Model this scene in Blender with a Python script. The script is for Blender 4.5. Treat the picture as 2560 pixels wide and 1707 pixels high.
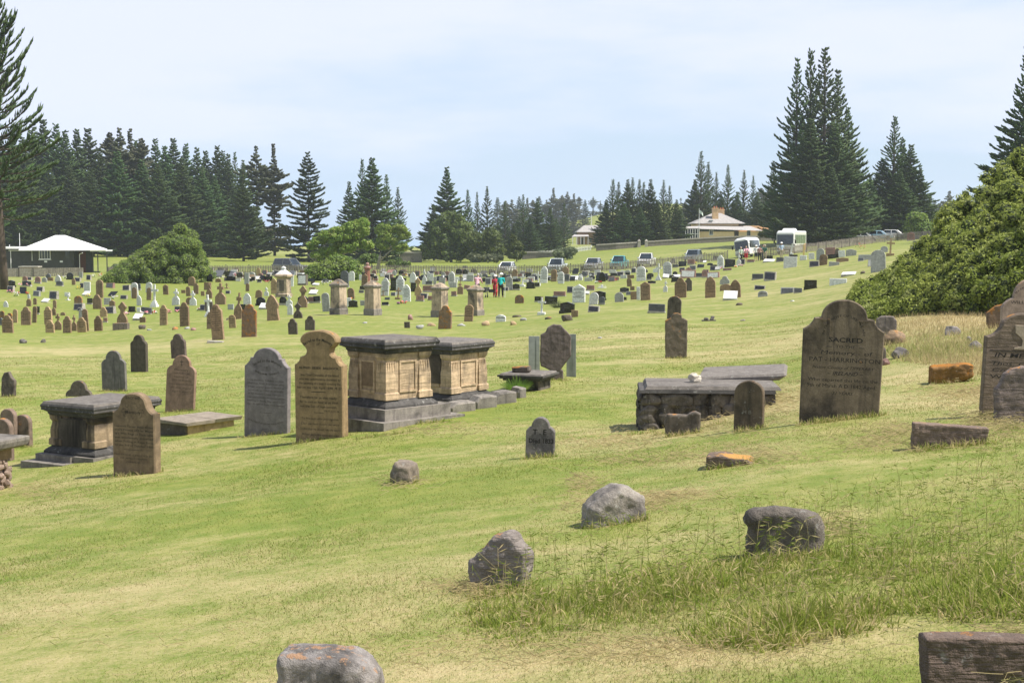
import bpy, bmesh, math, random
import numpy as np
from mathutils import Vector, Matrix, noise as mnoise
for _o in list(bpy.data.objects): bpy.data.objects.remove(_o)
SC = bpy.context.scene; COL = SC.collection
R = math.radians
# ------------------------------------------------------------------ camera
F = 3500.0; PITCH = math.atan(253.5/F)
cam = bpy.data.cameras.new('camera'); cam.sensor_width = 36; cam.lens = 36*F/2560
cam.clip_start = 0.1; cam.clip_end = 120000
camo = bpy.data.objects.new('camera', cam); COL.objects.link(camo)
camo.location = (0, 0, 0); camo.rotation_euler = (math.pi/2-PITCH, 0, 0)
SC.camera = camo
# ------------------------------------------------------------------ sky, sun, exposure
SUN_EL, SUN_DIR = 57.0, (1.0, -0.22)          # sun high, to the right and a little behind the stones
SKY_AZ = math.atan2(SUN_DIR[0], SUN_DIR[1])
w = bpy.data.worlds.new('World'); SC.world = w; w.use_nodes = True
nt = w.node_tree; nt.nodes.clear()
def N(t, ty, **k):
    n = t.nodes.new(ty)
    for a, b in k.items():
        if a in ('i',):
            for key, v in b.items(): n.inputs[key].default_value = v
        else: setattr(n, a, b)
    return n
sky = N(nt, 'ShaderNodeTexSky', sky_type='NISHITA', sun_disc=False, sun_elevation=R(SUN_EL), sun_rotation=SKY_AZ, air_density=1.0, dust_density=1.6, ozone_density=1.2)
tc = N(nt, 'ShaderNodeTexCoord'); mp = N(nt, 'ShaderNodeMapping'); mp.inputs['Scale'].default_value = (0.55, 0.55, 2.6); mp.inputs['Rotation'].default_value = (0, 0.16, 0)
nz = N(nt, 'ShaderNodeTexNoise', i={'Scale': 3.4, 'Detail': 6, 'Roughness': 0.55})
sx = N(nt, 'ShaderNodeSeparateXYZ'); mr = N(nt, 'ShaderNodeMapRange', i={'From Min': 0.02, 'From Max': 0.17, 'To Min': 0.0, 'To Max': 1.0}); mr.clamp = False
n2 = N(nt, 'ShaderNodeMapRange', i={'From Min': 0.36, 'From Max': 0.64, 'To Min': -0.05, 'To Max': 1.05}); ad = N(nt, 'ShaderNodeMath', operation='ADD'); rp = N(nt, 'ShaderNodeMapRange', interpolation_type='SMOOTHSTEP', i={'From Min': 0.62, 'From Max': 1.6, 'To Min': 0.12, 'To Max': 0.9})
mx = N(nt, 'ShaderNodeMix', data_type='RGBA'); mx.inputs[7].default_value = (8.0, 8.4, 10.2, 1)
skb = N(nt, 'ShaderNodeMix', data_type='RGBA'); skb.inputs[0].default_value = 0.55; skb.inputs[7].default_value = (6.3, 8.4, 11.3, 1)
bg = N(nt, 'ShaderNodeBackground', i={'Strength': 0.075}); wo = N(nt, 'ShaderNodeOutputWorld')
L = nt.links.new
L(tc.outputs['Generated'], mp.inputs[0]); L(mp.outputs[0], nz.inputs['Vector']); L(tc.outputs['Generated'], sx.inputs[0]); L(sx.outputs['Z'], mr.inputs['Value'])
L(mr.outputs[0], ad.inputs[0]); L(nz.outputs['Fac'], n2.inputs['Value']); L(n2.outputs[0], ad.inputs[1]); L(ad.outputs[0], rp.inputs['Value'])
hi = N(nt, 'ShaderNodeMapRange', interpolation_type='SMOOTHSTEP', i={'From Min': 0.24, 'From Max': 0.62, 'To Min': 1.0, 'To Max': 0.12}); L(sx.outputs['Z'], hi.inputs['Value'])
vl = N(nt, 'ShaderNodeMath', operation='MULTIPLY'); L(rp.outputs[0], vl.inputs[0]); L(hi.outputs[0], vl.inputs[1]); L(vl.outputs[0], mx.inputs[0])
v2 = N(nt, 'ShaderNodeMath', operation='MULTIPLY', i={1: 0.6}); L(hi.outputs[0], v2.inputs[0]); L(v2.outputs[0], skb.inputs[0])
L(sky.outputs[0], skb.inputs[6]); L(skb.outputs[2], mx.inputs[6]); L(mx.outputs[2], bg.inputs[0]); L(bg.outputs[0], wo.inputs[0])
sl = bpy.data.lights.new('sun', 'SUN'); sl.energy = 4.9; sl.angle = R(0.6); sl.color = (1, 0.945, 0.86)
so = bpy.data.objects.new('sun', sl); COL.objects.link(so)
_d = Vector((SUN_DIR[0], SUN_DIR[1], math.tan(R(SUN_EL))*math.hypot(*SUN_DIR)))
so.rotation_euler = _d.to_track_quat('Z', 'Y').to_euler(); so.location = (30, 10, 60)
SC.view_settings.view_transform = 'Standard'; SC.view_settings.look = 'None'; SC.view_settings.gamma = 1; SC.view_settings.exposure = 0.56
SC.render.engine = 'CYCLES'
try:
    SC.cycles.volume_bounces = 1; SC.cycles.max_bounces = 6; SC.cycles.transparent_max_bounces = 12
except Exception: pass

# ------------------------------------------------------------------ tagging and linking
def tag(o, label=None, cat=None, group=None, kind=None):
    if label: o['label'] = label
    if cat: o['category'] = cat
    if group: o['group'] = group
    if kind: o['kind'] = kind
    return o
def empty(name, loc=(0, 0, 0), rz=0.0, rx=0.0, ry=0.0):
    o = bpy.data.objects.new(name, None); COL.objects.link(o); o.location = loc; o.rotation_euler = (rx, ry, rz); o.empty_display_size = 0.2
    return o
def link(name, me, parent=None, loc=None):
    o = bpy.data.objects.new(name, me); COL.objects.link(o)
    if parent: o.parent = parent
    if loc is not None: o.location = loc
    return o
def copy_tree(o, parent=None):
    c = o.copy(); COL.objects.link(c); c.parent = parent
    for ch in [q for q in o.children]: copy_tree(ch, c)
    return c
class MB:
    """collects shapes, builds one mesh"""
    def __init__(s): s.v = []; s.f = []; s.m = []; s.sm = []; s.mi = 0; s.M = Matrix.Identity(4); s.smooth = False
    def add(s, vs, fs):
        b = len(s.v); M = s.M
        s.v += [tuple(M @ Vector(p)) for p in vs]
        for f in fs: s.f.append([b+i for i in f]); s.m.append(s.mi); s.sm.append(s.smooth)
    def box(s, x0, x1, y0, y1, z0, z1, tx=0, ty=0):
        v = [(x0, y0, z0), (x1, y0, z0), (x1, y1, z0), (x0, y1, z0), (x0+tx, y0+ty, z1), (x1-tx, y0+ty, z1), (x1-tx, y1-ty, z1), (x0+tx, y1-ty, z1)]
        s.add(v, [(0, 3, 2, 1), (4, 5, 6, 7), (0, 1, 5, 4), (1, 2, 6, 5), (2, 3, 7, 6), (3, 0, 4, 7)])
    def cbox(s, cx, cy, z0, w, d, h, **k): s.box(cx-w/2, cx+w/2, cy-d/2, cy+d/2, z0, z0+h, **k)
    def prism(s, out, y0, y1, ch=0.0):
        """outline [(x,z)] counter-clockwise seen from -y, extruded from y0 (front) to y1, chamfered"""
        n = len(out)
        if ch > 0:
            cx = sum(p[0] for p in out)/n; cz = sum(p[1] for p in out)/n
            ins = []
            for i in range(n):
                a, b, c = Vector(out[i-1]), Vector(out[i]), Vector(out[(i+1) % n])
                e1 = (b-a); e2 = (c-b)
                if e1.length < 1e-9: e1 = e2
                if e2.length < 1e-9: e2 = e1
                n1 = Vector((-e1.y, e1.x)).normalized(); n2 = Vector((-e2.y, e2.x)).normalized(); nn = (n1+n2)
                if nn.length < 1e-6: nn = n1
                nn.normalize(); ins.append((b.x+nn.x*ch, b.y+nn.y*ch))
            rings = [(ins, y0), (out, y0+ch), (out, y1-ch), (ins, y1)]
        else: rings = [(out, y0), (out, y1)]
        v = []; f = []
        for r, y in rings: v += [(p[0], y, p[1]) for p in r]
        f.append(list(range(n))); k = len(rings)-1
        f.append([k*n+i for i in reversed(range(n))])
        for j in range(k):
            for i in range(n):
                i2 = (i+1) % n; f.append((j*n+i, (j+1)*n+i, (j+1)*n+i2, j*n+i2))
        s.add(v, f)
    def loft(s, secs, cap=True):
        """list of closed rings (same count)"""
        n = len(secs[0]); v = [p for r in secs for p in r]; f = []
        for j in range(len(secs)-1):
            for i in range(n):
                i2 = (i+1) % n; f.append((j*n+i, j*n+i2, (j+1)*n+i2, (j+1)*n+i))
        if cap: f.append(list(reversed(range(n)))); f.append([(len(secs)-1)*n+i for i in range(n)])
        s.add(v, f)
    def lathe(s, prof, seg=16, cx=0, cy=0, sq=None):
        secs = []
        for r, z in prof:
            secs.append([(cx+r*math.cos(2*math.pi*(i+.5)/seg), cy+r*math.sin(2*math.pi*(i+.5)/seg), z) for i in range(seg)])
        s.loft(secs)
    def tube(s, pts, rad, seg=6):
        secs = []; n = len(pts)
        if not isinstance(rad, (list, tuple)): rad = [rad]*n
        for i, p in enumerate(pts):
            p = Vector(p); a = Vector(pts[max(i-1, 0)]); b = Vector(pts[min(i+1, n-1)]); t = (b-a).normalized()
            u = t.orthogonal() if abs(t.z) > .98 else t.cross(Vector((0, 0, 1))); u.normalize(); q = t.cross(u)
            secs.append([tuple(p+rad[i]*(math.cos(2*math.pi*k/seg)*u+math.sin(2*math.pi*k/seg)*q)) for k in range(seg)])
        s.loft(secs)
    def sphere(s, c, r, seg=8, rings=6, sc=(1, 1, 1)):
        v = [(c[0], c[1], c[2]-r*sc[2])]; f = []
        for j in range(1, rings):
            a = math.pi*j/rings
            for i in range(seg): b = 2*math.pi*i/seg; v.append((c[0]+r*sc[0]*math.sin(a)*math.cos(b), c[1]+r*sc[1]*math.sin(a)*math.sin(b), c[2]-r*sc[2]*math.cos(a)))
        v.append((c[0], c[1], c[2]+r*sc[2])); L_ = len(v)-1
        for i in range(seg):
            f.append((0, 1+(i+1) % seg, 1+i)); f.append((L_, L_-seg+i, L_-seg+(i+1) % seg))
        for j in range(rings-2):
            for i in range(seg):
                a = 1+j*seg+i; b = 1+j*seg+(i+1) % seg; f.append((a, b, b+seg, a+seg))
        s.add(v, f)
    def mesh(s, name, mats):
        me = bpy.data.meshes.new(name); me.from_pydata(s.v, [], s.f)
        if not isinstance(mats, (list, tuple)): mats = [mats]
        for m in mats: me.materials.append(m)
        me.polygons.foreach_set('material_index', s.m); me.polygons.foreach_set('use_smooth', s.sm); me.update()
        return me
    def build(s, name, mats, parent=None): return link(name, s.mesh(name, mats), parent)
def np_mesh(name, V, Fq, mats, attrs=None, smooth=False, midx=None):
    """V (n,3); Fq (m,k) fixed size polygons"""
    me = bpy.data.meshes.new(name); n = len(V); m, k = Fq.shape
    me.vertices.add(n); me.vertices.foreach_set('co', np.ascontiguousarray(V, dtype=np.float32).ravel())
    me.loops.add(m*k); me.loops.foreach_set('vertex_index', np.ascontiguousarray(Fq, dtype=np.int32).ravel())
    me.polygons.add(m); me.polygons.foreach_set('loop_start', np.arange(0, m*k, k, dtype=np.int32))
    if midx is not None: me.polygons.foreach_set('material_index', np.ascontiguousarray(midx, dtype=np.int32))
    if smooth: me.polygons.foreach_set('use_smooth', np.ones(m, dtype=bool))
    for a, val in (attrs or {}).items():
        at = me.attributes.new(a, 'FLOAT', 'POINT'); at.data.foreach_set('value', np.ascontiguousarray(val, dtype=np.float32))
    for mt in (mats if isinstance(mats, (list, tuple)) else [mats]): me.materials.append(mt)
    me.update(calc_edges=True)
    return me

# ------------------------------------------------------------------ terrain function
def pix_dir(X, Y):
    cx = (X-1280)/F; cy = -(Y-853.5)/F
    return np.array([cx, math.cos(PITCH)+cy*math.sin(PITCH), -math.sin(PITCH)+cy*math.cos(PITCH)])
def plane0(x, y): return -1.6+0.12*x-0.053*y
CT = []
for az in (-.62, -.37, -.18, 0, .18, .37, .62):
    for y in (5, 7.5, 11, 15, 18.5):
        if y > 16 and az > .2: continue
        CT.append((az, y, -plane0(az*y, y)/y))
def cp(X, *yd, dx=None):
    for Y, d in yd:
        v = pix_dir(X, Y); CT.append((v[0]/v[1] if dx is None else dx, d, -v[2]/v[1]))
left = [(985, 32), (880, 52), (832, 72), (790, 90), (722, 112), (693, 160), (665, 215), (628, 320), (614, 460)]
cp(0, *left); cp(0, *[(a+8, d) for a, d in left], dx=-.62)
cp(300, (975, 33), (840, 66), (628, 320))
cp(550, (1012, 28), (940, 37), (850, 54), (790, 80), (740, 108), (688, 168), (655, 250), (634, 330), (614, 460))
cp(900, (787, 74), (700, 140), (640, 330))
cp(1280, (945, 28), (880, 38), (820, 58), (745, 96), (700, 140), (687, 171), (681, 186), (668, 215), (642, 300), (614, 460))
cp(1500, (679, 172), (673, 187), (628, 262), (800, 52)); cp(1900, (600, 268))
cp(1700, (1040, 20), (895, 32), (800, 52), (740, 85), (700, 115), (668, 155), (662, 174), (655, 190), (634, 225), (612, 265), (603, 310), (600, 460))
cp(2050, (860, 32), (800, 44), (740, 62), (690, 88), (642, 135), (629, 172), (614, 215), (600, 300), (594, 460))
cp(2300, (800, 33), (760, 39), (700, 58), (652, 85), (606, 165), (596, 205), (588, 300), (584, 460))
right = [(870, 22), (785, 33), (720, 50), (662, 80), (602, 160), (586, 300), (580, 460)]
cp(2560, *right); cp(2560, *[(a-25, d) for a, d in right], dx=.62)
CT = np.array(CT)
def _k(r2): return 0.5*r2*np.log(r2+1e-12)
TU = CT[:, 0]*4.0; TV = np.log(CT[:, 1]); _n = len(CT)
_K = _k((TU[:, None]-TU)**2+(TV[:, None]-TV)**2)+np.eye(_n)*0.004
_P = np.stack([np.ones(_n), TU, TV], 1); _A = np.block([[_K, _P], [_P.T, np.zeros((3, 3))]])
_W = np.linalg.solve(_A, np.concatenate([CT[:, 2], np.zeros(3)]))
def hgt(x, y):
    x = np.asarray(x, float); y = np.asarray(y, float); sh = np.broadcast(x, y).shape
    x = np.broadcast_to(x, sh).ravel(); y = np.broadcast_to(y, sh).ravel(); out = np.empty(len(x))
    for i in range(0, len(x), 20000):
        xx, yy = x[i:i+20000], y[i:i+20000]; ys = np.maximum(yy, 5.0)
        u = np.clip(xx/ys, -.62, .62)*4; v = np.log(np.minimum(ys, 470))
        e = _k((u[:, None]-TU)**2+(v[:, None]-TV)**2) @ _W[:_n]+_W[_n]+_W[_n+1]*u+_W[_n+2]*v
        zf = -e*ys; t = np.clip((yy-7)/7, 0, 1); t = t*t*(3-2*t)
        out[i:i+20000] = plane0(xx, yy)*(1-t)+zf*t
    return out.reshape(sh)
_DS = np.exp(np.linspace(math.log(3.5), math.log(460), 700))
def ground(X, Y):
    """point of the terrain seen at photo pixel X, Y (2560 wide)"""
    v = pix_dir(X, Y); t = _DS/v[1]; z = hgt(v[0]*t, _DS)-v[2]*t
    idx = np.where(z >= 0)[0]
    if len(idx) == 0: i = int(np.argmax(z))
    else:
        i = idx[0]
        if i > 0:
            a = z[i-1]/(z[i-1]-z[i]); d = _DS[i-1]+(_DS[i]-_DS[i-1])*a; t0 = d/v[1]
            return Vector((v[0]*t0, d, float(hgt(v[0]*t0, d))))
    return Vector((v[0]*t[i], _DS[i], float(hgt(v[0]*t[i], _DS[i]))))
def at(X, d, Y=None):
    """terrain point at column X and depth d"""
    x = (X-1280)/F*d*(1.0-0.0)
    return Vector((x, d, float(hgt(x, d))))
def zpix(Y, d):
    v = pix_dir(1280, Y); return v[2]/v[1]*d
# ------------------------------------------------------------------ materials
def newmat(name):
    m = bpy.data.materials.new(name); m.use_nodes = True; t = m.node_tree; t.nodes.clear()
    o = N(t, 'ShaderNodeOutputMaterial'); return m, t, o
def rgba(c): return (c[0], c[1], c[2], 1)
def nnoise(t, vec, scale, detail=4, rough=.55, dist=0.0):
    n = N(t, 'ShaderNodeTexNoise', i={'Scale': scale, 'Detail': detail, 'Roughness': rough, 'Distortion': dist}); t.links.new(vec, n.inputs['Vector']); return n.outputs['Fac']
def nramp(t, fac, a, b, lo=0.0, hi=1.0):
    n = N(t, 'ShaderNodeMapRange', interpolation_type='SMOOTHSTEP', i={'From Min': a, 'From Max': b, 'To Min': lo, 'To Max': hi}); t.links.new(fac, n.inputs['Value']); return n.outputs[0]
def nmix(t, fac, a, b, blend='MIX'):
    n = N(t, 'ShaderNodeMix', data_type='RGBA', blend_type=blend)
    for s, v in ((0, fac), (6, a), (7, b)):
        if isinstance(v, (int, float)): n.inputs[s].default_value = v
        elif isinstance(v, tuple): n.inputs[s].default_value = rgba(v)
        else: t.links.new(v, n.inputs[s])
    return n.outputs[2]
def nmath(t, op, a, b=0.0):
    n = N(t, 'ShaderNodeMath', operation=op)
    for s, v in ((0, a), (1, b)):
        if isinstance(v, (int, float)): n.inputs[s].default_value = v
        else: t.links.new(v, n.inputs[s])
    return n.outputs[0]
def nmap(t, vec, sc):
    n = N(t, 'ShaderNodeMapping'); n.inputs['Scale'].default_value = sc; t.links.new(vec, n.inputs[0]); return n.outputs[0]
def nbump(t, h, strength, dist=.01):
    n = N(t, 'ShaderNodeBump', i={'Strength': strength, 'Distance': dist}); t.links.new(h, n.inputs['Height']); return n.outputs[0]
def stone(name, base, dark=None, stain=.5, streak=.3, lichen=0.0, lcol=(.45, .19, .03), rough=.9, bump=.5, scale=1.0, pale=0.0, spec=.3, bands=0.0):
    m, t, o = newmat(name); dark = dark or tuple(c*.3 for c in base)
    g = N(t, 'ShaderNodeNewGeometry'); P = g.outputs['Position']; oi = N(t, 'ShaderNodeObjectInfo')
    a = nnoise(t, P, 9*scale, 6, .65); b = nnoise(t, P, 2.2*scale, 5, .6, .4); c = nnoise(t, nmap(t, P, (14*scale, 14*scale, 1.1*scale)), 1.0, 4, .6); f = nnoise(t, P, 70*scale, 3, .7)
    col = nmix(t, nramp(t, a, .3, .7), tuple(x*.72 for x in base), tuple(min(1, x*1.22) for x in base))
    col = nmix(t, nramp(t, f, .35, .65, 0, .5), col, tuple(x*.6 for x in base))
    if stain: col = nmix(t, nramp(t, b, .62-.2*stain, .78-.1*stain, 0, min(1, .45+stain*.6)), col, dark)
    if streak: col = nmix(t, nramp(t, c, .5, .72, 0, streak), col, dark)
    if pale: col = nmix(t, nramp(t, nnoise(t, P, 16*scale, 5, .7), .58, .7, 0, pale), col, (.5, .5, .46))
    if bands: col = nmix(t, nramp(t, nnoise(t, nmap(t, P, (1.5, 1.5, 22)), 1.0, 3, .6), .45, .6, 0, bands), col, dark)
    if lichen:
        l = nnoise(t, P, 5*scale, 6, .7); up = N(t, 'ShaderNodeSeparateXYZ'); t.links.new(g.outputs['Normal'], up.inputs[0])
        s = nmath(t, 'ADD', l, nmath(t, 'MULTIPLY', up.outputs['Z'], .16))
        col = nmix(t, nramp(t, s, .72-.25*lichen, .8-.25*lichen, 0, .85), col, lcol)
    v = nmath(t, 'ADD', .86, nmath(t, 'MULTIPLY', oi.outputs['Random'], .28))
    hs = N(t, 'ShaderNodeHueSaturation'); t.links.new(v, hs.inputs['Value']); t.links.new(col, hs.inputs['Color'])
    bs = N(t, 'ShaderNodeBsdfPrincipled', i={'Roughness': rough, 'Specular IOR Level': spec}); t.links.new(hs.outputs[0], bs.inputs['Base Color'])
    h = nmath(t, 'ADD', nmath(t, 'MULTIPLY', a, .7), nmath(t, 'MULTIPLY', f, .5))
    if bands: h = nmath(t, 'ADD', h, nmath(t, 'MULTIPLY', nnoise(t, nmap(t, P, (5, 5, 40)), 1.0, 3, .6), 1.2))
    t.links.new(nbump(t, h, bump, .02), bs.inputs['Normal']); t.links.new(bs.outputs[0], o.inputs[0]); return m
def plain(name, col, rough=.6, metal=0.0, var=.15, scale=6.0, spec=.5, bump=0.0, coat=0.0):
    m, t, o = newmat(name); g = N(t, 'ShaderNodeNewGeometry')
    a = nnoise(t, g.outputs['Position'], scale, 5, .6)
    c = nmix(t, nramp(t, a, .3, .7), tuple(x*(1-var) for x in col), tuple(min(1, x*(1+var)) for x in col))
    bs = N(t, 'ShaderNodeBsdfPrincipled', i={'Roughness': rough, 'Metallic': metal, 'Specular IOR Level': spec, 'Coat Weight': coat}); t.links.new(c, bs.inputs['Base Color'])
    if bump: t.links.new(nbump(t, a, bump, .01), bs.inputs['Normal'])
    t.links.new(bs.outputs[0], o.inputs[0]); return m
def leafmat(name, c1, c2, c3=None, nscale=.6, trans=.3, rough=.55, spec=.25):
    m, t, o = newmat(name); g = N(t, 'ShaderNodeNewGeometry'); oi = N(t, 'ShaderNodeObjectInfo')
    a = nnoise(t, g.outputs['Position'], nscale, 4, .6); b = nnoise(t, g.outputs['Position'], nscale*9, 2, .6)
    col = nmix(t, nramp(t, a, .35, .65), c1, c2)
    if c3: col = nmix(t, nramp(t, b, .52, .68, 0, .8), col, c3)
    v = nmath(t, 'ADD', .72, nmath(t, 'MULTIPLY', oi.outputs['Random'], .56)); hu = nmath(t, 'ADD', .475, nmath(t, 'MULTIPLY', oi.outputs['Random'], .04))
    hs = N(t, 'ShaderNodeHueSaturation'); t.links.new(hu, hs.inputs['Hue']); t.links.new(v, hs.inputs['Value']); t.links.new(col, hs.inputs['Color'])
    bs = N(t, 'ShaderNodeBsdfPrincipled', i={'Roughness': rough, 'Specular IOR Level': spec}); t.links.new(hs.outputs[0], bs.inputs['Base Color'])
    tr = N(t, 'ShaderNodeBsdfTranslucent'); t.links.new(hs.outputs[0], tr.inputs['Color']); ms = N(t, 'ShaderNodeMixShader'); ms.inputs[0].default_value = trans
    t.links.new(bs.outputs[0], ms.inputs[1]); t.links.new(tr.outputs[0], ms.inputs[2]); t.links.new(ms.outputs[0], o.inputs[0]); return m
GREEN_ = (.140, .195, .028); GREEN2_ = (.225, .245, .052); STRAW_ = (.46, .375, .20); BROWN = (.30, .22, .10)
def grassmat(name, blade, gain=1.0):
    GREEN, GREEN2, STRAW = [tuple(c*gain for c in q) for q in (GREEN_, GREEN2_, STRAW_)]
    m, t, o = newmat(name); g = N(t, 'ShaderNodeNewGeometry'); P = g.outputs['Position']
    at_ = N(t, 'ShaderNodeAttribute', attribute_name='dry')
    n1 = nnoise(t, nmap(t, P, (.28, .55, .5)), 1.0, 6, .62, .3); n2 = nnoise(t, P, 2.6, 5, .65); n3 = nnoise(t, nmap(t, P, (.03, .09, .1)), 1.0, 5, .6)
    d = nmath(t, 'ADD', at_.outputs['Fac'], nmath(t, 'MULTIPLY', nmath(t, 'SUBTRACT', n1, .5), 1.05)); d = nmath(t, 'ADD', d, nmath(t, 'MULTIPLY', nmath(t, 'SUBTRACT', n3, .5), .6))
    d = nmath(t, 'ADD', d, nmath(t, 'MULTIPLY', nmath(t, 'SUBTRACT', n2, .5), .7))
    if blade:
        ra = N(t, 'ShaderNodeAttribute', attribute_name='rnd'); hh = N(t, 'ShaderNodeAttribute', attribute_name='tip')
        d = nmath(t, 'ADD', d, nmath(t, 'MULTIPLY', nmath(t, 'SUBTRACT', ra.outputs['Fac'], .5), 1.2))
        gr = nmix(t, ra.outputs['Fac'], GREEN, GREEN2)
    else:
        n4 = nnoise(t, P, 26, 4, .75); d = nmath(t, 'ADD', d, nmath(t, 'MULTIPLY', nmath(t, 'SUBTRACT', n4, .5), .9))
        gr = nmix(t, nramp(t, n2, .3, .7), GREEN, GREEN2)
    col = nmix(t, nramp(t, d, .15, .95), gr, STRAW)
    if not blade: col = nmix(t, nramp(t, nnoise(t, P, 90, 3, .7), .55, .7, 0, .35), col, BROWN)
    bs = N(t, 'ShaderNodeBsdfPrincipled', i={'Roughness': .7, 'Specular IOR Level': .15}); t.links.new(col, bs.inputs['Base Color'])
    if blade:
        tr = N(t, 'ShaderNodeBsdfTranslucent'); t.links.new(col, tr.inputs['Color']); ms = N(t, 'ShaderNodeMixShader'); ms.inputs[0].default_value = .5
        t.links.new(bs.outputs[0], ms.inputs[1]); t.links.new(tr.outputs[0], ms.inputs[2]); t.links.new(ms.outputs[0], o.inputs[0])
    else:
        t.links.new(nbump(t, nnoise(t, P, 40, 4, .7), .5, .03), bs.inputs['Normal']); t.links.new(bs.outputs[0], o.inputs[0])
    return m
MT = dict(
 S=stone('honey_sandstone', (.46, .33, .19), (.10, .075, .05), .35, .35, .12),
 B=stone('brown_sandstone', (.30, .21, .13), (.06, .05, .04), .4, .4, .15),
 D=stone('dark_weathered_stone', (.15, .125, .10), (.03, .027, .025), .5, .5, .2, pale=.4),
 G=stone('grey_stone', (.42, .42, .40), (.13, .13, .12), .3, .4, 0, bump=.25, rough=.8),
 W=stone('white_marble', (.74, .74, .72), (.35, .35, .33), .15, .25, 0, bump=.12, rough=.6),
 K=plain('black_granite', (.016, .016, .019), .12, spec=.55),
 T=stone('slate', (.13, .135, .15), (.05, .05, .055), .3, .3, 0, bump=.2, rough=.6),
 P=stone('pink_granite', (.33, .19, .16), (.15, .09, .08), .2, .1, 0, bump=.15, rough=.5),
 O=stone('lichen_stained_stone', (.25, .17, .11), (.06, .05, .045), .4, .4, .75, lcol=(.40, .17, .03)),
 concrete=stone('concrete', (.42, .39, .34), (.15, .14, .12), .35, .3, 0, bump=.3),
)
M_TANDY = stone('grey_brown_slab', (.24, .215, .21), (.07, .06, .055), .35, .3, .03, bump=.25)
M_BALD = stone('tan_slab', (.27, .19, .10), (.10, .07, .045), .32, .3, .05, bump=.35)
M_HARR = stone('blackened_slab', (.175, .138, .095), (.022, .019, .017), .8, .6, .15, bump=.5, scale=.8)
M_TURN = stone('brown_slab', (.27, .195, .12), (.07, .055, .04), .45, .4, .1, bump=.4)
M_PINKS = stone('rosy_sandstone', (.34, .225, .16), (.10, .07, .055), .25, .2, .22, bump=.5)
M_TOMBTOP = stone('black_lichened_tomb_top', (.19, .17, .15), (.028, .026, .024), .45, .3, 0, pale=.45, bump=.5)
M_TOMBDARK = stone('blackened_moulding', (.085, .08, .075), (.02, .02, .02), .5, .4, 0, pale=.35, bump=.5)
M_GOLD = stone('golden_sandstone', (.55, .41, .26), (.10, .08, .06), .55, .55, .05, bump=.5, bands=.25)
M_PLINTH = stone('grey_plinth_stone', (.25, .225, .195), (.06, .055, .05), .6, .5, 0, pale=.3, bump=.5)
M_RUBBLE = stone('black_rubble', (.15, .13, .11), (.010, .009, .008), 1.1, .5, 0, pale=.4, bump=1.0, scale=1.3)
M_ROCK = stone('field_rock', (.34, .30, .27), (.06, .055, .055), .45, .15, 0, pale=.5, bump=1.0, scale=1.6)
M_ROCKD = stone('dark_field_rock', (.20, .18, .17), (.04, .04, .045), .7, .2, 0, pale=.4, bump=1.0, scale=1.6)
M_ORANGE = stone('orange_lichen_rock', (.30, .16, .05), (.07, .05, .03), .5, .1, .55, lcol=(.46, .19, .03), pale=.4, bump=1.0, scale=1.4)
M_SHELL = stone('white_shell_rock', (.62, .56, .46), (.15, .12, .10), .35, 0, 0, pale=.6, bump=1.0)
M_LICHTOP = stone('lichen_topped_block', (.17, .125, .095), (.045, .035, .03), .5, .3, .5, lcol=(.48, .25, .06), pale=.3, bump=.9, bands=.1)
M_STREAK = stone('rust_streaked_stone', (.18, .15, .11), (.05, .045, .04), .3, .3, .62, lcol=(.33, .15, .035), bump=.5)
M_GRAVETXT = plain('faded_black_lettering', (.018, .016, .014), .9, var=.3, scale=30)
M_TXTSOFT = plain('soft_brown_lettering', (.045, .035, .025), .9, var=.3, scale=30)
M_TXTGREY = plain('grey_lettering', (.10, .10, .10), .9)
M_WHITE = plain('white_paint', (.78, .78, .76), .5, var=.05)
M_ROOFW = plain('white_roof_sheet', (.80, .80, .79), .45, var=.04, scale=2)
M_HUT = plain('dark_weatherboard', (.045, .047, .045), .7, var=.2, scale=3)
M_GLASS = plain('window_glass', (.03, .04, .05), .06, var=.3, scale=.7, spec=.8)
M_GLASSB = plain('vehicle_glass', (.02, .028, .035), .05, var=.4, scale=1.2, spec=.8)
M_STUCCO = plain('yellow_stucco', (.80, .60, .36), .9, var=.06, scale=2)
M_SHINGLE = stone('weathered_shingles', (.41, .39, .375), (.25, .235, .225), .3, .2, 0, bump=.4, scale=.4)
M_CHIM = plain('chimney_stucco', (.68, .46, .25), .9, var=.1, scale=3)
M_TERRA = plain('terracotta', (.45, .17, .08), .8)
M_PINKW = plain('pink_stone_wall', (.52, .34, .25), .9, var=.15, scale=1.5)
M_WALL = stone('old_boundary_wall', (.20, .18, .155), (.07, .065, .06), .4, .4, 0, pale=.2, bump=.8, scale=.5)
M_FENCE = plain('weathered_timber', (.22, .195, .165), .9, var=.3, scale=2.5)
M_FENCED = plain('dark_timber', (.09, .08, .07), .9, var=.3, scale=2.5)
M_BLACK = plain('black_rubber', (.02, .02, .02), .8)
M_METAL = plain('grey_metal', (.35, .35, .36), .35, metal=.8)
M_BARK = plain('pine_bark', (.075, .055, .04), .95, var=.35, scale=1.5)
M_BARKG = plain('grey_bark', (.28, .25, .21), .95, var=.3, scale=3)
M_PINE = leafmat('norfolk_pine_foliage', (.036, .072, .020), (.056, .10, .026), (.095, .145, .038), .3, .2)
M_PINEB = leafmat('blue_green_pine_foliage', (.036, .064, .034), (.055, .085, .042), None, .15, .12)
M_PINEO = leafmat('old_pine_foliage', (.06, .075, .04), (.09, .10, .05), (.08, .065, .04), .2, .15)
M_HEDGE = leafmat('hedge_leaves', (.27, .39, .075), (.37, .48, .11), (.48, .56, .22), .35, .35, rough=.65, spec=.15)
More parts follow.
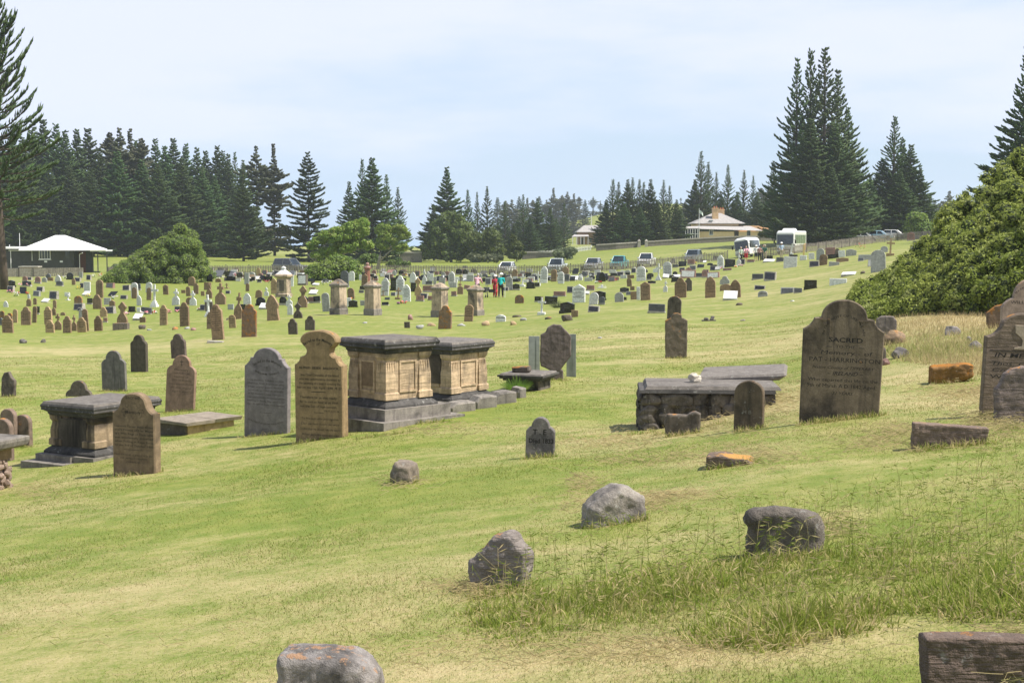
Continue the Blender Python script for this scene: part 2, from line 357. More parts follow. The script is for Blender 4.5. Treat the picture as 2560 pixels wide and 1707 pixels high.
M_SHRUB = leafmat('shrub_leaves', (.15, .24, .05), (.22, .30, .06), (.30, .36, .10), .35, .35)
M_OLIVE = leafmat('wind_bent_leaves', (.19, .28, .05), (.25, .32, .065), (.29, .28, .11), .3, .35)
M_TWIG = plain('dead_twigs', (.30, .24, .19), .95, var=.3)
M_DARKTREE = leafmat('broadleaf_foliage', (.07, .115, .025), (.11, .155, .032), (.15, .18, .045), .3, .2)
M_GREYBUSH = leafmat('grey_green_leaves', (.12, .16, .08), (.18, .21, .11), None, .5, .2)
M_INNER = plain('dark_core_green', (.04, .055, .018), .95, var=.4, scale=3)  # dark green of the filler cores added inside bushes and tree crowns
M_SEA = plain('sea', (.10, .22, .32), .25, var=.1, scale=.01)
# ------------------------------------------------------------------ land, grass, sea
_DRY = []
def dblob(X, Y, v, rx, ry):
    p = ground(X, Y); _DRY.append((p.x, p.y, v, rx, ry))
for a in [(200, 1500, .45, 2.2, 1.6), (700, 1560, .35, 2, 1), (1500, 1660, .55, 3, .6), (150, 1250, .15, 2, 1.5), (2450, 1000, .35, 2, 1.3), (2300, 930, .3, 2.5, 2.5), (1900, 1030, .45, 1.6, 1.2),
          (1500, 1120, .25, 1.5, 1.2), (1850, 1140, .35, 1.5, .8), (1560, 1265, .35, .7, .4), (2250, 800, .5, 3.5, 4), (2500, 800, .55, 3, 4), (1850, 1330, .3, .8, .5), (1500, 850, .22, 8, 6), (100, 880, .38, 5, 6), (1000, 1060, .3, .6, .4),
          (1960, 720, .18, 12, 20), (1000, 1250, -.35, 3, 1.6), (500, 1200, -.25, 2.5, 1.5), (1200, 1030, -.35, 2.5, 2), (1600, 1150, -.1, 1.5, 1), (300, 760, -.3, 12, 20), (1200, 760, -.35, 14, 14), (900, 700, -.3, 30, 35), (2100, 900, -.1, 1.5, 1.5), (1600, 1500, -.1, 2, .8),
          (600, 1000, -.2, 3, 3), (640, 850, .25, 6, 3), (1690, 905, .2, 2, 1.5), (700, 1330, .2, 2.5, .8)]: dblob(*a)
for (x, d, v, rx, ry) in [(-40, 240, -.25, 70, 60), (10, 240, -.25, 60, 60), (28, 222, .22, 16, 18), (45, 235, .25, 18, 16), (60, 215, -.2, 12, 10)]: _DRY.append((x, d, v, rx, ry))
def dryf(x, y):
    s = np.full(np.shape(x), .34)
    for bx, by, v, rx, ry in _DRY: s = s+.62*v*np.exp(-(((x-bx)/rx)**2+((y-by)/ry)**2))
    return s
M_GRASS = grassmat('short_grass', False); M_BLADE = grassmat('grass_blades', True); M_TALL = grassmat('long_grass_blades', True, 1.35)
def make_terrain():
    ys = np.concatenate([np.linspace(-8, 3, 12), np.exp(np.linspace(math.log(3.4), math.log(462), 420))]); ss = np.linspace(-1, 1, 281)
    Yg, Sg = np.meshgrid(ys, ss, indexing='ij'); Xg = Sg*(.60*np.maximum(Yg, 0)+14)
    Z = hgt(Xg, Yg)
    ur = np.array([mnoise.noise(Vector((x*.9, y*.9, 0)))*.022+mnoise.noise(Vector((x*.25, y*.25, 5)))*.05 for x, y in zip(Xg.ravel(), Yg.ravel())]).reshape(Z.shape)
    far = np.clip((Yg-170)/60, 0, 1)
    ur2 = np.array([mnoise.noise(Vector((x*.03, y*.09, 3)))*.35 for x, y in zip(Xg.ravel(), Yg.ravel())]).reshape(Z.shape)
    Z = Z+ur+ur2*far
    nr, nc = Z.shape; V = np.stack([Xg.ravel(), Yg.ravel(), Z.ravel()], 1)
    idx = np.arange(nr*nc).reshape(nr, nc); q = np.stack([idx[:-1, :-1], idx[:-1, 1:], idx[1:, 1:], idx[1:, :-1]], -1).reshape(-1, 4)
    # skirt down to below the sea
    me = np_mesh('ground', V, q, M_GRASS, {'dry': dryf(V[:, 0], V[:, 1])}, smooth=True)
    tag(link('ground', me), kind='structure', label='mown green and straw coloured grass sloping down to the left')
make_terrain()
def cliff():
    m = MB(); xs = np.linspace(-300, 300, 60); top = []
    for x in xs: top.append((x, 461.5, float(hgt(x, 461.5))))
    v = []; f = []
    for p in top: v += [p, (p[0], p[1]+25, -16)]
    for i in range(len(top)-1): f.append((2*i, 2*i+2, 2*i+3, 2*i+1))
    m.add(v, f); tag(m.build('coast_slope', M_GRASS), kind='structure')
cliff()
m = MB(); m.add([(-60000, 470, -14), (60000, 470, -14), (60000, 70000, -14), (-60000, 70000, -14)], [(0, 1, 2, 3)]); tag(m.build('sea', M_SEA), kind='structure')
# far hill beyond the trees, right of the middle
HILLX = lambda x, y: 30*math.exp(-((x-75)/95)**2-((y-700)/130)**2)+30*math.exp(-((x-330)/170)**2-((y-820)/150)**2)-15
def hill_z(x, y): return HILLX(x, y)+2.2*mnoise.noise(Vector((x*.02, y*.02, 0)))
def far_hill():
    xs = np.linspace(-200, 620, 110); ys = np.linspace(470, 1100, 70); V = []; 
    for y in ys:
        for x in xs: V.append((x, y, hill_z(x, y)))
    idx = np.arange(len(V)).reshape(len(ys), len(xs)); q = np.stack([idx[:-1, :-1], idx[:-1, 1:], idx[1:, 1:], idx[1:, :-1]], -1).reshape(-1, 4)
    me = np_mesh('hill', np.array(V), q, M_GRASS, {'dry': np.full(len(V), .25)}, smooth=True); tag(link('hill', me), kind='structure')
far_hill()
# ---- lawn blades
def blades(name, x, y, h, wd, lean, seed=1, mat=None, seg=1, curl=.3, label=None, col=None):
    rs = np.random.RandomState(seed); n = len(x); z = hgt(x, y)
    ur = np.array([mnoise.noise(Vector((a*.9, b*.9, 0)))*.022+mnoise.noise(Vector((a*.25, b*.25, 5)))*.05 for a, b in zip(x, y)])
    z = z+ur-.006
    th = rs.rand(n)*2*np.pi; ph = rs.rand(n)*2*np.pi; ln = np.abs(rs.randn(n))*lean
    wx, wy = np.cos(th)*wd/2, np.sin(th)*wd/2; lx, ly = np.cos(ph)*ln*h, np.sin(ph)*ln*h; d = dryf(x, y); rnd = rs.rand(n) if col is None else col
    if seg == 1:
        V = np.empty((n, 3, 3)); V[:, 0] = np.stack([x-wx, y-wy, z], 1); V[:, 1] = np.stack([x+wx, y+wy, z], 1); V[:, 2] = np.stack([x+lx, y+ly, z+h], 1)
        q = np.arange(n*3).reshape(n, 3); k = 3
    else:
        V = np.empty((n, 6, 3))
        for j, (t, ww) in enumerate(((0, 1), (.5, .85), (1, .12))):
            bx = x+lx*(t+curl*t*t*2); by = y+ly*(t+curl*t*t*2); bz = z+h*(t-curl*t*t*np.minimum(1, ln))
            V[:, 2*j] = np.stack([bx-wx*ww, by-wy*ww, bz], 1); V[:, 2*j+1] = np.stack([bx+wx*ww, by+wy*ww, bz], 1)
        b = (np.arange(n)*6)[:, None]; q = np.concatenate([b+np.array([[0, 1, 3, 2]]), b+np.array([[2, 3, 5, 4]])], 0); k = 6
    me = np_mesh(name, V.reshape(-1, 3), q, mat or M_BLADE, {'dry': np.repeat(d, k), 'rnd': np.repeat(rnd, k), 'tip': np.zeros(n*k)})
    return tag(link(name, me), label=label, cat='grass', kind='stuff')
rs = np.random.RandomState(7)
n = 640000; yy = 4.2*np.exp(rs.rand(n)*math.log(48/4.2)); xx = (rs.rand(n)*2-1)*(.44*yy+.6)
hh = (.008+.016*rs.rand(n)**1.5)*(1+.4*np.clip((yy-12)/20, 0, 1)); pn = np.array([mnoise.noise(Vector((a*.6, b*.6, 9))) for a, b in zip(xx, yy)])
hh = hh*(1+.9*np.clip(pn, -.5, 1))
blades('lawn_grass', xx, yy, hh, .0024+.00042*yy, 1.1, label='short mown lawn grass between the graves')
def poly_samples(poly, n, seed):
    r = np.random.RandomState(seed); P = np.array(poly, float); lo = P.min(0); hi = P.max(0); out = []
    while len(out) < n:
        q = lo+(hi-lo)*r.rand(2); ins = False; j = len(P)-1
        for i in range(len(P)):
            if (P[i, 1] > q[1]) != (P[j, 1] > q[1]) and q[0] < (P[j, 0]-P[i, 0])*(q[1]-P[i, 1])/(P[j, 1]-P[i, 1])+P[i, 0]: ins = not ins
            j = i
        if ins: out.append(q)
    return np.array(out)
def pix_ground_fast(Q):
    # approximates ground() for many pixels by iteration on the plane-like near slope
    cx = (Q[:, 0]-1280)/F; cy = -(Q[:, 1]-853.5)/F; dy = math.cos(PITCH)+cy*math.sin(PITCH); dz = -math.sin(PITCH)+cy*math.cos(PITCH)
    y = np.full(len(Q), 10.0)
    for _ in range(25):
        z = hgt(cx/dy*y, y); y = y*.4+.6*np.clip(z/(dz/dy), 3, 60)
    return cx/dy*y, y
TALL = [(1120, 1560), (1230, 1470), (1500, 1420), (1850, 1400), (2100, 1360), (2300, 1290), (2560, 1200), (2660, 1200), (2660, 1560), (2300, 1560), (1900, 1640), (1500, 1600), (1200, 1630)]
def tufts(name, poly, nt_, per, h0, h1, wd, seed, label, dry=0.0, spread=.07, fade=None):
    r_ = np.random.RandomState(seed); q = poly_samples(poly, nt_, seed); cx, cy = pix_ground_fast(q); hs = h0+(h1-h0)*r_.rand(nt_)**1.4
    nz_ = np.array([mnoise.noise(Vector((a*1.1, b*1.1, 4))) for a, b in zip(cx, cy)]); hs = hs*np.clip(.75+nz_*1.3, .25, 1.5)
    if fade is not None: hs = hs*fade(q)
    tone = r_.rand(nt_); i = np.repeat(np.arange(nt_), per); n = len(i); a = r_.rand(n)*6.28; rr = r_.rand(n)**.6*spread; x = cx[i]+np.cos(a)*rr; y = cy[i]+np.sin(a)*rr
    h = hs[i]*(.45+.55*r_.rand(n)); w_ = wd*(.7+.7*r_.rand(n)); z = hgt(x, y)-.01; ln = (.25+.75*rr/spread)*(.3+.9*r_.rand(n)); a2 = a+.6*r_.randn(n); th = r_.rand(n)*6.28
    wx, wy = np.cos(th)*w_/2, np.sin(th)*w_/2; lx, ly = np.cos(a2)*ln*h, np.sin(a2)*ln*h; V = np.empty((n, 8, 3))
    for j, (t, ww) in enumerate(((0, .8), (.35, 1), (.7, .7), (1, .08))):
        V[:, 2*j] = np.stack([x+lx*t**1.7-wx*ww, y+ly*t**1.7-wy*ww, z+h*(t-.35*t*t*np.minimum(1.2, ln))], 1); V[:, 2*j+1] = np.stack([x+lx*t**1.7+wx*ww, y+ly*t**1.7+wy*ww, z+h*(t-.35*t*t*np.minimum(1.2, ln))], 1)
    b = (np.arange(n)*8)[:, None]; qq = np.concatenate([b+np.array([[k, k+1, k+3, k+2]]) for k in (0, 2, 4)], 0); col = np.clip(tone[i]*.8+.5*r_.rand(n)-.1, 0, 1.4)+(r_.rand(n) < .12)*.9
    me = np_mesh(name, V.reshape(-1, 3), qq, M_TALL, {'dry': np.full(n*8, dry), 'rnd': np.repeat(col, 8)}); return tag(link(name, me), label=label, cat='grass', kind='stuff')
tufts('tall_grass', TALL, 1700, 13, .06, .20, .0068, 5, 'long unmown grass around the rocks at lower right', dry=.06, fade=lambda q: np.clip((q[:, 0]-1080)/260, .45, 1)*np.clip((q[:, 1]-1340+.12*(q[:, 0]-1500)*0)/160, .45, 1))
tufts('rough_grass', [(0, 1200), (1100, 1150), (1500, 1120), (2560, 1080), (2600, 1700), (0, 1700)], 500, 6, .025, .06, .003, 6, 'slightly longer tufts scattered through the mown lawn', dry=.25, spread=.05)
# scattered longer blades and seed stalks
def seed_heads(n=950):
    r = np.random.RandomState(11); q = poly_samples([(1180, 1520), (1400, 1380), (1950, 1320), (2250, 1230), (2560, 1150), (2660, 1150), (2660, 1560), (1900, 1620), (1250, 1600)], n, 12); X, Y = pix_ground_fast(q); Z = hgt(X, Y)
    V = []; Q = []; b = 0
    for i in range(n):
        h = .12+.17*r.rand(); a = r.rand()*6.28; ln = .10*r.randn(); ox, oy = math.cos(a)*ln, math.sin(a)*ln; t = r.rand()*6.28; wx, wy = math.cos(t)*.0013, math.sin(t)*.0013
        p0 = (X[i], Y[i], Z[i]); p1 = (X[i]+ox*.5, Y[i]+oy*.5, Z[i]+h*.6); p2 = (X[i]+ox*1.3, Y[i]+oy*1.3, Z[i]+h)
        for (s, e, ww) in ((p0, p1, 1), (p1, p2, 1)):
            V += [(s[0]-wx, s[1]-wy, s[2]), (s[0]+wx, s[1]+wy, s[2]), (e[0]+wx, e[1]+wy, e[2]), (e[0]-wx, e[1]-wy, e[2])]; Q.append((b, b+1, b+2, b+3)); b += 4
        for k in range(r.randint(2, 5)):
            a2 = r.rand()*6.28; l = .035+.035*r.rand(); ex, ey, ez = math.cos(a2)*l, math.sin(a2)*l, l*(r.rand()*.9-.25); s = (p2[0], p2[1], p2[2]-.015*k); nx, ny = -math.sin(a2)*.0022, math.cos(a2)*.0022
            V += [s, (s[0]+ex*.5+nx, s[1]+ey*.5+ny, s[2]+ez*.5+.003), (s[0]+ex, s[1]+ey, s[2]+ez), (s[0]+ex*.5-nx, s[1]+ey*.5-ny, s[2]+ez*.5-.003)]; Q.append((b, b+1, b+2, b+3)); b += 4
    V = np.array(V); me = np_mesh('seed_stalks', V, np.array(Q), M_BLADE, {'dry': np.full(len(V), .35), 'rnd': np.repeat(r.rand(len(V)//4), 4)})
    tag(link('seed_stalks', me), label='seeding grass stalks with branching heads over the tall grass', cat='grass', kind='stuff')
seed_heads()
q = poly_samples([(2140, 800), (2560, 770), (2950, 760), (2950, 930), (2800, 960), (2400, 930), (2240, 900), (2140, 850)], 21000, 21); x, y = pix_ground_fast(q); r_ = np.random.RandomState(22)
blades('dry_meadow_grass', x, y, .07+.10*r_.rand(len(x)), .010, .45, 23, seg=2, col=.5+.6*r_.rand(len(x)), label='dry seeding grass along the foot of the hedge')
# dead cut grass lying in swathes
q = []
for (cx, cy, rx, ry, k) in [(1930, 1010, 110, 50, 900), (1800, 1075, 120, 40, 500), (1540, 1110, 150, 22, 500), (1850, 1150, 170, 28, 700), (1600, 1160, 120, 14, 250), (2430, 985, 140, 22, 700), (2480, 1060, 110, 40, 900), (2250, 1090, 90, 20, 400), (1560, 1270, 140, 18, 500), (1700, 1250, 120, 14, 300),
                         (2080, 1330, 60, 25, 200), (2200, 1120, 120, 20, 300), (1500, 1640, 500, 45, 700), (300, 1560, 350, 110, 150), (1090, 1075, 120, 22, 300), (100, 1235, 90, 20, 200), (1000, 1215, 60, 14, 120), (1180, 1480, 80, 20, 250), (1460, 1215, 40, 25, 200), (2500, 1640, 120, 60, 500)]:
    r_ = np.random.RandomState(k); q.append(np.stack([cx+rx*r_.randn(k)*.6, np.minimum(cy+ry*r_.randn(k)*.6, 1760)], 1))
q = np.concatenate(q); x, y = pix_ground_fast(q); r_ = np.random.RandomState(31)
def straw_litter(x, y):
    n = len(x); z = hgt(x, y)+.02+.03*r_.rand(n); a = r_.rand(n)*6.28; l = .05+.09*r_.rand(n); dx, dy, dz = np.cos(a)*l, np.sin(a)*l*1.0, .03*r_.randn(n); wz = .0012+.0002*y
    V = np.empty((n, 6, 3)); k = np.stack([-np.sin(a)*l*.2, np.cos(a)*l*.2, .02*r_.rand(n)], 1)
    for j, t in enumerate((0, .5, 1)):
        p = np.stack([x+dx*t, y+dy*t, z+dz*t], 1)+k*(4*t*(1-t)); V[:, 2*j] = p; V[:, 2*j+1] = p+np.stack([np.zeros(n), np.zeros(n)+wz*.6, wz], 1)
    b = (np.arange(n)*6)[:, None]; qq = np.concatenate([b+np.array([[0, 1, 3, 2]]), b+np.array([[2, 3, 5, 4]])], 0)
    me = np_mesh('cut_straw', V.reshape(-1, 3), qq, M_BLADE, {'dry': np.full(n*6, 1.1), 'rnd': np.repeat(r_.rand(n), 6)}); tag(link('cut_straw', me), label='dead cut grass lying in pale swathes around the stones', cat='dead grass', kind='stuff')
straw_litter(x, y)

def base_grass(lst):
    r_ = np.random.RandomState(77); xs = []; ys = []
    for X, Y, wp in lst:
        p = ground(X, Y); s_ = p.y/F; k = int(wp*2.2); xs.append(p.x+(r_.rand(k)-.5)*wp*s_*1.15); ys.append(p.y-.09-np.abs(r_.randn(k))*.05)
    x = np.concatenate(xs); y = np.concatenate(ys); blades('base_grass', x, y, .03+.07*r_.rand(len(x))**1.6, .0045+.00015*y, .6, 41, mat=M_TALL, seg=2, label='longer grass left unmown along the feet of the near stones')
base_grass([(2096, 1052, 200), (2110, 1050, 120), (805, 1103, 135), (668, 1089, 120), (343, 1181, 128), (450, 1028, 80), (1350, 1146, 75), (1872, 1077, 76), (2545, 1030, 150), (2375, 1117, 180), (1705, 1093, 85), (1826, 1170, 110), (1254, 1475, 150), (1968, 1392, 190), (1536, 1308, 150), (1012, 1207, 64), (822, 1745, 240), (1690, 896, 56), (1388, 948, 50), (287, 978, 66), (22, 990, 40), (60, 1117, 48), (2376, 950, 95), (1600, 1082, 60), (1720, 1078, 160), (960, 1090, 120), (1060, 1062, 120), (2532, 1060, 90)])
# ------------------------------------------------------------------ headstones
def half_mirror(h):
    """right half outline from bottom to top -> full CCW outline"""
    l = [(-x, z) for x, z in reversed(h) if x > 1e-6]
    return h+l
def arc(cx, cz, rx, rz, a0, a1, n):
    return [(cx+rx*math.cos(R(a0+(a1-a0)*i/n)), cz+rz*math.sin(R(a0+(a1-a0)*i/n))) for i in range(n+1)]
def outline(k, w, h):
    a = w/2; b = -.12*0
    if k == 'r': rr = min(a, h*.5); return half_mirror([(a, b), (a, h-rr*.9)]+arc(0, h-rr*.9, a, rr*.9, 8, 90, 8))
    if k == 's':
        r = .62*a; z = h-r*1.05; return half_mirror([(a, b), (a, z-.34*a)]+[(a-.06*a, z-.22*a), (a-.16*a, z-.12*a), (a-.26*a, z-.04*a), (r*1.0, z)]+arc(0, z, r, r*1.05, 10, 90, 7))
    if k == 'g': z = h-.95*w*.8 if h > w*.9 else h*.35; return half_mirror([(a, b), (a, z)]+[(a*.96, z+(h-z)*.25), (a*.82, z+(h-z)*.5), (a*.55, z+(h-z)*.75), (a*.25, z+(h-z)*.93), (0, h)])
    if k == 'p': return half_mirror([(a, b), (a, h-.28*w), (a*.94, h-.27*w), (0, h)]) if h > w*.8 else half_mirror([(a, b), (a, h*.8), (a*.5, h*.9), (0, h)])
    if k == 'f': return half_mirror([(a, b), (a, h*.985), (a*.97, h)])
    if k == 'a': return half_mirror([(a, b), (a*1.0, h*.62), (a*.9, h*.70), (a*.75, h*.8), (a*.5, h*.93), (a*.25, h*.99), (0, h)])
    if k == 'w': return half_mirror([(a, b), (a, h*.22), (a*.88, h*.32), (a*.62, h*.42), (a*.36, h*.5), (a*.30, h*.58), (a*.40, h*.66), (a*.75, h*.74), (a*.8, h*.8), (a*.5, h*.86), (a*.3, h*.93), (0, h)])
    if k == 'W': return half_mirror([(a, b), (a*.92, h*.06), (a*.84, h*.25), (a*.80, h*.45), (a*.95, h*.55), (a*.98, h*.62), (a*.75, h*.75), (a*.4, h*.92), (0, h)])
    if k == 'x': return half_mirror([(a, b), (a, h*.36), (a*.72, h*.46), (a*.35, h*.54), (a*.2, h*.60), (a*.2, h*.70), (a*.62, h*.70), (a*.62, h*.84), (a*.2, h*.84), (a*.2, h), (0, h)])
    if k == 'c': return half_mirror([(a*.9, b), (a*.9, h*.08), (a*.6, h*.08), (a*.6, h*.15), (a*.24, h*.15), (a*.2, h*.62), (a, h*.63), (a, h*.77), (a*.2, h*.77), (a*.2, h), (0, h)])
    if k == 'H': return half_mirror([(a*.97, b), (a, h*.75)]+[(a*.93, h*.762), (a*.84, h*.785), (a*.77, h*.815), (a*.73, h*.845), (a*.57, h*.852)]+arc(0, h*.855, a*.56, h*.145, 6, 90, 10))
    if k == 'Y': return half_mirror([(a, b), (a, h*.79)]+[(a*.93, h*.80), (a*.82, h*.83), (a*.75, h*.86), (a*.73, h*.885), (a*.6, h*.885)]+arc(0, h*.87, a*.6, h*.13, 12, 90, 10))
    if k == 'U': return half_mirror([(a, b), (a, h*.757), (a*.92, h*.76), (a*.80, h*.78), (a*.70, h*.815), (a*.64, h*.85)]+arc(0, h*.855, a*.62, h*.145, 8, 90, 10))
    if k == 'Z': return half_mirror([(a, b), (a, h*.69), (a*.90, h*.70), (a*.80, h*.725), (a*.75, h*.76), (a*.60, h*.77), (a*.52, h*.785), (a*.48, h*.81), (a*.52, h*.84), (a*.64, h*.865), (a*.73, h*.89)]+arc(0, h*.905, a*.75, h*.095, -6, 90, 11))
    return half_mirror([(a, b), (a, h)])
def text_mesh(lines, mat, name, parent, y=0.0):
    """lines: (text, x, z, size, opts) drawn on the plane y; opts: bend radius (+ arch, - smile), shear, wide"""
    V = []; Fc = []
    for (s, x, z, size, o) in lines:
        cu = bpy.data.curves.new('t', 'FONT'); cu.body = s; cu.size = size; cu.align_x = 'CENTER'; cu.resolution_u = 2; cu.shear = o.get('shear', 0); cu.offset = o.get('bold', .0)*size; cu.space_character = o.get('sp', 1.0)
        ob = bpy.data.objects.new('t', cu); COL.objects.link(ob); bpy.context.view_layer.update()
        dg = bpy.context.evaluated_depsgraph_get(); me = bpy.data.meshes.new_from_object(ob.evaluated_get(dg)); b = len(V); co = [v.co.copy() for v in me.vertices]
        wd = max([abs(c.x) for c in co]+[1e-6])*2; sc = o['w']/wd if 'w' in o else 1.0; bend = o.get('bend')
        for c in co:
            px, pz = c.x*sc, c.y
            if bend:
                th = px/bend; rr = bend+pz if bend > 0 else bend+pz; px = rr*math.sin(th); pz = rr*math.cos(th)-bend
            V.append((x+px, y, z+pz))
        for p in me.polygons: Fc.append([b+i for i in p.vertices])
        bpy.data.objects.remove(ob); bpy.data.meshes.remove(me); bpy.data.curves.remove(cu)
    me = bpy.data.meshes.new(name); me.from_pydata(V, [], Fc); me.materials.append(mat); me.update()
    return link(name, me, parent)
def bar(x, z, wd, th=.006): return (x-wd/2, x+wd/2, z-th/2, z+th/2)
def add_bars(bars, mat, parent, y):
    m = MB()
    for a, b, c, d in bars: m.box(a, b, y-.0015, y+.0005, c, d)
    return m.build('carved_line', mat, parent)
def headstone_mesh(kind, w, h, t, mat, ch=None): 
    m = MB(); out = outline(kind, w, h); out = [(x, z-(.15 if z < .001 else 0)) for x, z in out]; m.prism(out, -t/2, t/2, ch if ch is not None else min(.02, t*.12)); return m.mesh('headstone', mat)
def big_stone(X, Y, d, kind, wpx, hpx, t, mat, label, rz=-15, rx=0, ry=0, name='headstone', group=None, lines=(), bars=(), tmat=None, ch=None, foot=0.0):
    """a foreground headstone: base centre at column X, row Y"""
    p = ground(X, Y) if d is None else at(X, d); w = (wpx/F*p.y-t*abs(math.sin(R(rz))))/math.cos(R(rz)); h = hpx/F*p.y
    root = link(name, headstone_mesh(kind, w, h, t, mat, ch)); root.location = (p.x, p.y, p.z-.01); root.rotation_euler = (R(rx), R(ry), R(rz)); tag(root, label, 'headstone', group)
    if lines or bars:
        if lines: text_mesh([(s, x*w, z*h, sz*h, dict(o, **({'w': o['w']*w} if 'w' in o else {}), **({'bend': o['bend']*w} if 'bend' in o else {}))) for s, x, z, sz, o in lines], tmat or M_GRAVETXT, 'inscription', root, -t/2-.0016)
        if bars: add_bars([bar(x*w, z*h, ww*w, th*h) for x, z, ww, th in bars], tmat or M_GRAVETXT, root, -t/2)
    return root
# big near stones with their inscriptions
big_stone(2096, 1052, None, 'H', 200, 308, .10, M_HARR, 'tall blackened headstone reading SACRED and PAT HARRINGTON, with scrolled shoulders', rz=-9, ry=2.2, group=None,
 lines=[('SACRED', .03, .655, .052, {'bold': .02, 'w': .42}), ('TO THE', .03, .607, .032, {'w': .24}), ('Memory - of', .04, .553, .046, {'w': .66, 'shear': .1}), ('PAT - HARRINGTON', .03, .492, .052, {'w': .87}),
        ('Native County of TIPPERARY -', .03, .435, .034, {'w': .80, 'shear': .3}), ('~ IRELAND ~', .04, .385, .042, {'w': .46, 'shear': .3, 'bold': .01}), ('Who departed this life on the', .02, .333, .038, {'w': .86}), ('9th of March A D 1842 Aged', .0, .283, .042, {'w': .84}), ('31 YEARS', .02, .226, .036, {'w': .27, 'shear': .3}),
        ('IN THE MIDST OF LIFE WE ARE', .0, .86, .028, {'bend': .235, 'w': .74})],
 bars=[(-.17, .615, .07, .004), (.23, .613, .07, .004)])
_h = [o for o in bpy.data.objects if o.name == 'headstone'][0]
m = MB(); _w, _hh = 200/F*ground(2096, 1052).y, 308/F*ground(2096, 1052).y
for sx_ in (-1, 1):
    m.box(sx_*.17*_w-.006, sx_*.17*_w+.006, -.058, -.049, .70*_hh, .83*_hh)
    m.box(min(sx_*.17*_w, sx_*.30*_w), max(sx_*.17*_w, sx_*.30*_w), -.058, -.049, .828*_hh, .836*_hh)
    m.tube([(sx_*(.235+.035*math.cos(a))*_w, -.053, (.815-.018*math.sin(a))*_hh) for a in [i*.7 for i in range(10)]], .004, 4)
m.build('carved_scrollwork', M_HARR, _h)
big_stone(805, 1103, None, 'Z', 140, 283, .16, M_BALD, 'tan headstone with wide mushroom-shaped head reading ALFRED ESSEX BALDOCK', rz=-24, ry=-.3,
 lines=[('Sacred to the Memory', 0, .905, .036, {'bend': .50, 'w': .62, 'bold': .02}), ('of', 0, .865, .04, {'shear': .2}), ('ALFRED  ESSEX  BALDOCK.', .02, .655, .028, {'w': .84, 'bold': .03}),
        ('late Chief Constable of the Island', .03, .592, .029, {'w': .78, 'bold': .01}), ('who was unfortunately drowned by', .03, .555, .029, {'w': .86, 'bold': .01}), ('the upsetting of a boat in crossing the', .03, .518, .029, {'w': .86, 'bold': .01}), ('bar on the 12th April 1848. Æ 27.', .03, .479, .031, {'w': .93, 'bold': .01}),
        ('Therefore be ye also ready:', .0, .392, .031, {'w': .78, 'bold': .01}), ('for in such an hour as ye think', .01, .352, .031, {'w': .80, 'bold': .01}), ('not the Son of man cometh.', .0, .312, .031, {'w': .76, 'bold': .01}), ('MATT. XXIV. 44', .27, .278, .022, {'w': .30}),
        ('To His supreme prerogative', .02, .205, .029, {'w': .78, 'shear': .3}), ('Our earliest hours be wise', .02, .158, .029, {'w': .80, 'shear': .3}), ('To find that He should rule the world', .02, .110, .029, {'w': .86, 'shear': .3}), ('When days like ours are o\'er', .02, .062, .029, {'w': .78, 'shear': .3})],
 bars=[(0, .452, .30, .006), (0, .268, .2, .004), (0, .024, .28, .004)])
big_stone(668, 1089, None, 'Y', 124, 224, .10, M_TANDY, 'grey-brown rounded headstone reading WILLIAM TANDY, touching the tan mushroom-headed one', rz=-23, ry=1.3,
 lines=[('Sacred to the Memory', .03, .845, .042, {'bend': .55, 'w': .68, 'bold': .01}), ('of', .02, .775, .03, {'shear': .2}), ('WILLIAM TANDY.', .03, .695, .030, {'bend': -.75, 'w': .60, 'bold': .02})]+
       [(s, .0, z, .026, {'w': ww}) for s, z, ww in (('Late Private Soldier in Her', .625, .84), ('Majestys 50th Regiment who', .588, .84), ('after many years faithful', .549, .82), ('servitude to MAJOR ANNEY', .510, .82), ('of Ordnance Corps Comment', .471, .82), ('was accidentally drowned while', .432, .86), ('bathing in Emily Bay on the 27', .393, .86), ('Decr 18.. aged 36 Years much regretted', .354, .86))]+
       [('IN THE MIDST OF LIFE WE ARE IN DEATH', .0, .135, .026, {'bend': -1.1, 'w': .84})],
 bars=[(0, .27, .28, .004), (0, .085, .16, .003), (0, .07, .2, .003), (0, .055, .14, .003)], tmat=M_TXTSOFT)
big_stone(343, 1181, None, 'U', 131, 205, .15, M_TURN, 'brown headstone with flourished heading, standing before the left chest tomb', rz=-24, ry=.3,
 lines=[('Sacred', .0, .925, .06, {'w': .34, 'bold': .01}), ('to the', .02, .865, .03, {'shear': .2}), ('Memory', .0, .745, .055, {'w': .38, 'bold': .01}), ('of', .0, .68, .03, {'shear': .2})]+
       [(s, .02, z, .036, {'w': .92, 'bold': .01}) for s, z in (('Laurence Turner Aged 40 late', .575), ('years Private of Her Majes', .530), ('ty\'s 99th Regt of Foot who', .482), ('was accidentally drowned', .435), ('when Fishing at Rope Rock', .388), ('on the 3rd of October 1850', .340))]+
       [(s, .0, z, .028, {'w': ww}) for s, z, ww in (('THIS STONE IS ERECTED BY', .225, .92), ('HIS AFFECTIONATE', .182, .64), ('COMRADES.', .138, .34))],
 bars=[(0, .30, .45, .005)], tmat=M_TXTSOFT)
_t = [o for o in bpy.data.objects if o.name.startswith('headstone')][-1]
_p = ground(343, 1181); _w, _hh = 131/F*_p.y, 205/F*_p.y; m = MB()
for sx_ in (-1, 1):
    for k, (cx_, cz_, rr_) in enumerate(((.20, .765, .05), (.17, .735, .04), (.14, .85, .035), (.24, .78, .03))):
        m.tube([(sx_*(cx_+rr_*math.cos(a)*1.2)*_w, -.0765, (cz_+rr_*math.sin(a)*.8)*_hh) for a in [i*.5-1.6*k for i in range(9)]], .0025, 4)
m.build('carved_flourish', M_TXTSOFT, _t)
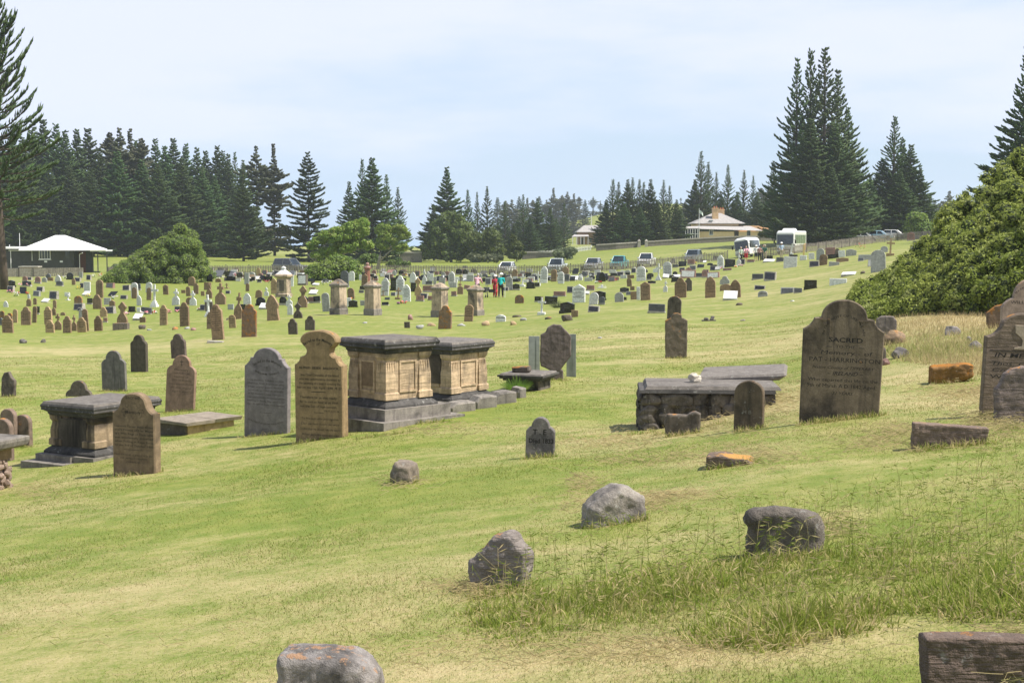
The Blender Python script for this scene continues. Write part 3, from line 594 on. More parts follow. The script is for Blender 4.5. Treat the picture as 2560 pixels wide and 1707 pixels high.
big_stone(450, 1028, None, 's', 80, 143, .08, M_PINKS, 'leaning rosy-brown headstone with a cross, behind the flat ledger', rz=-17, ry=2.2, rx=-3,
 lines=[('Memory', .02, .725, .05, {'w': .5}), ('CHARLES LEE', .02, .665, .04, {'w': .6}), ('Native of', .02, .605, .035, {'w': .5}), ('CITY OF DUBLIN', .03, .545, .035, {'w': .68}), ('who departed this', .03, .48, .035, {'w': .84}), ('life 29th of June', .03, .415, .035, {'w': .7}), ('Aged 40 years', .0, .35, .035, {'w': .55})], bars=[(.02, .865, .016, .1), (.02, .885, .12, .012)], tmat=M_TXTSOFT)
big_stone(1350, 1146, None, 's', 75, 108, .09, M_ROCKD, 'small grey headstone carved T.E Died 1833', rz=-8, ry=1.5, lines=[('T . E', -.02, .60, .17, {'w': .48, 'bold': .03}), ('Died 1833', .04, .40, .15, {'w': .86, 'bold': .03})], bars=[(-.26, .573, .1, .008), (.16, .573, .12, .008)])
big_stone(1872, 1077, None, 'r', 76, 130, .085, stone('dark_mossy_stone', (.14, .105, .07), (.03, .026, .022), .6, .6, .2, pale=.3, bump=.8), 'round-topped dark mossy headstone with faint initials, in front of the long rubble tomb', rz=-22, ry=.5, lines=[('H B', -.05, .36, .10, {'w': .3})], tmat=plain('lichen_lettering', (.22, .20, .16), .9))
big_stone(2545, 1030, None, 'U', 190, 252, .11, stone('striped_brown_slab', (.25, .19, .14), (.08, .065, .05), .4, .35, .05, bands=.4, bump=.5), 'wide headstone reading IN MEMORY cut by the right edge, with a chalice carving', rz=-2, ry=2.5,
 lines=[('IN MEMORY', .02, .555, .062, {'w': .86, 'bold': .01, 'shear': .15}), ('Thos. Coleman', .0, .475, .055, {'w': .86, 'shear': .2}), ('County of', -.1, .41, .05, {'w': .66, 'shear': .1}), ('Westmeath', -.05, .345, .05, {'w': .76, 'shear': .1}), ('Aged', -.2, .2, .04, {})], bars=[(0, .62, .9, .006)])
_c = [o for o in bpy.data.objects if o.name.startswith('headstone')][-1]; _w, _hh = 190/F*ground(2545, 1030).y, 252/F*ground(2545, 1030).y
m = MB(); m.prism([(x*_w, z*_hh) for x, z in half_mirror([(.14, .64), (.13, .655), (.04, .67), (.03, .73), (.06, .76), (.13, .80), (.14, .87), (.14, .88)])], -.062, -.05, .003); m.build('carved_chalice', stone('pale_relief', (.34, .28, .21), None, .2, .1, 0, bump=.3), _c)
big_stone(2575, 905, None, 's', 150, 212, .09, stone('rose_grey_slab', (.37, .285, .225), (.13, .10, .085), .25, .2, .3, bump=.3), 'pinkish headstone with black cross against the hedge, reading WILLIAM', rz=-4,
 lines=[('IN HOLY MEMORY', .0, .90, .035, {'bend': .36, 'w': .62}), ('OF', .0, .79, .03, {}), ('WILLIAM SEARY', .0, .70, .05, {'w': .72}), ('DUBLIN', .0, .50, .045, {'w': .42}), ('AGED 30', .0, .38, .04, {'w': .4})], bars=[(.0, .87, .014, .075), (.0, .872, .14, .012)])
def free_outline_stone(X, Y, pts, t, mat, label, name='headstone', rz=-8, cat='headstone', rx=0, rough=.006, ry=0, d=None, ch=.012, group=None, vox=.016, bulge=.008, dome=0.0):
    """pts in photo pixels relative to (X, Y), z up"""
    p = ground(X, Y); s = p.y/F; m = MB(); out = [(a*s, b*s) for a, b in pts]
    # subdivide the outline and roughen it
    o2 = []
    for i in range(len(out)):
        a, b = Vector(out[i]), Vector(out[(i+1) % len(out)]); k = max(1, int((b-a).length/.05))
        for j in range(k):
            q_ = a+(b-a)*j/k; nn = mnoise.noise(Vector((q_.x*9+X, q_.y*9, 1)))*rough; o2.append((q_.x+nn, q_.y+nn if q_.y > .02 else q_.y))
    m.prism(o2, -t/2, t/2, ch); me = m.mesh('tmp', mat); ob = bpy.data.objects.new('tmp', me); COL.objects.link(ob)
    md = ob.modifiers.new('r', 'REMESH'); md.mode = 'VOXEL'; md.voxel_size = vox; md.use_smooth_shade = True
    me2 = bpy.data.meshes.new_from_object(ob.evaluated_get(bpy.context.evaluated_depsgraph_get())); bpy.data.objects.remove(ob); bpy.data.meshes.remove(me)
    nv = len(me2.vertices); co = np.empty(nv*3); me2.vertices.foreach_get('co', co); co = co.reshape(-1, 3); nr = np.empty(nv*3); me2.vertices.foreach_get('normal', nr); nr = nr.reshape(-1, 3)
    ds = np.array([mnoise.fractal(Vector((c[0]*5+X, c[1]*7, c[2]*6+Y)), .75, 2.2, 5) for c in co])*bulge+np.array([mnoise.noise(Vector((c[0]*38, c[1]*38, c[2]*38))) for c in co])*.0035; zt_ = np.clip(1-np.abs(nr[:, 2])*.4, 0, 1)
    if dome: co[:, 1] += np.where(co[:, 1] < 0, 1, 1)*((co[:, 0]/(max(abs(co[:, 0]).max(), .01)))**2+((co[:, 2]-co[:, 2].mean())/(np.ptp(co[:, 2])/2))**2)*dome*np.where(co[:, 1] < 0, 1, -.5)
    co += nr*ds[:, None]*zt_[:, None]; me2.vertices.foreach_set('co', co.ravel()); me2.name = name; me2.update(); o = link(name, me2)
    if not me2.materials: me2.materials.append(mat)
    o.location = (p.x, p.y, p.z-.02); o.rotation_euler = (R(rx), R(ry), R(rz)); tag(o, label, cat, group); return o
free_outline_stone(2532, 1052, [(-46, -14), (70, -8), (70, 130), (20, 146), (-8, 138), (-26, 124), (-36, 98), (-46, 88)], .12, stone('ridged_grey_brown_stone', (.24, .19, .165), (.07, .06, .055), .4, .2, .25, bands=.5, bump=1.0), 'ridged rounded stone leaning against the right edge headstone', rz=-4)
free_outline_stone(2504, 822, [(-26, -4), (22, -2), (38, 50), (30, 72), (10, 68), (-18, 60), (-38, 42), (-36, 14)], .10, MT['O'], 'dark russet broken headstone leaning left before the pinkish cross headstone', rz=-10)
free_outline_stone(2215, 842, [(-28, -6), (24, -4), (25, 44), (18, 54), (-12, 55), (-24, 48)], .10, stone('striped_blue_brown', (.20, .17, .15), (.07, .065, .07), .4, .9, .1, bump=.5), 'low square-topped headstone streaked blue and brown, behind the tall blackened one')
free_outline_stone(2375, 1117, [(-94, -6), (86, 4), (90, 56), (-60, 66), (-94, 67)], .13, stone('ribbed_brown_block', (.19, .14, .11), (.06, .05, .045), .4, .2, .35, lcol=(.30, .19, .10), bands=.15, bump=.8), 'long low brown slab with sloping top, right of the tall blackened headstone', rz=-8, rough=.006, ch=.004, vox=.012)
free_outline_stone(2440, 1712, [(-130, -60), (170, -60), (170, 136), (20, 146), (-138, 142)], .10, stone('speckled_brown_slab', (.165, .12, .095), (.05, .04, .035), .5, .2, .2, pale=.35, bands=.05, bump=1.0), 'broken brown slab standing in the bottom right corner', rz=-3, rough=.004, ch=.003, vox=.01)
free_outline_stone(1705, 1093, [(-40, -8), (44, 0), (47, 66), (34, 73), (18, 67), (13, 61), (-36, 64), (-45, 44)], .10, MT['D'], 'small grey slab with chipped top, before the long rubble tomb', rz=-12)
free_outline_stone(22, 990, [(-20, -4), (18, -4), (22, 42), (12, 50), (4, 64), (-10, 62), (-18, 46)], .10, MT['D'], 'small dark headstone on its own at the left edge', rz=-18)
free_outline_stone(1690, 896, [(-27, -4), (27, -4), (28, 98), (18, 104), (14, 104), (13, 112), (4, 117), (-8, 116), (-14, 106), (-18, 102), (-28, 98)], .07, M_STREAK, 'upright rust-streaked headstone with small rounded head, alone right of centre', rz=-4)
free_outline_stone(1388, 948, [(-20, -12), (22, -8), (20, 26), (14, 28), (40, 62), (40, 112), (26, 126), (14, 140), (-4, 141), (-18, 134), (-24, 122), (-37, 114), (-38, 60), (-36, 36), (-10, 24)], .10, stone('shell_shaped_dark_stone', (.16, .13, .115), (.04, .035, .03), .5, .5, .1, bump=.5), 'dark cross-carved headstone with tapering foot, standing between two green panels', rz=-3)
# the two flat panels beside it
for i, (X, wd, hh_, lab) in enumerate(((1336, 28, 60, 'pale green panel left of the tapering dark headstone'), (1430, 24, 105, 'pale green panel right of the tapering dark headstone'))):
    p = ground(X, 944); p.y += .35; s = p.y/F; m = MB(); m.cbox(0, 0, -.1, wd*s, .06, (105 if i else 100)*s+.1, tx=.004); m.cbox(wd*s*.32, -.034, .0, wd*s*.3, .008, 95*s); o = m.build('metal_post_panel', plain('green_grey_metal_%d' % i, (.24, .26, .235), .6)); o.location = p; o.rotation_euler = (0, 0, R(-6 if i else 4)); tag(o, lab, 'panel')
# left group of stones behind and beside the chest tomb
big_stone(287, 978, None, 's', 66, 104, .09, stone('streaked_charcoal_slab', (.17, .16, .145), (.06, .055, .05), .3, .9, .05, bump=.4), 'charcoal streaked headstone behind the left chest tomb', rz=-14, ry=-1)
big_stone(349, 932, None, 's', 47, 97, .12, stone('dark_olive_slab', (.10, .085, .065), (.035, .03, .025), .5, .5, .05), 'dark upright headstone with lit edge, behind and right of the charcoal one', rz=-20)
big_stone(448, 895, None, 's', 42, 62, .12, stone('dark_umber_slab', (.13, .10, .085), (.04, .03, .03), .4, .4, 0), 'dark three-lobed headstone behind the leaning rosy-brown one', rz=-20, ry=-3)
big_stone(198, 992, None, 's', 70, 43, .10, MT['D'], 'low dark headstone with rounded lobe, just behind the left chest tomb lid', rz=-12)
_mo = stone('mottled_brown', (.24, .175, .135), (.05, .04, .035), .6, .3, .3, bump=.8)
big_stone(60, 1117, None, 'r', 48, 84, .10, _mo, 'round-topped brown headstone, rightmost of three at the left edge', rz=-20)
big_stone(24, 1120, None, 'r', 46, 102, .10, _mo, 'round-topped brown headstone, tallest and rearmost of three at the left edge', rz=-20)
big_stone(8, 1150, None, 'r', 60, 108, .11, _mo, 'round-topped headstone cut by the left edge, above the stone table lid', rz=-18)

# ---- chest tombs
def tomb_root(X, Y, rz, name, label, cat='tomb', dz=0.0):
    p = ground(X, Y); e = empty(name, (p.x, p.y, p.z+dz), R(rz)); tag(e, label, cat); return e
def chest_tomb(X, Y, rz, w, l, label, fine=True, h=.86, lidt=.11, steps=True, dz=-.12, fancy=True, cmat=None):
    """origin at the near corner (towards the camera); w runs left (-x), l runs away (+y)"""
    e = tomb_root(X, Y, rz, 'chest_tomb', label, dz=dz); z = 0
    if steps:
        m = MB(); m.box(-w-.30, .30, -.30, l+.48, -.2, .22); o = m.build('lower_step', M_PLINTH, e); z = .22
        m = MB(); m.box(-w-.17, .17, -.17, l+.30, z, z+.17); m.build('upper_step', M_PLINTH, e); z += .17
    m = MB(); hh = .12
    prof = [(.10, 0), (.10, .03), (.085, .05), (.05, .08), (.02, .10), (.015, .12)]
    m.loft([[(-w-a, -a, z+b), (a, -a, z+b), (a, l+a, z+b), (-w-a, l+a, z+b)] for a, b in prof]); m.build('base_moulding', M_TOMBDARK, e); z += hh
    m = MB(); m.box(-w, 0, 0, l, z, z+h); m.build('chest', cmat or M_GOLD, e)
    # raised frames on both visible sides
    for side in ((0, 1) if fancy else ()):
        m = MB(); L_ = w if side == 0 else l; t = .018
        def q(u0, u1, z0, z1, tt=t):
            if side == 0: m.box(-L_+u0, -L_+u1, -tt, .001, z+z0, z+z1)
            else: m.box(-.001, tt, u0, u1, z+z0, z+z1)
        c0 = .20
        q(c0+.05, L_-c0-.05, .10, .13); q(c0+.05, L_-c0-.05, h-.14, h-.11); q(c0+.05, c0+.08, .13, h-.14); q(L_-c0-.08, L_-c0-.05, .13, h-.14)
        m.build('panel_frame', M_GOLD, e)
    for (cx, cy) in ((-.09, .09), (-w+.09, .09), (-.09, l-.09)):
        m = MB(); s_ = .105
        m.loft([[(cx-a, cy-a, z+b), (cx+a, cy-a, z+b), (cx+a, cy+a, z+b), (cx-a, cy+a, z+b)] for a, b in ((s_+.03, 0), (s_+.03, .09), (s_+.01, .11), (s_+.012, h*.5), (s_-.012, h-.10), (s_+.012, h-.06), (s_+.02, h-.002))])
        for k in (range(4) if fancy else ()):
            u = -.066+.044*k; m.box(cx+u-.009, cx+u+.009, cy-s_-.012, cy-s_+.01, z+.14, z+h-.13, ty=.006); m.box(cx+s_-.01, cx+s_+.012, cy+u-.009, cy+u+.009, z+.14, z+h-.13, tx=.006)
        m.build('corner_pilaster', cmat or M_GOLD, e)
    z += h; m = MB(); o_ = .115
    prof = [(.03, 0), (.05, .03), (.05, .05), (.09, .075), (.12, .085), (.12, .10), (o_, .115), (o_+.012, .14), (o_+.012, .155), (o_, .175), (o_-.01, .18)]
    m.loft([[(-w-a, -a, z+b), (a, -a, z+b), (a, l+a, z+b), (-w-a, l+a, z+b)] for a, b in prof]); lid = m.build('lid_moulding', M_TOMBDARK, e)
    m = MB(); a = o_-.005; m.box(-w-a, a, -a, l+a, z+.181, z+.215, tx=.02, ty=.02); m.build('lid_slab', M_TOMBTOP, e)
    return e
def rock_mesh(w, d, h, seed, mat, facets=7, rough=.10, sub=4, flat=0.0):
    bm = bmesh.new(); bmesh.ops.create_icosphere(bm, subdivisions=sub, radius=1.0); r = random.Random(seed); pl = []
    for _ in range(facets):
        n_ = Vector((r.uniform(-1, 1), r.uniform(-1, 1), r.uniform(-.5, 1))).normalized(); pl.append((n_, r.uniform(.62, .9)))
    if flat: pl.append((Vector((0, 0, 1)), flat))
    for v in bm.verts:
        p = v.co.copy()
        p = Vector([math.copysign(abs(c)**.72, c) for c in p])
        for n_, k in pl:
            dd = p.dot(n_)-k
            if dd > 0: p -= n_*dd
        nn = mnoise.fractal(p*1.6+Vector((seed*3.1, 0, 0)), .8, 2.2, 4)*rough; p += v.co*nn
        v.co = Vector((p.x*w/2, p.y*d/2, p.z*h*.62+h*.30))
    me = bpy.data.meshes.new('rock'); bm.to_mesh(me); bm.free(); me.materials.append(mat)
    for p in me.polygons: p.use_smooth = True
    return me
def rock(X, Y, wpx, hpx, mat, label, seed=1, name='field_stone', cat='rock', rz=0, dep=.7, z=None, sub=4, rough=.10, group=None, ry=0):
    p = ground(X, Y) if z is None else z; s = p.y/F; w = wpx*s; h = hpx*s
    if z is None: p = p+Vector((0, w*dep*.3, 0))
    o = link(name, rock_mesh(w, w*dep, h, seed, mat, sub=sub, rough=rough)); o.location = p; o.rotation_euler = (0, R(ry), R(rz)); return tag(o, label, cat, group)
# ---- near rocks
free_outline_stone(1254, 1468, [(-78, -22), (70, -20), (80, 60), (76, 98), (52, 120), (42, 146), (22, 152), (-18, 146), (-38, 118), (-60, 90), (-80, 80), (-80, 40)], .13, stone('two_tone_boulder', (.26, .225, .20), (.085, .075, .07), .5, .1, .05, pale=.35, bump=1.0, bands=.3), 'large angular upright boulder with pale top, in long grass near the bottom centre', name='boulder', cat='rock', rz=-16, rough=.02, ch=.025, bulge=.018, vox=.013)
free_outline_stone(1968, 1390, [(-94, -16), (74, -14), (90, 50), (86, 84), (66, 112), (36, 128), (0, 133), (-30, 140), (-70, 136), (-98, 126), (-106, 100), (-104, 56)], .17, stone('pitted_dark_boulder', (.22, .19, .16), (.05, .044, .038), .6, .1, 0, pale=.45, bump=1.4, scale=1.4), 'large dark pitted boulder standing in seeding grass at lower right', name='boulder', cat='rock', rz=-10, rough=.03, ch=.03, bulge=.02, vox=.013)
free_outline_stone(1536, 1308, [(-76, -10), (68, -8), (74, 36), (68, 76), (42, 100), (-6, 104), (-30, 94), (-76, 54), (-82, 20)], .26, stone('pale_pitted_rock', (.29, .26, .225), (.09, .08, .075), .4, .1, 0, pale=.5, bump=.9, scale=1.3), 'pale rounded boulder with dark left face, middle of the lower slope', name='boulder', cat='rock', rz=16, rough=.02, ch=.05, bulge=.022, vox=.013)
free_outline_stone(1012, 1207, [(-33, -8), (28, -8), (33, 30), (30, 54), (12, 62), (-20, 60), (-33, 32)], .30, stone('brown_boulder', (.22, .18, .14), (.05, .045, .04), .4, .1, 0, pale=.3, bump=.8), 'small brown square-sided rock alone on the green slope', name='boulder', cat='rock', rz=-10, rough=.01, ch=.05, bulge=.02)
free_outline_stone(822, 1745, [(-100, -50), (130, -50), (132, 20), (124, 78), (104, 112), (66, 132), (-20, 137), (-116, 134), (-122, 96)], .26, stone('orange_spotted_rock', (.33, .30, .28), (.06, .055, .05), .6, .1, .22, lcol=(.42, .24, .13), pale=.5, bump=1.2, scale=2), 'orange-spotted grey rock cut by the bottom edge', name='boulder', cat='rock', rz=-6, rough=.015, ch=.03, bulge=.015, vox=.012)
free_outline_stone(1826, 1170, [(-58, -8), (54, 2), (58, 26), (44, 34), (-20, 42), (-57, 40)], .30, M_LICHTOP, 'low dark block crusted with orange lichen along its top', name='stone_block', cat='stone block', rz=-14, rough=.006, ch=.008, vox=.012)
free_outline_stone(2376, 950, [(-48, -8), (20, -2), (48, 14), (50, 44), (36, 50), (-14, 40), (-48, 38), (-50, 14)], .30, M_ORANGE, 'bright orange lichen covered stone on the dry grass', name='stone_block', cat='rock', rz=-12, rough=.03, ch=.02, bulge=.03)
rock(2236, 858, 60, 34, MT['B'], 'rusty brown stone behind the blue-brown streaked slab', 31)
rock(2254, 892, 44, 26, M_ROCKD, 'small grey notched stone between the tall blackened headstone and the orange rock', 32)
rock(2385, 838, 40, 28, M_ROCK, 'tilted grey stone in dry grass below the hedge', 33)
rock(2442, 874, 34, 26, M_ROCK, 'small grey stone with lichened top, left of the right edge headstones', 34)
rock(2424, 855, 14, 16, M_ROCK, 'tiny grey rock beside the lichened stone left of the right edge headstones', 35)
rock(2208, 898, 16, 34, MT['D'], 'slim dark stone peeping out behind the tall blackened headstone', 36)
rock(2216, 1000-90, 20, 16, MT['P'], 'pale pebble-like stone at the right side of the tall blackened headstone', 37)
rock(57, 858, 20, 12, M_ROCKD, 'black jagged stone on the left lawn', 41, sub=3); rock(108, 857, 16, 12, M_ROCK, 'grey and white jagged stone on the left lawn', 42, sub=3)
p = ground(1772, 803); s = p.y/F; m = MB(); r_ = random.Random(4)
for i in range(7): m.sphere((r_.uniform(-12, 12)*s, r_.uniform(-.1, .1), (3+r_.uniform(0, 9))*s), 4*s, 6, 4, (1.4, 1, .8))
m.box(-17*s, 17*s, -.12, .12, -.03, .05); o = m.build('stone_fragments', M_ROCKD); o.location = p; tag(o, 'little heap of dark stone fragments on the open right slope', 'rubble')
rock(1857, 803, 14, 6, M_ROCK, 'single small pale stone on the open slope, right of the fragment heap', 44, sub=3)
# ---- chest tombs in the middle
t1 = chest_tomb(966, 1076, -45, .84, .84, 'golden sandstone chest tomb on two grey steps with a black lid, nearer of the pair', h=.69, dz=-.06)
_r = ground(968, 1060)
t2 = chest_tomb(1128, 1014, -36, .82, .95, 'golden sandstone chest tomb with black moulded lid, farther right of the pair', h=.66, steps=False, dz=.08)
M_BLACKST = stone('black_water_stain', (.12, .095, .07), (.012, .011, .010), 1.2, .9, 0, scale=.5, bump=.3)
m = MB(); m.box(-.82+.21, -.21, -.022, .001, .28, .28+.66-.16); m.build('stained_panel', M_BLACKST, t2)
m = MB(); m.box(-.84+.26, -.26, -.012, .001, .70, 1.06); m.build('inset_panel', MT['B'], t1)
m = MB(); m.box(-1.0, .14, -.14, 1.25, -.45, -.002); m.build('plinth', M_PLINTH, t2)
for i, (X, Y, wp, hp, lab) in enumerate(((1148, 1034, 70, 30, 'rounded broken kerb stone left end below the farther chest tomb'), (1206, 1022, 60, 34, 'weathered kerb stone in the middle below the farther chest tomb'), (1255, 1010, 62, 32, 'long pale kerb stone below the farther chest tomb'), (1296, 996, 24, 28, 'small upright kerb stone at the right end of the row'))):
    p = ground(X, Y); s = p.y/F; m = MB(); o_ = [(-wp/2, -8), (wp/2, -8), (wp/2, hp*.9), (wp*.2, hp), (-wp*.3, hp*.92), (-wp/2, hp*.55)]
    m.prism([(a*s, b*s) for a, b in o_], -.16, .16, .03); o = m.build('kerb_stone', M_PLINTH); o.location = p+Vector((0, .15, 0)); o.rotation_euler = (0, R(-1), R(28)); tag(o, lab, 'kerb stone')
# left chest tomb with rounded black stained side
t3 = chest_tomb(238, 1152, -30, .90, 1.18, 'heavy chest tomb with black stained side and thick slate-like lid, at the left', h=.46, steps=False, dz=.07, fancy=False, cmat=stone('black_stained_sandstone', (.36, .27, .17), (.016, .014, .013), 1.1, .9, 0, scale=.45, bump=.4))
m = MB(); m.box(-.90+.16, -.15, -.03, .001, .12, .12+.42); m.build('stained_panel', stone('soot_black_stain', (.09, .075, .06), (.010, .009, .008), 1.2, .8, 0, scale=.4, bump=.3), t3)
m = MB(); m.box(-1.05, -.30, -.22, .1, -.12, -.003); m.box(-.29, .14, -.17, 1.2, -.14, -.005); m.build('broken_plinth', M_PLINTH, t3)
m = MB(); m.box(-1.15, -.25, -.42, -.05, -.22, -.10); m.build('ground_slab', M_PLINTH, t3)
# rubble tomb on the right
p = ground(1600, 1076); s = p.y/F; e = empty('rubble_tomb', (p.x, p.y, p.z-.03), R(-4)); tag(e, 'long low black rubble tomb with thick flat slab on top', 'tomb')
bm_ = MB(); r_ = random.Random(5); W_, D_, H_ = 1.72, .95, .52
bm_.box(.03, W_-.03, .04, D_, 0, H_+.01)
yb = 0
for row in range(4):
    x = 0; hh_ = H_/4
    while x < W_-.05:
        ln = min(r_.uniform(.16, .42), W_-x); dz = r_.uniform(-.015, .015)
        me_ = rock_mesh(ln*1.08, .16, hh_*1.25, r_.randint(0, 999), M_RUBBLE, 6, .16, 3)
        vs = [(v.co.x+x+ln/2, v.co.y+.05, v.co.z+row*hh_+dz) for v in me_.vertices]; bm_.add(vs, [tuple(q.vertices) for q in me_.polygons]); bpy.data.meshes.remove(me_); x += ln
    y = 0
    while y < D_:
        ln = r_.uniform(.2, .4); me_ = rock_mesh(.16, ln*1.08, hh_*1.25, r_.randint(0, 999), M_RUBBLE, 6, .16, 3)
        for xx_ in (.04, W_-.04): bm_.add([(v.co.x+xx_, v.co.y+y+ln/2, v.co.z+row*hh_) for v in me_.vertices], [tuple(q.vertices) for q in me_.polygons])
        bpy.data.meshes.remove(me_); y += ln
bm_.build('rubble_wall', M_RUBBLE, e)
m = MB(); m.box(-.02, W_+.03, -.05, D_+.05, H_+.005, H_+.045, tx=.01, ty=.01); m.build('coping_course', M_TOMBDARK, e)
m = MB(); m.box(.06, W_+.1, -.03, D_+.15, H_+.05, H_+.095, tx=.03, ty=.03); m.build('top_slab', M_TOMBTOP, e)
p2 = at(1862, p.y+1.35); o = None
m = MB(); m.prism([(-.60, .02), (.50, .04), (.60, .10), (.56, .13), (-.58, .12), (-.62, .06)], -.55, .6, .03); o = m.build('ledger_slab', M_TOMBTOP); o.location = (p2.x, p2.y, zpix(948, p2.y)); o.rotation_euler = (R(2), R(-3), R(-12)); tag(o, 'broken grey ledger slab leaning up beyond the long rubble tomb', 'slab')
m = MB(); m.box(-.5, .45, -.35, .4, -.75, -.05, tx=.06, ty=.05); m.build('rubble_support', M_RUBBLE, o)
rock(0, 0, 38, 20, M_SHELL, 'white shelly rock sitting on the long rubble tomb', 52, rough=.3, z=Vector((p.x+.78, p.y+.45, p.z+H_+.09)), name='shell_rock')
# table stone behind
p = ground(1312, 975); e = empty('table_tomb', (p.x, p.y, p.z), R(-20)); tag(e, 'small low table tomb with layered dark lid, left of the tapering dark headstone', 'tomb')
m = MB(); m.box(-.36, .26, 0, .7, -.1, .17); m.build('tomb_body', M_RUBBLE, e)
m = MB()
for k, a in enumerate((.05, .10, .13)): m.box(-.36-a, .26+a, -a, .7+a, .17+.035*k, .202+.035*k)
m.build('layered_lid', M_TOMBDARK, e); m = MB(); m.box(-.46, .36, -.10, .8, .274, .30, tx=.02, ty=.02); m.build('lid_slab', M_TOMBTOP, e)
p = p+Vector((-.05, .25, .30)); m = MB(); m.prism([(-.16, 0.01), (.02, -.0), (.12, .0), (.16, .04), (.15, .12), (-.05, .11), (-.17, .10)], -.10, .10, .02); o = m.build('loose_stone', MT['D']); o.location = p; o.rotation_euler = (0, 0, R(-20)); tag(o, 'tapered brown stone lying loose on the small table tomb', 'rock')
# flat ledger by the leaning headstone
p = ground(470, 1086); e = empty('ledger_tomb', (p.x, p.y, p.z), R(-38)); tag(e, 'flat ledger tomb with cracked thin slab, in front of the leaning rosy headstone', 'tomb')
m = MB(); m.box(-.62, 0, 0, 1.0, -.15, .15); m.build('low_body', MT['S'], e); m = MB(); m.box(-.75, -.02, -.03, .04, -.1, .15); m.build('end_block', MT['D'], e)
m = MB(); m.prism([(-.82, .155), (.09, .155), (.10, .21), (-.80, .225)], -.10, .52, .012); m.prism([(-.80, .15), (.07, .152), (.10, .215), (-.80, .225)], .53, 1.12, .012); m.build('cracked_slab', stone('buff_slab', (.32, .27, .21), (.12, .10, .085), .3, .1, 0, pale=.3, bump=.6), e)
# left edge tomb
p = ground(-62, 1236); s = p.y/F; e = empty('table_tomb', (p.x, p.y, p.z), R(-20)); tag(e, 'tomb with grey lid on rough rubble base, cut by the left edge', 'tomb')
m = MB(); r_ = random.Random(8); m.box(-.7, .05, .05, .6, 0, .42)
for k in range(110):
    me_ = rock_mesh(.10, .10, .08, r_.randint(0, 999), M_SHELL, 4, .1, 2); fx = r_.random() < .6; xx_ = r_.uniform(-.6, .1) if fx else .08; yy_ = .03 if fx else r_.uniform(0, .6)
    m.add([(v.co.x+xx_, v.co.y+yy_, v.co.z+r_.uniform(-.001, .001)+(k % 7)*.06) for v in me_.vertices], [tuple(q.vertices) for q in me_.polygons]); bpy.data.meshes.remove(me_)
m.build('rubble_base', stone('pinkish_rubble', (.30, .22, .175), (.05, .04, .035), .5, 0, 0, pale=.5, bump=1.0, scale=1.5), e)
m = MB(); m.box(-.7, .12, .0, .6, .42, .56); m.build('upper_body', MT['B'], e)
m = MB(); m.loft([[(-.9-a, -a, z), (.22+a, -a, z), (.22+a, .75+a, z), (-.9-a, .75+a, z)] for a, z in ((-.05, .561), (.03, .60), (.05, .66), (.05, .70), (.04, .715))]); m.build('lid', M_PLINTH, e)
# ---- stone pillars
def pillar(X, Y, wpx, hpx, label, rz=-33, mat=None):
    p = ground(X, Y); s = p.y/F; w = wpx*s/1.33; h = hpx*s; e = empty('pedestal_monument', (p.x, p.y, p.z), R(rz)); tag(e, label, 'monument', 'square stone pedestal monuments'); a = w/2; mat = mat or M_PILLAR
    def sq(rs): return [[(-a*r, -a*r, z*h), (a*r, -a*r, z*h), (a*r, a*r, z*h), (-a*r, a*r, z*h)] for r, z in rs]
    m = MB(); m.loft(sq([(1.02, -.08), (1.02, .16), (.97, .185)])); m.build('base', M_PLINTH, e)
    m = MB(); m.loft(sq([(.92, .185), (.86, .77)])); m.build('shaft', mat, e)
    m = MB(); m.loft(sq([(.90, .77), (.98, .80), (1.04, .815), (1.04, .85), (.98, .86)])); m.build('cornice', M_PLINTH, e)
    m = MB(); m.loft(sq([(.97, .861), (.55, .94), (.30, .975), (.06, 1.0)])); m.build('pyramid_cap', mat, e)
M_PILLAR = stone('patched_sandstone', (.47, .37, .26), (.085, .075, .065), .95, .75, .05, pale=.4, bump=.5, scale=.55)
pillar(847, 787, 43, 90, 'stone pedestal with pyramid cap, leftmost of the four square pillars'); pillar(932, 788, 43, 88, 'stone pedestal with pyramid cap, second from left of the four square pillars')
pillar(1100, 792, 44, 86, 'stone pedestal with pyramid cap, third from left of the four square pillars'); pillar(1189, 789, 42, 78, 'stone pedestal with pyramid cap, rightmost of the four square pillars')
p = ground(710, 743); s = p.y/F; e = empty('shrine_monument', (p.x, p.y, p.z), R(-15)); tag(e, 'tall pedestal monument with white pyramid roof and finial', 'monument'); w = 32*s; h = 78*s; a = w/2
def sq(rs): return [[(-a*r, -a*r, z*h), (a*r, -a*r, z*h), (a*r, a*r, z*h), (-a*r, a*r, z*h)] for r, z in rs]
m = MB(); m.loft(sq([(1.0, -.05), (1.0, .1), (.85, .13), (.82, .62)])); m.build('shaft', M_PILLAR, e); m = MB(); m.box(-a*.4, a*.4, -a*.87, -a*.83, .2*h, .55*h); m.build('inset_panel', MT['D'], e)
m = MB(); m.loft(sq([(.9, .62), (1.1, .66), (1.1, .70), (.95, .74)])); m.build('cornice', M_PILLAR, e); m = MB(); m.loft(sq([(.95, .741), (.5, .83), (.25, .88), (.22, .90), (.3, .92), (.28, .95), (.02, 1.0)])); m.build('spired_cap', MT['W'], e)
p = ground(919, 708); s = p.y/F; e = empty('column_monument', (p.x, p.y, p.z), R(-20)); tag(e, 'tall red-brown granite column with urn top', 'monument'); w = 17*s; h = 52*s
mr_ = stone('red_granite', (.28, .12, .085), (.14, .07, .05), .2, .1, 0, rough=.4, bump=.15)
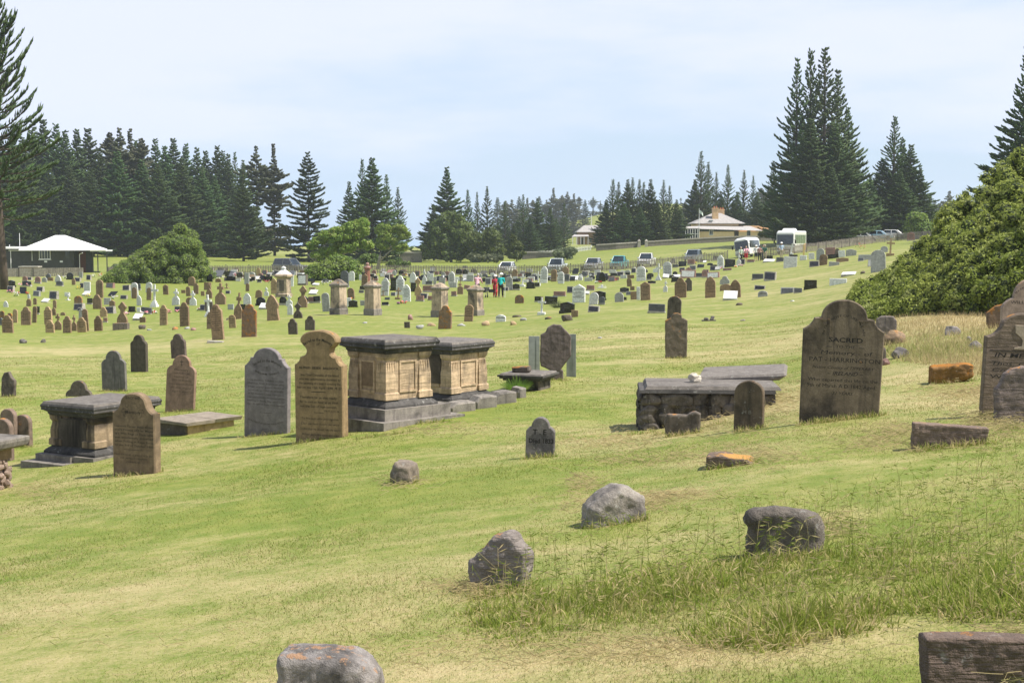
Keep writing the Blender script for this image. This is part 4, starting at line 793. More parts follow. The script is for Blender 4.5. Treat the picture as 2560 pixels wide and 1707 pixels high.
m = MB(); m.lathe([(w*.55, -.05), (w*.55, h*.08), (w*.42, h*.1), (w*.36, h*.68), (w*.55, h*.70), (w*.58, h*.75)], 12); m.build('shaft', mr_, e); m = MB(); m.lathe([(w*.5, h*.751), (w*.42, h*.8), (w*.2, h*.84), (w*.28, h*.92), (w*.2, h*.97), (.01, h)], 12); m.build('urn', MT['P'], e)

# ------------------------------------------------------------------ the many smaller graves, read off crop by crop
SHAPE = dict(r='round-topped headstone', s='shouldered headstone', g='pointed-arch headstone', p='low-peaked headstone', f='flat-topped slab', c='small cross', C='tall cross', x='cross-topped stone', w='narrow-waisted headstone', W='flared headstone', d='block with plaque', q='plate-fronted block', t='tilted tablet', a='curved-top headstone')
COLR = dict(S='honey sandstone', B='brown sandstone', D='dark', G='pale grey', W='white', K='black', T='slate grey', P='pink granite', O='orange-stained')
CROPS = [
 ((0, 680, 5.88), "pK165 215 140 95;dK157 298 105 95;rP370 140 85 75;pK395 210 150 80;fK340 318 120 100;rP558 170 100 100;dK435 120 80 45;rG655 150 80 70;rT715 120 95 95;fB745 130 90 50;gW855 150 105 105;pT877 210 130 80;aK1030 110 110 100;rB1083 190 65 90;dK1140 140 90 60;fG1190 90 60 90;dD1305 120 70 80;dK590 290 110 75;dG537 350 100 75;dK790 400 130 120;fW425 390 45 60;rB425 505 90 110;tW650 450 120 50;fW990 360 90 60;cW1000 420 60 100;rB805 530 60 120;rB515 480 60 100;fK555 625 60 120;sB385 780 160 270;rB505 750 75 250;sS716 770 145 265;sB800 640 60 120;rS225 750 90 205;rO35 680 80 110;rT15 790 60 120;sB120 900 175 270;rO145 690 90 90;sS738 890 140 185;xB855 850 120 240;sB990 890 145 245;rB925 640 80 50;xB1095 860 90 230;sS1210 880 145 215;rB1270 860 90 320;pG1190 700 75 160;gW87 515 80 90;sB1450 860 140 220;sS1525 665 115 150;fP1550 740 70 70;rO1153 460 130 110;dK1162 560 160 100;dD1180 575 80 50;sB1435 540 145 210;rB1468 380 120 265;fK1320 475 90 90;fW1285 285 110 140;dD1205 235 60 75;tW1250 350 120 60;dP1620 235 120 75;tK1640 360 130 65;fG1580 480 110 100;pB1650 500 100 90;dK1622 610 150 105;fK1940 590 120 85;dK1860 270 110 80;dK1820 400 100 60;rW1985 370 115 215;rB1975 395 80 170;rT2050 270 50 100;rW2190 300 110 150;rB2190 410 80 180;CW2270 510 110 330;gW2048 490 85 145;fT2150 620 180 100;fW2040 590 60 70;tW2010 705 140 80;fB2100 740 100 80;wB1800 780 180 345"),
 ((400, 660, 5.88), "pB88 450 90 150;xW232 605 130 240;rB418 475 75 145;xW487 615 110 220;fB345 430 70 50;rB470 320 120 135;sB530 440 80 160;rB435 600 120 110;sS55 900 130 300;sB365 910 160 350;dK260 700 90 80;dK630 685 80 90;CW715 780 110 330;rD725 690 130 170;xB725 500 100 230;xB890 600 170 320;cB985 360 60 80;dD1000 440 70 50;fB630 470 60 70;rK730 265 90 120;fB700 380 120 110;sB735 950 110 250;sB860 1115 205 525;rS1070 935 110 190;sO1310 1080 230 490;xB1140 810 130 390;sW1285 600 120 170;fG1040 670 100 80;fK1220 680 90 90;WB1670 840 220 390;xW1900 620 100 170;gW1915 745 95 160;wD2030 800 140 230;sD1958 1035 150 235;sD2205 970 150 210;wB2095 635 150 320;aK2100 580 170 110;aK1480 610 150 120;aK1810 600 120 120;fP2225 570 100 90;fK2310 570 110 100;rB1450 500 110 120;xW1565 470 75 130;cW1465 490 60 50;cW1715 490 60 60;tW1510 665 130 80;rB1285 400 60 115;fG1275 300 80 170;gS1680 440 100 230;qK2095 310 140 160;fW1935 330 60 170;fK1045 250 150 65;pK1030 190 160 90;tT845 200 150 100;dK1170 180 90 60;rB975 110 60 50;rB1120 110 100 50;dK745 130 100 80;dK895 130 100 80;rS1450 180 70 120;fK1330 260 70 50;tW1405 235 90 50;pK1460 270 70 50;fK1590 250 150 70;tG1590 190 90 60;aK1960 100 100 70;rG1350 190 110 70;rB2205 220 60 70;pK2225 260 110 50;fD2245 300 60 40;tW2280 315 100 25;tW2240 450 130 60;fP2240 370 110 25"),
 ((800, 640, 7.84), "rT490 620 170 330;rW620 490 120 190;rD600 290 120 80;rG130 1090 160 370;rB615 850 150 225;fW575 1000 100 180;pK650 1010 190 150;fT810 730 110 55;fG835 970 100 100;pB870 590 130 240;fK830 670 120 80;fW795 480 60 110;aK770 360 120 80;aP1060 400 100 130;fP1090 490 110 50;sW1270 780 160 350;sW1570 760 170 370;gW1700 890 170 330;cB1530 850 110 230;cB1240 790 70 120;aK1225 390 120 60;tG1220 330 110 70;fP1370 460 160 100;aK1450 350 140 100;fK1450 680 150 260;pP1630 320 150 60;aK1630 370 120 40;gW1820 520 130 200;fK1830 700 120 180;qD2210 310 110 110;wS1930 770 150 350;fP2110 710 200 130;pT2140 570 150 90;fP1960 885 170 110;dD2040 830 150 100;fP2160 870 100 90;fK1280 970 150 70;fT1320 860 110 50;dT1440 780 100 70;xW2050 560 100 300;gW2120 480 60 180;fW2180 490 90 150;fG2250 560 60 150;rB30 470 70 90;pT100 520 140 70"),
 ((1060, 640, 7.84), "gW545 570 140 270;fW580 520 160 60;fG575 620 160 100;cB705 580 60 230;pB710 750 120 170;rG380 430 90 110;fG350 550 130 130;aK320 360 90 70;aK680 370 140 120;fT800 250 90 60;aK810 380 110 120;aK975 340 130 90;aK1310 310 110 50;fG900 500 150 130;fB970 480 60 60;tW815 500 130 50;fP840 650 130 80;fP590 790 120 100;dT1260 560 110 130;rW1340 400 90 70;dK1230 690 130 80;dK1600 680 110 70;rG1670 670 140 270;pK1810 670 150 130;pK2090 640 180 140;dK2170 480 150 110;fK2210 610 120 90;cW1930 600 100 250;fW1990 520 110 60;fW2060 330 130 80;fK2050 420 130 90;rB1780 440 110 180;fD1700 400 60 70;fW1920 350 110 60;cW2240 580 90 280;rO1870 930 180 170;fK2230 900 130 110;tT1150 360 150 60"),
 ((1350, 620, 7.84), "gW70 690 150 330;rB270 660 120 240;rB500 510 140 140;rW410 700 125 235;pT525 660 100 150;fK180 640 60 60;tW660 640 160 80;rW790 590 80 80;fK700 480 110 55;dK930 440 160 40;fK860 430 120 70;fW915 530 120 80;fW1130 530 120 100;pD1090 430 150 60;gK1220 660 140 190;fK1130 650 80 110;fK1460 560 180 70;fK1340 630 130 90;fW1420 490 140 60;xW990 600 100 90;fG950 650 160 70;fP1490 640 130 70;fW1620 500 90 60;rG1720 520 120 90;fW1640 600 130 70;fB1780 600 140 70;rW1985 640 190 280;rB1755 760 100 165;CW2320 640 120 340;fK2140 630 100 100;pK2190 700 170 60;pB2070 1030 200 370;fW1930 1020 70 260;fB1850 1010 150 160;pK1655 880 190 110;dT1740 920 100 70;fB1810 830 90 80;rG1555 1060 180 190;fK1670 1020 60 60;pW760 1070 260 360;fP990 830 170 100;dD590 880 120 130;cW1215 780 160 60;fP385 950 260 100;tW920 910 90 50;fK215 1095 270 145;rW1045 1110 180 240;pK1160 1030 280 190;rT1210 1110 130 160"),
 ((1000, 560, 4.523), "pK1892 1010 180 130;fB1975 1050 80 75;dD2190 995 125 70;cW1600 1030 90 200;fD1570 880 100 60;rW1140 1100 120 75;fD82 1175 68 70;sO507 1190 160 270;rB775 1100 105 190"),
 ((1500, 500, 4.523), "fT640 1280 200 105;rD835 1350 160 265;sB912 1110 135 230;sD1000 1030 80 150;gB1248 1105 120 240;sG1410 950 110 90;aB1425 1020 140 70;gB1535 1100 120 200;tW1470 1140 165 100;fT1785 900 135 65;dK1920 910 130 100;dK1805 1015 120 50;rG1840 1100 110 75;dT2118 1060 145 70;fT2238 1055 95 60;fW2150 760 150 120;qP995 880 170 90;qP1280 885 140 70;fP1180 880 60 80;rW765 880 100 180;xW738 1040 50 130;pK850 925 90 60;tW860 880 100 30"),
 ((1640, 600, 7.84), "sT330 470 110 110;fT380 540 120 60;fK520 520 160 100;fP690 490 150 110;aK920 430 130 50;tW950 450 70 40;aK1060 500 120 50;fK1130 540 140 55;tK870 545 140 60;fT660 590 130 45;sW1270 560 130 260;fK1450 530 220 150;xW1620 500 90 220;dK1700 480 80 110;fT1170 400 120 90;fK800 420 90 60;fP1400 600 180 50"),
 ((1820, 560, 9.8), "fK960 870 300 90;tW990 935 280 60;fT1270 930 190 110;fK1610 810 200 60;fW1840 890 170 120;fW2050 870 140 160;cW1540 760 110 290;fP560 940 180 70"),
 ((2000, 500, 4.2), "dK150 700 100 60;rB243 685 85 115;rG215 630 85 120;fP320 590 110 90;fK350 615 120 45;rD385 600 45 90;fW440 600 70 70;pG535 585 110 70;pB445 650 130 45;fG357 690 110 40;fG680 630 130 55;dT640 640 60 35;rG822 755 155 230;dW735 705 50 85;rG885 550 75 65;cS947 590 85 185;rP1165 430 85 90;dK1245 415 90 45;dD1340 400 85 60;fW1185 545 60 60;fT1215 480 60 50;fK110 935 140 95;fW400 885 180 60;tW505 795 150 30;fK1100 650 30 50"),
]
ZONES = [(0, 270, 'the white-roofed hut'), (270, 500, 'the wedge-shaped green bush'), (500, 640, 'the end of the picket fence'), (640, 762, 'the dark parked car'), (762, 900, 'the wind-bent tree'), (900, 1060, 'the red-brown column'), (1060, 1190, 'the walker in pink'), (1190, 1330, 'the walker in turquoise'),
         (1330, 1440, 'the silver pickup'), (1440, 1540, 'the turquoise pickup'), (1540, 1640, 'the white pickup'), (1640, 1800, 'the yellow house'), (1800, 1930, 'the tilted minibus'), (1930, 2060, 'the white coach'), (2060, 2560, 'the far parked cars')]
GR = []
for (x0, y0, sc), txt in CROPS:
    for it in txt.split(';'):
        k, mc = it[0], it[1]; a, b, c, d = [float(v) for v in it[2:].split()]; GR.append([k, mc, x0+a/sc, y0+b/sc, c/sc, d/sc])
rf_ = random.Random(91)
for X_ in list(range(505, 1800, 15))+list(range(560, 1500, 11)):
    if 762 < X_ < 900: continue
    Xj = X_+rf_.uniform(-5, 5); Yj = 686+rf_.uniform(0, 20)-(max(0, Xj-1500)*.05); GR.append([rf_.choice('ddffapdrt'), rf_.choice('KKKTKWWGBP'), Xj, Yj, rf_.uniform(11, 19), rf_.uniform(7, 14)])
# drop near duplicates seen in two crops
keep = []
for g in GR:
    if any(abs(g[2]-q[2]) < 3 and abs(g[3]-q[3]) < 4 and g[1] == q[1] for q in keep): continue
    keep.append(g)
GR = keep
def zone(X): return next((z[2] for z in ZONES if z[0] <= X < z[1]), ZONES[-1][2])
def rowname(Y): return 'far rows' if Y < 705 else ('middle rows' if Y < 765 else 'near rows')
from collections import defaultdict
grp = defaultdict(list)
for g in GR: grp[(g[0], g[1], zone(g[2]), rowname(g[3]))].append(g)
ORD = ['', 'first', 'second', 'third', 'fourth', 'fifth', 'sixth', 'seventh', 'eighth', 'ninth', 'tenth']
LABEL = {}
for (k, mc, z, rw), lst in grp.items():
    lst.sort(key=lambda g: g[2]); d = COLR[mc]+' '+SHAPE[k]
    for i, g in enumerate(lst):
        loc = rw+' below '+z
        if len(lst) == 1: s_ = d+', '+loc
        elif len(lst) == 2: s_ = ('left ' if i == 0 else 'right ')+d+' of two, '+loc
        else: s_ = ('leftmost ' if i == 0 else ('rightmost ' if i == len(lst)-1 else ORD[i+1]+' from left '))+d+', '+loc
        LABEL[id(g)] = s_
rg = random.Random(12); stoneink = plain('worn_lettering', (.13, .09, .06), .95)
HSN = dict(C='grave_cross', c='grave_cross', x='cross_headstone', d='plaque_block', q='plaque_block', t='grave_tablet', f='grave_slab')
for g in GR:
    k, mc, X, Y, wp, hp = g; p = ground(X, Y); s = p.y/F; w = max(.12, wp*s); h = max(.10, hp*s); mat = MT[mc]; rz = -18+rg.uniform(-7, 7); t = min(.16, max(.07, w*.2)); cat = 'headstone'; nm = HSN.get(k, 'headstone'); near = p.y < 75
    if k in 'rsgpfawWx' and not (mc in 'KPT' and k in 'pafr'):
        o = link(nm, headstone_mesh(k, w*.98, h, t, mat, ch=.012)); o.location = p
        if h > 1.0 and mc in 'SBW' and k in 'rsgp' or (near and mc in 'SBGW' and k in 'rsgp'):
            mm = MB(); n_ = int(h/.13)-1
            for j in range(n_):
                zz = h*.2+(h*.62)*(j+1)/(n_+1); ww = w*(.34+.1*math.sin(j*2.3+X)); mm.box(-ww, ww, -t/2-.003, -t/2+.001, zz, zz+.028 if j else zz+.04)
            mm.build('inscription', M_TXTGREY if mc in 'WG' else stoneink, o) if mc in 'WG' or 'stoneink' in globals() else None
    elif k in 'pafr':      # polished stones: slab on a plinth
        o = empty(nm, p); hb = min(.14, h*.22); m = MB(); out = outline(k, w*.92, h-hb); m.prism([(a, b+hb) for a, b in out], -t/2, t/2, .008); m.build('stone_face', mat, o)
        m = MB(); m.box(-w/2, w/2, -t*.9, t*.9, -.1, hb-.002); m.build('plinth', MT['concrete'] if mc != 'K' or rg.random() < .4 else mat, o)
        if h > .35:
            m = MB()
            for j in range(3): m.box(-w*(.28-.05*j), w*(.28-.05*j), -t/2-.004, -t/2+.001, hb+(h-hb)*(.62-.17*j), hb+(h-hb)*(.67-.17*j))
            m.build('inscription', M_TXTGREY, o)
    elif k in 'dq':        # sloped block with a plaque
        o = empty(nm, p); cat = 'grave marker'; bl = MT['concrete'] if mc in 'KWD' else (MT['G'] if mc in 'GT' else MT['P']); m = MB()
        if k == 'q': bl = MT['D'] if mc != 'P' else MT['P']
        m.loft([[(-w/2, -t, -.05), (w/2, -t, -.05), (w/2, t*1.6, -.05), (-w/2, t*1.6, -.05)], [(-w/2, -t*.4, h), (w/2, -t*.4, h), (w/2, t*1.3, h), (-w/2, t*1.3, h)]]); m.build('block', bl, o)
        m = MB(); f_ = .84; yb_ = lambda z: -t+(t*.6)*z/h-.006
        m.loft([[(-w/2*f_, yb_(h*.16), h*.14), (w/2*f_, yb_(h*.16), h*.14), (w/2*f_, yb_(h*.16)+.02, h*.14), (-w/2*f_, yb_(h*.16)+.02, h*.14)], [(-w/2*f_, yb_(h*.9), h*.88), (w/2*f_, yb_(h*.9), h*.88), (w/2*f_, yb_(h*.9)+.02, h*.88), (-w/2*f_, yb_(h*.9)+.02, h*.88)]]); m.build('plaque', MT['W'] if k == 'q' or mc == 'W' else (MT['K'] if mc in 'KD' else MT['T']), o)
    elif k == 't':
        o = empty(nm, p); cat = 'grave tablet'; m = MB(); dp = w*.55; hb = max(.08, h*.35)
        m.box(-w/2, w/2, 0, dp, -.1, hb*.55); m.build('bed', MT['concrete'], o); m = MB()
        m.loft([[(-w*.47, -.02, hb*.5), (w*.47, -.02, hb*.5), (w*.47, dp, h), (-w*.47, dp, h)], [(-w*.47, -.03, hb*.5+.05), (w*.47, -.03, hb*.5+.05), (w*.47, dp-.01, h+.05), (-w*.47, dp-.01, h+.05)]]); m.build('tablet', mat, o)
    else:                  # crosses
        o = empty(nm, p); cat = 'cross'; m = MB(); a = w*.11; zb = h*.26 if k == 'C' else h*.16; th = min(.09, w*.12)
        m.box(-a, a, -th, th, zb, h, tx=a*.1); m.box(-w/2, -a*1.001, -th*.9, th*.9, h*.68, h*.78); m.box(a*1.001, w/2, -th*.9, th*.9, h*.68, h*.78); m.build('cross', mat, o); m = MB(); n_ = 3 if k == 'C' else 1
        for j in range(n_): m.cbox(0, 0, zb*j/n_-(.08 if j == 0 else -.001), w*(.95-.22*j), w*(.95-.22*j)*.8, zb/n_+(.078 if j == 0 else -.003))
        m.build('stepped_base', mat, o)
    o.location = p; o.rotation_euler = (R(rg.uniform(-2, 2)), R(rg.gauss(0, 2.2)), R(rz)); tag(o, LABEL[id(g)], cat, {'headstone': 'headstones in the cemetery rows', 'cross': 'crosses in the cemetery rows', 'grave marker': 'plaque blocks in the cemetery rows', 'grave tablet': 'tablets in the cemetery rows'}[cat])
# small rocks further away
for i, (X, Y, wp, hp, mt, lb) in enumerate([(354, 823, 22, 14, 'D', 'dark jagged rock right of the narrow-waisted sandstone on the left'), (373, 826, 14, 5, 'G', 'flat grey stone right of the dark jagged rock'), (437, 825, 16, 9, 'O', 'small rusty wedge of stone below the left lawn headstones'), (467, 823, 14, 7, 'G', 'grey lump just below the tall brown shouldered stone'), (482, 826, 15, 8, 'P', 'pinkish lump beside the grey lump below the tall brown stone'), (568, 800, 6, 6, 'D', 'tiny dark stone left of the small pale headstone'),
   (1419, 800, 36, 16, 'D', 'layered grey rock below the black peaked headstone'), (1371, 799, 20, 8, 'D', 'small dark rock right of the white cross on the slope'), (1283, 813, 18, 13, 'S', 'pale round stone right of the cube stone'), (1308, 802, 18, 8, 'G', 'small grey stone above the pale round stone'), (1292, 793, 24, 6, 'D', 'flat dark stone below the orange-centred headstone'), (1214, 815, 22, 14, 'S', 'cube-like pale stone on the lawn behind the chest tombs'), (1153, 816, 22, 9, 'G', 'flat-topped grey brick-like stone right of the rusty headstone'), (1078, 816, 24, 11, 'S', 'tilted pale stone left of the rusty headstone'), (1050, 822, 22, 12, 'G', 'rounded grey stone behind the chest tombs'), (1026, 799, 14, 15, 'P', 'small pale upright fragment left of the third pillar'), (912, 808, 12, 4, 'G', 'tiny stone on the lawn between the left two pillars'),
   (1848, 764, 20, 8, 'D', 'small dark fragment right of the tilted white tablet'), (1981, 754, 11, 4, 'W', 'small white stone alone on the right slope'), (1935, 766, 7, 2, 'S', 'speck of pale stone on the right slope'), (2157, 684, 13, 8, 'D', 'dark stone left of the big grey headstone by the hedge'), (1500, 845, 12, 3, 'G', 'flat grey stone in the open lawn right of the green panels')]):
    rock(X, Y, wp, hp, MT[mt], lb, 60+i, sub=2)
m = MB(); p = ground(320, 822); s = p.y/F; m.cbox(0, 0, -.1, 36*s, .5, 15*s+.1); o = m.build('stone_kerb', MT['D']); o.location = p+Vector((-.3, -.2, 0)); tag(o, 'dark stone block at the foot of the narrow-waisted sandstone', 'stone block')
m = MB(); p = ground(549, 856); s = p.y/F; m.cbox(0, 0, -.1, 38*s, .35, 5*s+.1); o = m.build('stone_kerb', MT['concrete']); o.location = p+Vector((-.1, -.25, 0)); o.rotation_euler = (0, R(3), 0); tag(o, 'pale kerb at the foot of the tallest brown headstone on the left', 'stone block')
# flowers on the graves
FC = {'red': (.55, .02, .03), 'pink': (.75, .28, .35), 'white': (.8, .78, .74), 'yellow': (.75, .55, .04), 'orange': (.8, .25, .03), 'purple': (.35, .04, .3)}
FM = {k: plain(k+'_petals', v, .7, var=.2) for k, v in FC.items()}; M_STEM = plain('flower_leaves', (.05, .12, .02), .7)
def flowers(X, Y, wp, hp, col, second=None, label=None):
    p = ground(X, Y); s = p.y/F; w = wp*s; h = hp*s; r_ = random.Random(int(X*7)); e = empty('flower_bunch', p+Vector((0, -.18, 0))); tag(e, label, 'flowers', 'flower bunches on the graves')
    m = MB()
    for i in range(10): m.sphere((r_.uniform(-w/2, w/2), r_.uniform(-.1, .1), r_.uniform(.02, h*.6)), .035, 5, 4, (1.3, 1, .7))
    m.build('foliage', M_STEM, e)
    for c in (col, second):
        if not c: continue
        m = MB()
        for i in range(9): m.sphere((r_.uniform(-w/2, w/2), r_.uniform(-.12, .1), r_.uniform(h*.3, h)), .045, 6, 4, (1, 1, .7))
        m.build('blossoms', FM[c], e)
FL = [(27, 732, 14, 8, 'pink', None), (42, 741, 12, 10, 'white', None), (53, 714, 10, 6, 'pink', 'white'), (75, 716, 12, 8, 'white', 'pink'), (48, 735, 8, 6, 'red', 'white'), (70, 736, 6, 6, 'red', None), (92, 708, 12, 6, 'white', None), (132, 746, 10, 8, 'red', None), (198, 723, 13, 9, 'yellow', None), (222, 742, 12, 9, 'yellow', 'white'), (163, 697, 8, 8, 'white', None), (252, 694, 10, 12, 'red', 'white'), (235, 694, 8, 10, 'white', None), (272, 718, 16, 6, 'pink', None), (284, 748, 8, 10, 'white', None), (318, 786, 14, 7, 'pink', 'white'), (361, 786, 20, 9, 'pink', 'white'), (388, 784, 12, 9, 'red', 'white'), (425, 784, 10, 12, 'pink', None), (444, 780, 12, 6, 'pink', None), (502, 776, 14, 7, 'pink', 'white'),
      (512, 696, 14, 8, 'white', 'red'), (570, 702, 10, 6, 'red', 'white'), (545, 699, 14, 6, 'white', None), (587, 696, 8, 14, 'pink', 'white'), (598, 692, 16, 6, 'red', None), (668, 707, 14, 7, 'pink', 'red'), (648, 702, 6, 6, 'white', 'yellow'), (812, 712, 20, 10, 'white', None), (876, 749, 10, 5, 'orange', None), (977, 716, 12, 8, 'pink', 'white'), (1016, 694, 10, 9, 'yellow', 'white'), (1010, 759, 18, 7, 'red', 'pink'), (996, 761, 6, 6, 'purple', None), (935, 693, 8, 8, 'red', 'white'), (1185, 683, 10, 8, 'pink', 'white'), (1100, 698, 12, 8, 'white', 'yellow'), (1325, 720, 16, 4, 'white', 'pink'), (1500, 707, 8, 5, 'red', None), (1523, 703, 7, 5, 'red', 'white'), (1538, 702, 6, 5, 'red', None), (1491, 708, 8, 5, 'white', None), (1550, 672, 7, 4, 'white', 'red'), (1586, 673, 6, 5, 'white', None), (1575, 670, 6, 4, 'yellow', None), (1380, 703, 12, 10, 'white', None), (1850, 666, 14, 5, 'white', 'pink'), (1838, 668, 8, 4, 'orange', 'white'), (1797, 672, 14, 4, 'pink', 'white'), (2020, 722, 10, 5, 'red', 'pink'), (2150, 624, 26, 16, 'pink', 'red'), (1738, 661, 4, 7, 'yellow', None), (825, 706, 8, 5, 'white', None)]
fg = defaultdict(list)
for f in FL: fg[(f[4], f[5], zone(f[0]))].append(f)
for (c1, c2, z), lst in fg.items():
    lst.sort(key=lambda f: f[0]); d = c1+(' and '+c2 if c2 else '')+' flowers'
    for i, f in enumerate(lst):
        flowers(*f, label=(('' if len(lst) == 1 else ('left ' if i == 0 else ('right ' if i == len(lst)-1 else ORD[i+1]+' ')))+'bunch of '+d+' below '+z))
# ------------------------------------------------------------------ Norfolk pines
def pine_crown(seed, H=30.0, Rm=5.0, whorl=.85, nb=6, up=.3, z0=.04, dense=1.0, shape=1.0, irregular=0.0, tuft=.0, rope=.16, top=.0):
    """returns crown mesh arrays: ropes of foliage along upswept branches"""
    r = np.random.RandomState(seed); segs = []; ropes = []
    z = H*z0; phase = 0
    while z < H*.995:
        t = (z/H-z0)/(1-z0)
        prof = (1-t)**shape*(.55+.45*min(1, t*7+.25)); Lb = Rm*max(.06, prof)*(1+.12*r.randn()*(1+irregular))
        if irregular and t > .2: Lb = Rm*(.55+.45*math.sin(t*9+seed))*max(.1, (1-t)**.5)*(1+.3*r.randn())
        Lb = max(.25, Lb); n_ = nb if t < .93 else 5
        for b in range(n_):
            if r.rand() < .04+.35*irregular: continue
            a = phase+2*math.pi*b/n_+r.randn()*.12; L_ = Lb*(1+.13*r.randn()); el0 = -.18+up*1.6*t+.10*r.randn(); el1 = el0+.35+up*.6+.1*r.randn()
            np_ = 6; pts = [np.array([0, 0, z+r.randn()*.12])]
            for i in range(np_):
                e = el0+(el1-el0)*(i/np_)**1.3; st = L_/np_; pts.append(pts[-1]+st*np.array([math.cos(a)*math.cos(e), math.sin(a)*math.cos(e), math.sin(e)]))
            segs.append((pts, .018*L_+.02))
            k = int(max(4, L_*5.2*dense))
            for i in range(k):
                u = (i+.5)/k; u = u**(.8 if not tuft else .55)
                if u < .1: continue
                f = u*np_; j = min(np_-1, int(f)); P = pts[j]*(1-(f-j))+pts[j+1]*(f-j); d = pts[j+1]-pts[j]; d /= np.linalg.norm(d)+1e-9
                sd = 1 if i % 2 else -1; perp = np.array([-math.sin(a), math.cos(a), 0])*sd; ll = (.22*L_*(1-.75*abs(u-.45))+.32)*(1+.25*r.randn())
                if tuft: ll *= .75
                dr = d*(.75+.2*r.rand())+perp*(.75*(1-u*.5))+np.array([0, 0, .18+.35*tuft+.12*r.randn()]); dr /= np.linalg.norm(dr); ropes.append((P, dr, max(.25, ll), rope*(1+.3*r.rand())*(1 if ll > .5 else .8)))
            ropes.append((pts[-2], (pts[-1]-pts[-2])/np.linalg.norm(pts[-1]-pts[-2]), .45+.06*L_, rope*1.2))
        phase += .5+r.rand()*.3; z += whorl*(1.15-.45*t)*(1+.1*r.randn())
    V = []; Fq = []
    for P, d, l, wd in ropes:
        u = np.cross(d, [0, 0, 1.0]); nu = np.linalg.norm(u); u = u/nu if nu > 1e-3 else np.array([1., 0, 0]); v = np.cross(u, d); b = len(V); m_ = P+d*l*.45; tp = P+d*l
        ang = [0, 2.1, 4.2]; V.append(P)
        for an in ang: V.append(m_+(math.cos(an)*u+math.sin(an)*v)*wd)
        V.append(tp+np.array([0, 0, .08]))
        for i in range(3): Fq.append((b, b+1+i, b+1+(i+1) % 3)); Fq.append((b+4, b+1+(i+1) % 3, b+1+i))
    return np.array(V), np.array(Fq), segs
def pine_meshes(tag_, seed, mat, bark=None, **k):
    V, Fq, segs = pine_crown(seed, **k); cm = np_mesh('crown_'+tag_, V, Fq, mat)
    H = k.get('H', 30.0); m = MB(); m.smooth = True; m.tube([(0, 0, -1.0), (0, 0, H*.1), (.05, .03, H*.5), (0, 0, H*.85), (0, 0, H)], [H*.016, H*.0125, H*.008, H*.0035, .02], 7)
    tm = m.mesh('trunk_'+tag_, bark or M_BARK); m = MB()
    for pts, rr in segs: m.tube([tuple(p) for p in pts[::2]]+[tuple(pts[-1])] if len(pts) % 2 == 0 else [tuple(p) for p in pts[::2]], [rr, rr*.7, rr*.45, rr*.2][:len(pts[::2])+(1 if len(pts) % 2 == 0 else 0)], 3)
    bm_ = m.mesh('limbs_'+tag_, bark or M_BARK)
    return cm, tm, bm_
PINES = {}
PINES['d'] = [pine_meshes('dense%d' % i, 10+i, M_PINE, H=30, Rm=9.0, up=.24, dense=1.25, rope=.22, whorl=.78, shape=1.0) for i in range(4)]      # dense forest cones
PINES['s'] = [pine_meshes('slender%d' % i, 30+i, M_PINE, H=30, Rm=6.8, up=.45, dense=.95, rope=.15, whorl=.95, shape=.95, tuft=.4) for i in range(3)]       # open upswept crowns
PINES['b'] = [pine_meshes('bluish%d' % i, 50+i, M_PINEB, H=30, Rm=5.8, up=.25, dense=1.1, rope=.2, shape=.85) for i in range(2)]
PINES['o'] = [pine_meshes('old%d' % i, 70+i, M_PINEO, H=30, Rm=6.6, up=.12, dense=1.8, rope=.30, whorl=.72, shape=.45, irregular=.55, z0=.08) for i in range(3)]
PINES['l'] = [pine_meshes('lone', 90, M_PINEB, H=30, Rm=9.2, up=.20, dense=1.2, rope=.26, whorl=1.1, shape=.82, z0=.02)]
PINES['n'] = [pine_meshes('near', 95, M_PINE, H=30, Rm=5.7, up=.62, dense=1.05, rope=.085, whorl=.8, shape=.38, tuft=.6, nb=6, z0=.24)]
rp_ = random.Random(3); PC = defaultdict(int)
def pine(X, Ytop, d, kind, label, Ybase=None, wscale=1.0, base_z=None, group='Norfolk pines', cat='pine tree', ry=0):
    x = (X-1280)/F*d; zb = base_z if base_z is not None else float(hgt(x, d)); zt = zpix(Ytop, d); H = zt-zb; cm, tm, lm = PINES[kind][PC[kind] % len(PINES[kind])]; PC[kind] += 1
    s = H/30.0; sw = s*wscale; e = empty('pine_tree', (x, d, zb), rp_.uniform(0, 6.28), ry=ry); e.scale = (sw, sw, s); tag(e, label, cat, group)
    link('crown', cm, e); link('trunk', tm, e); link('limbs', lm, e); return e
def pines(lst, base_label, group):
    """lst of (X, Ytop, d, kind, wscale); labels made unique by order"""
    lst = sorted(lst, key=lambda a: a[0]); n_ = len(lst)
    W10 = ['', 'second', 'third', 'fourth', 'fifth', 'sixth', 'seventh', 'eighth', 'ninth', 'tenth', 'eleventh', 'twelfth', 'thirteenth', 'fourteenth', 'fifteenth', 'sixteenth', 'seventeenth', 'eighteenth', 'nineteenth', 'twentieth', 'twenty-first', 'twenty-second', 'twenty-third', 'twenty-fourth', 'twenty-fifth', 'twenty-sixth', 'twenty-seventh', 'twenty-eighth', 'twenty-ninth', 'thirtieth', 'thirty-first', 'thirty-second', 'thirty-third', 'thirty-fourth', 'thirty-fifth', 'thirty-sixth', 'thirty-seventh', 'thirty-eighth', 'thirty-ninth', 'fortieth']
    for i, a in enumerate(lst):
        pos = 'leftmost' if i == 0 else ('rightmost' if i == n_-1 else W10[i]+' from left') if n_ > 1 else ''
        pine(a[0], a[1], a[2], a[3], (pos+' '+base_label).strip(), wscale=a[4] if len(a) > 4 else 1.0, group=group)
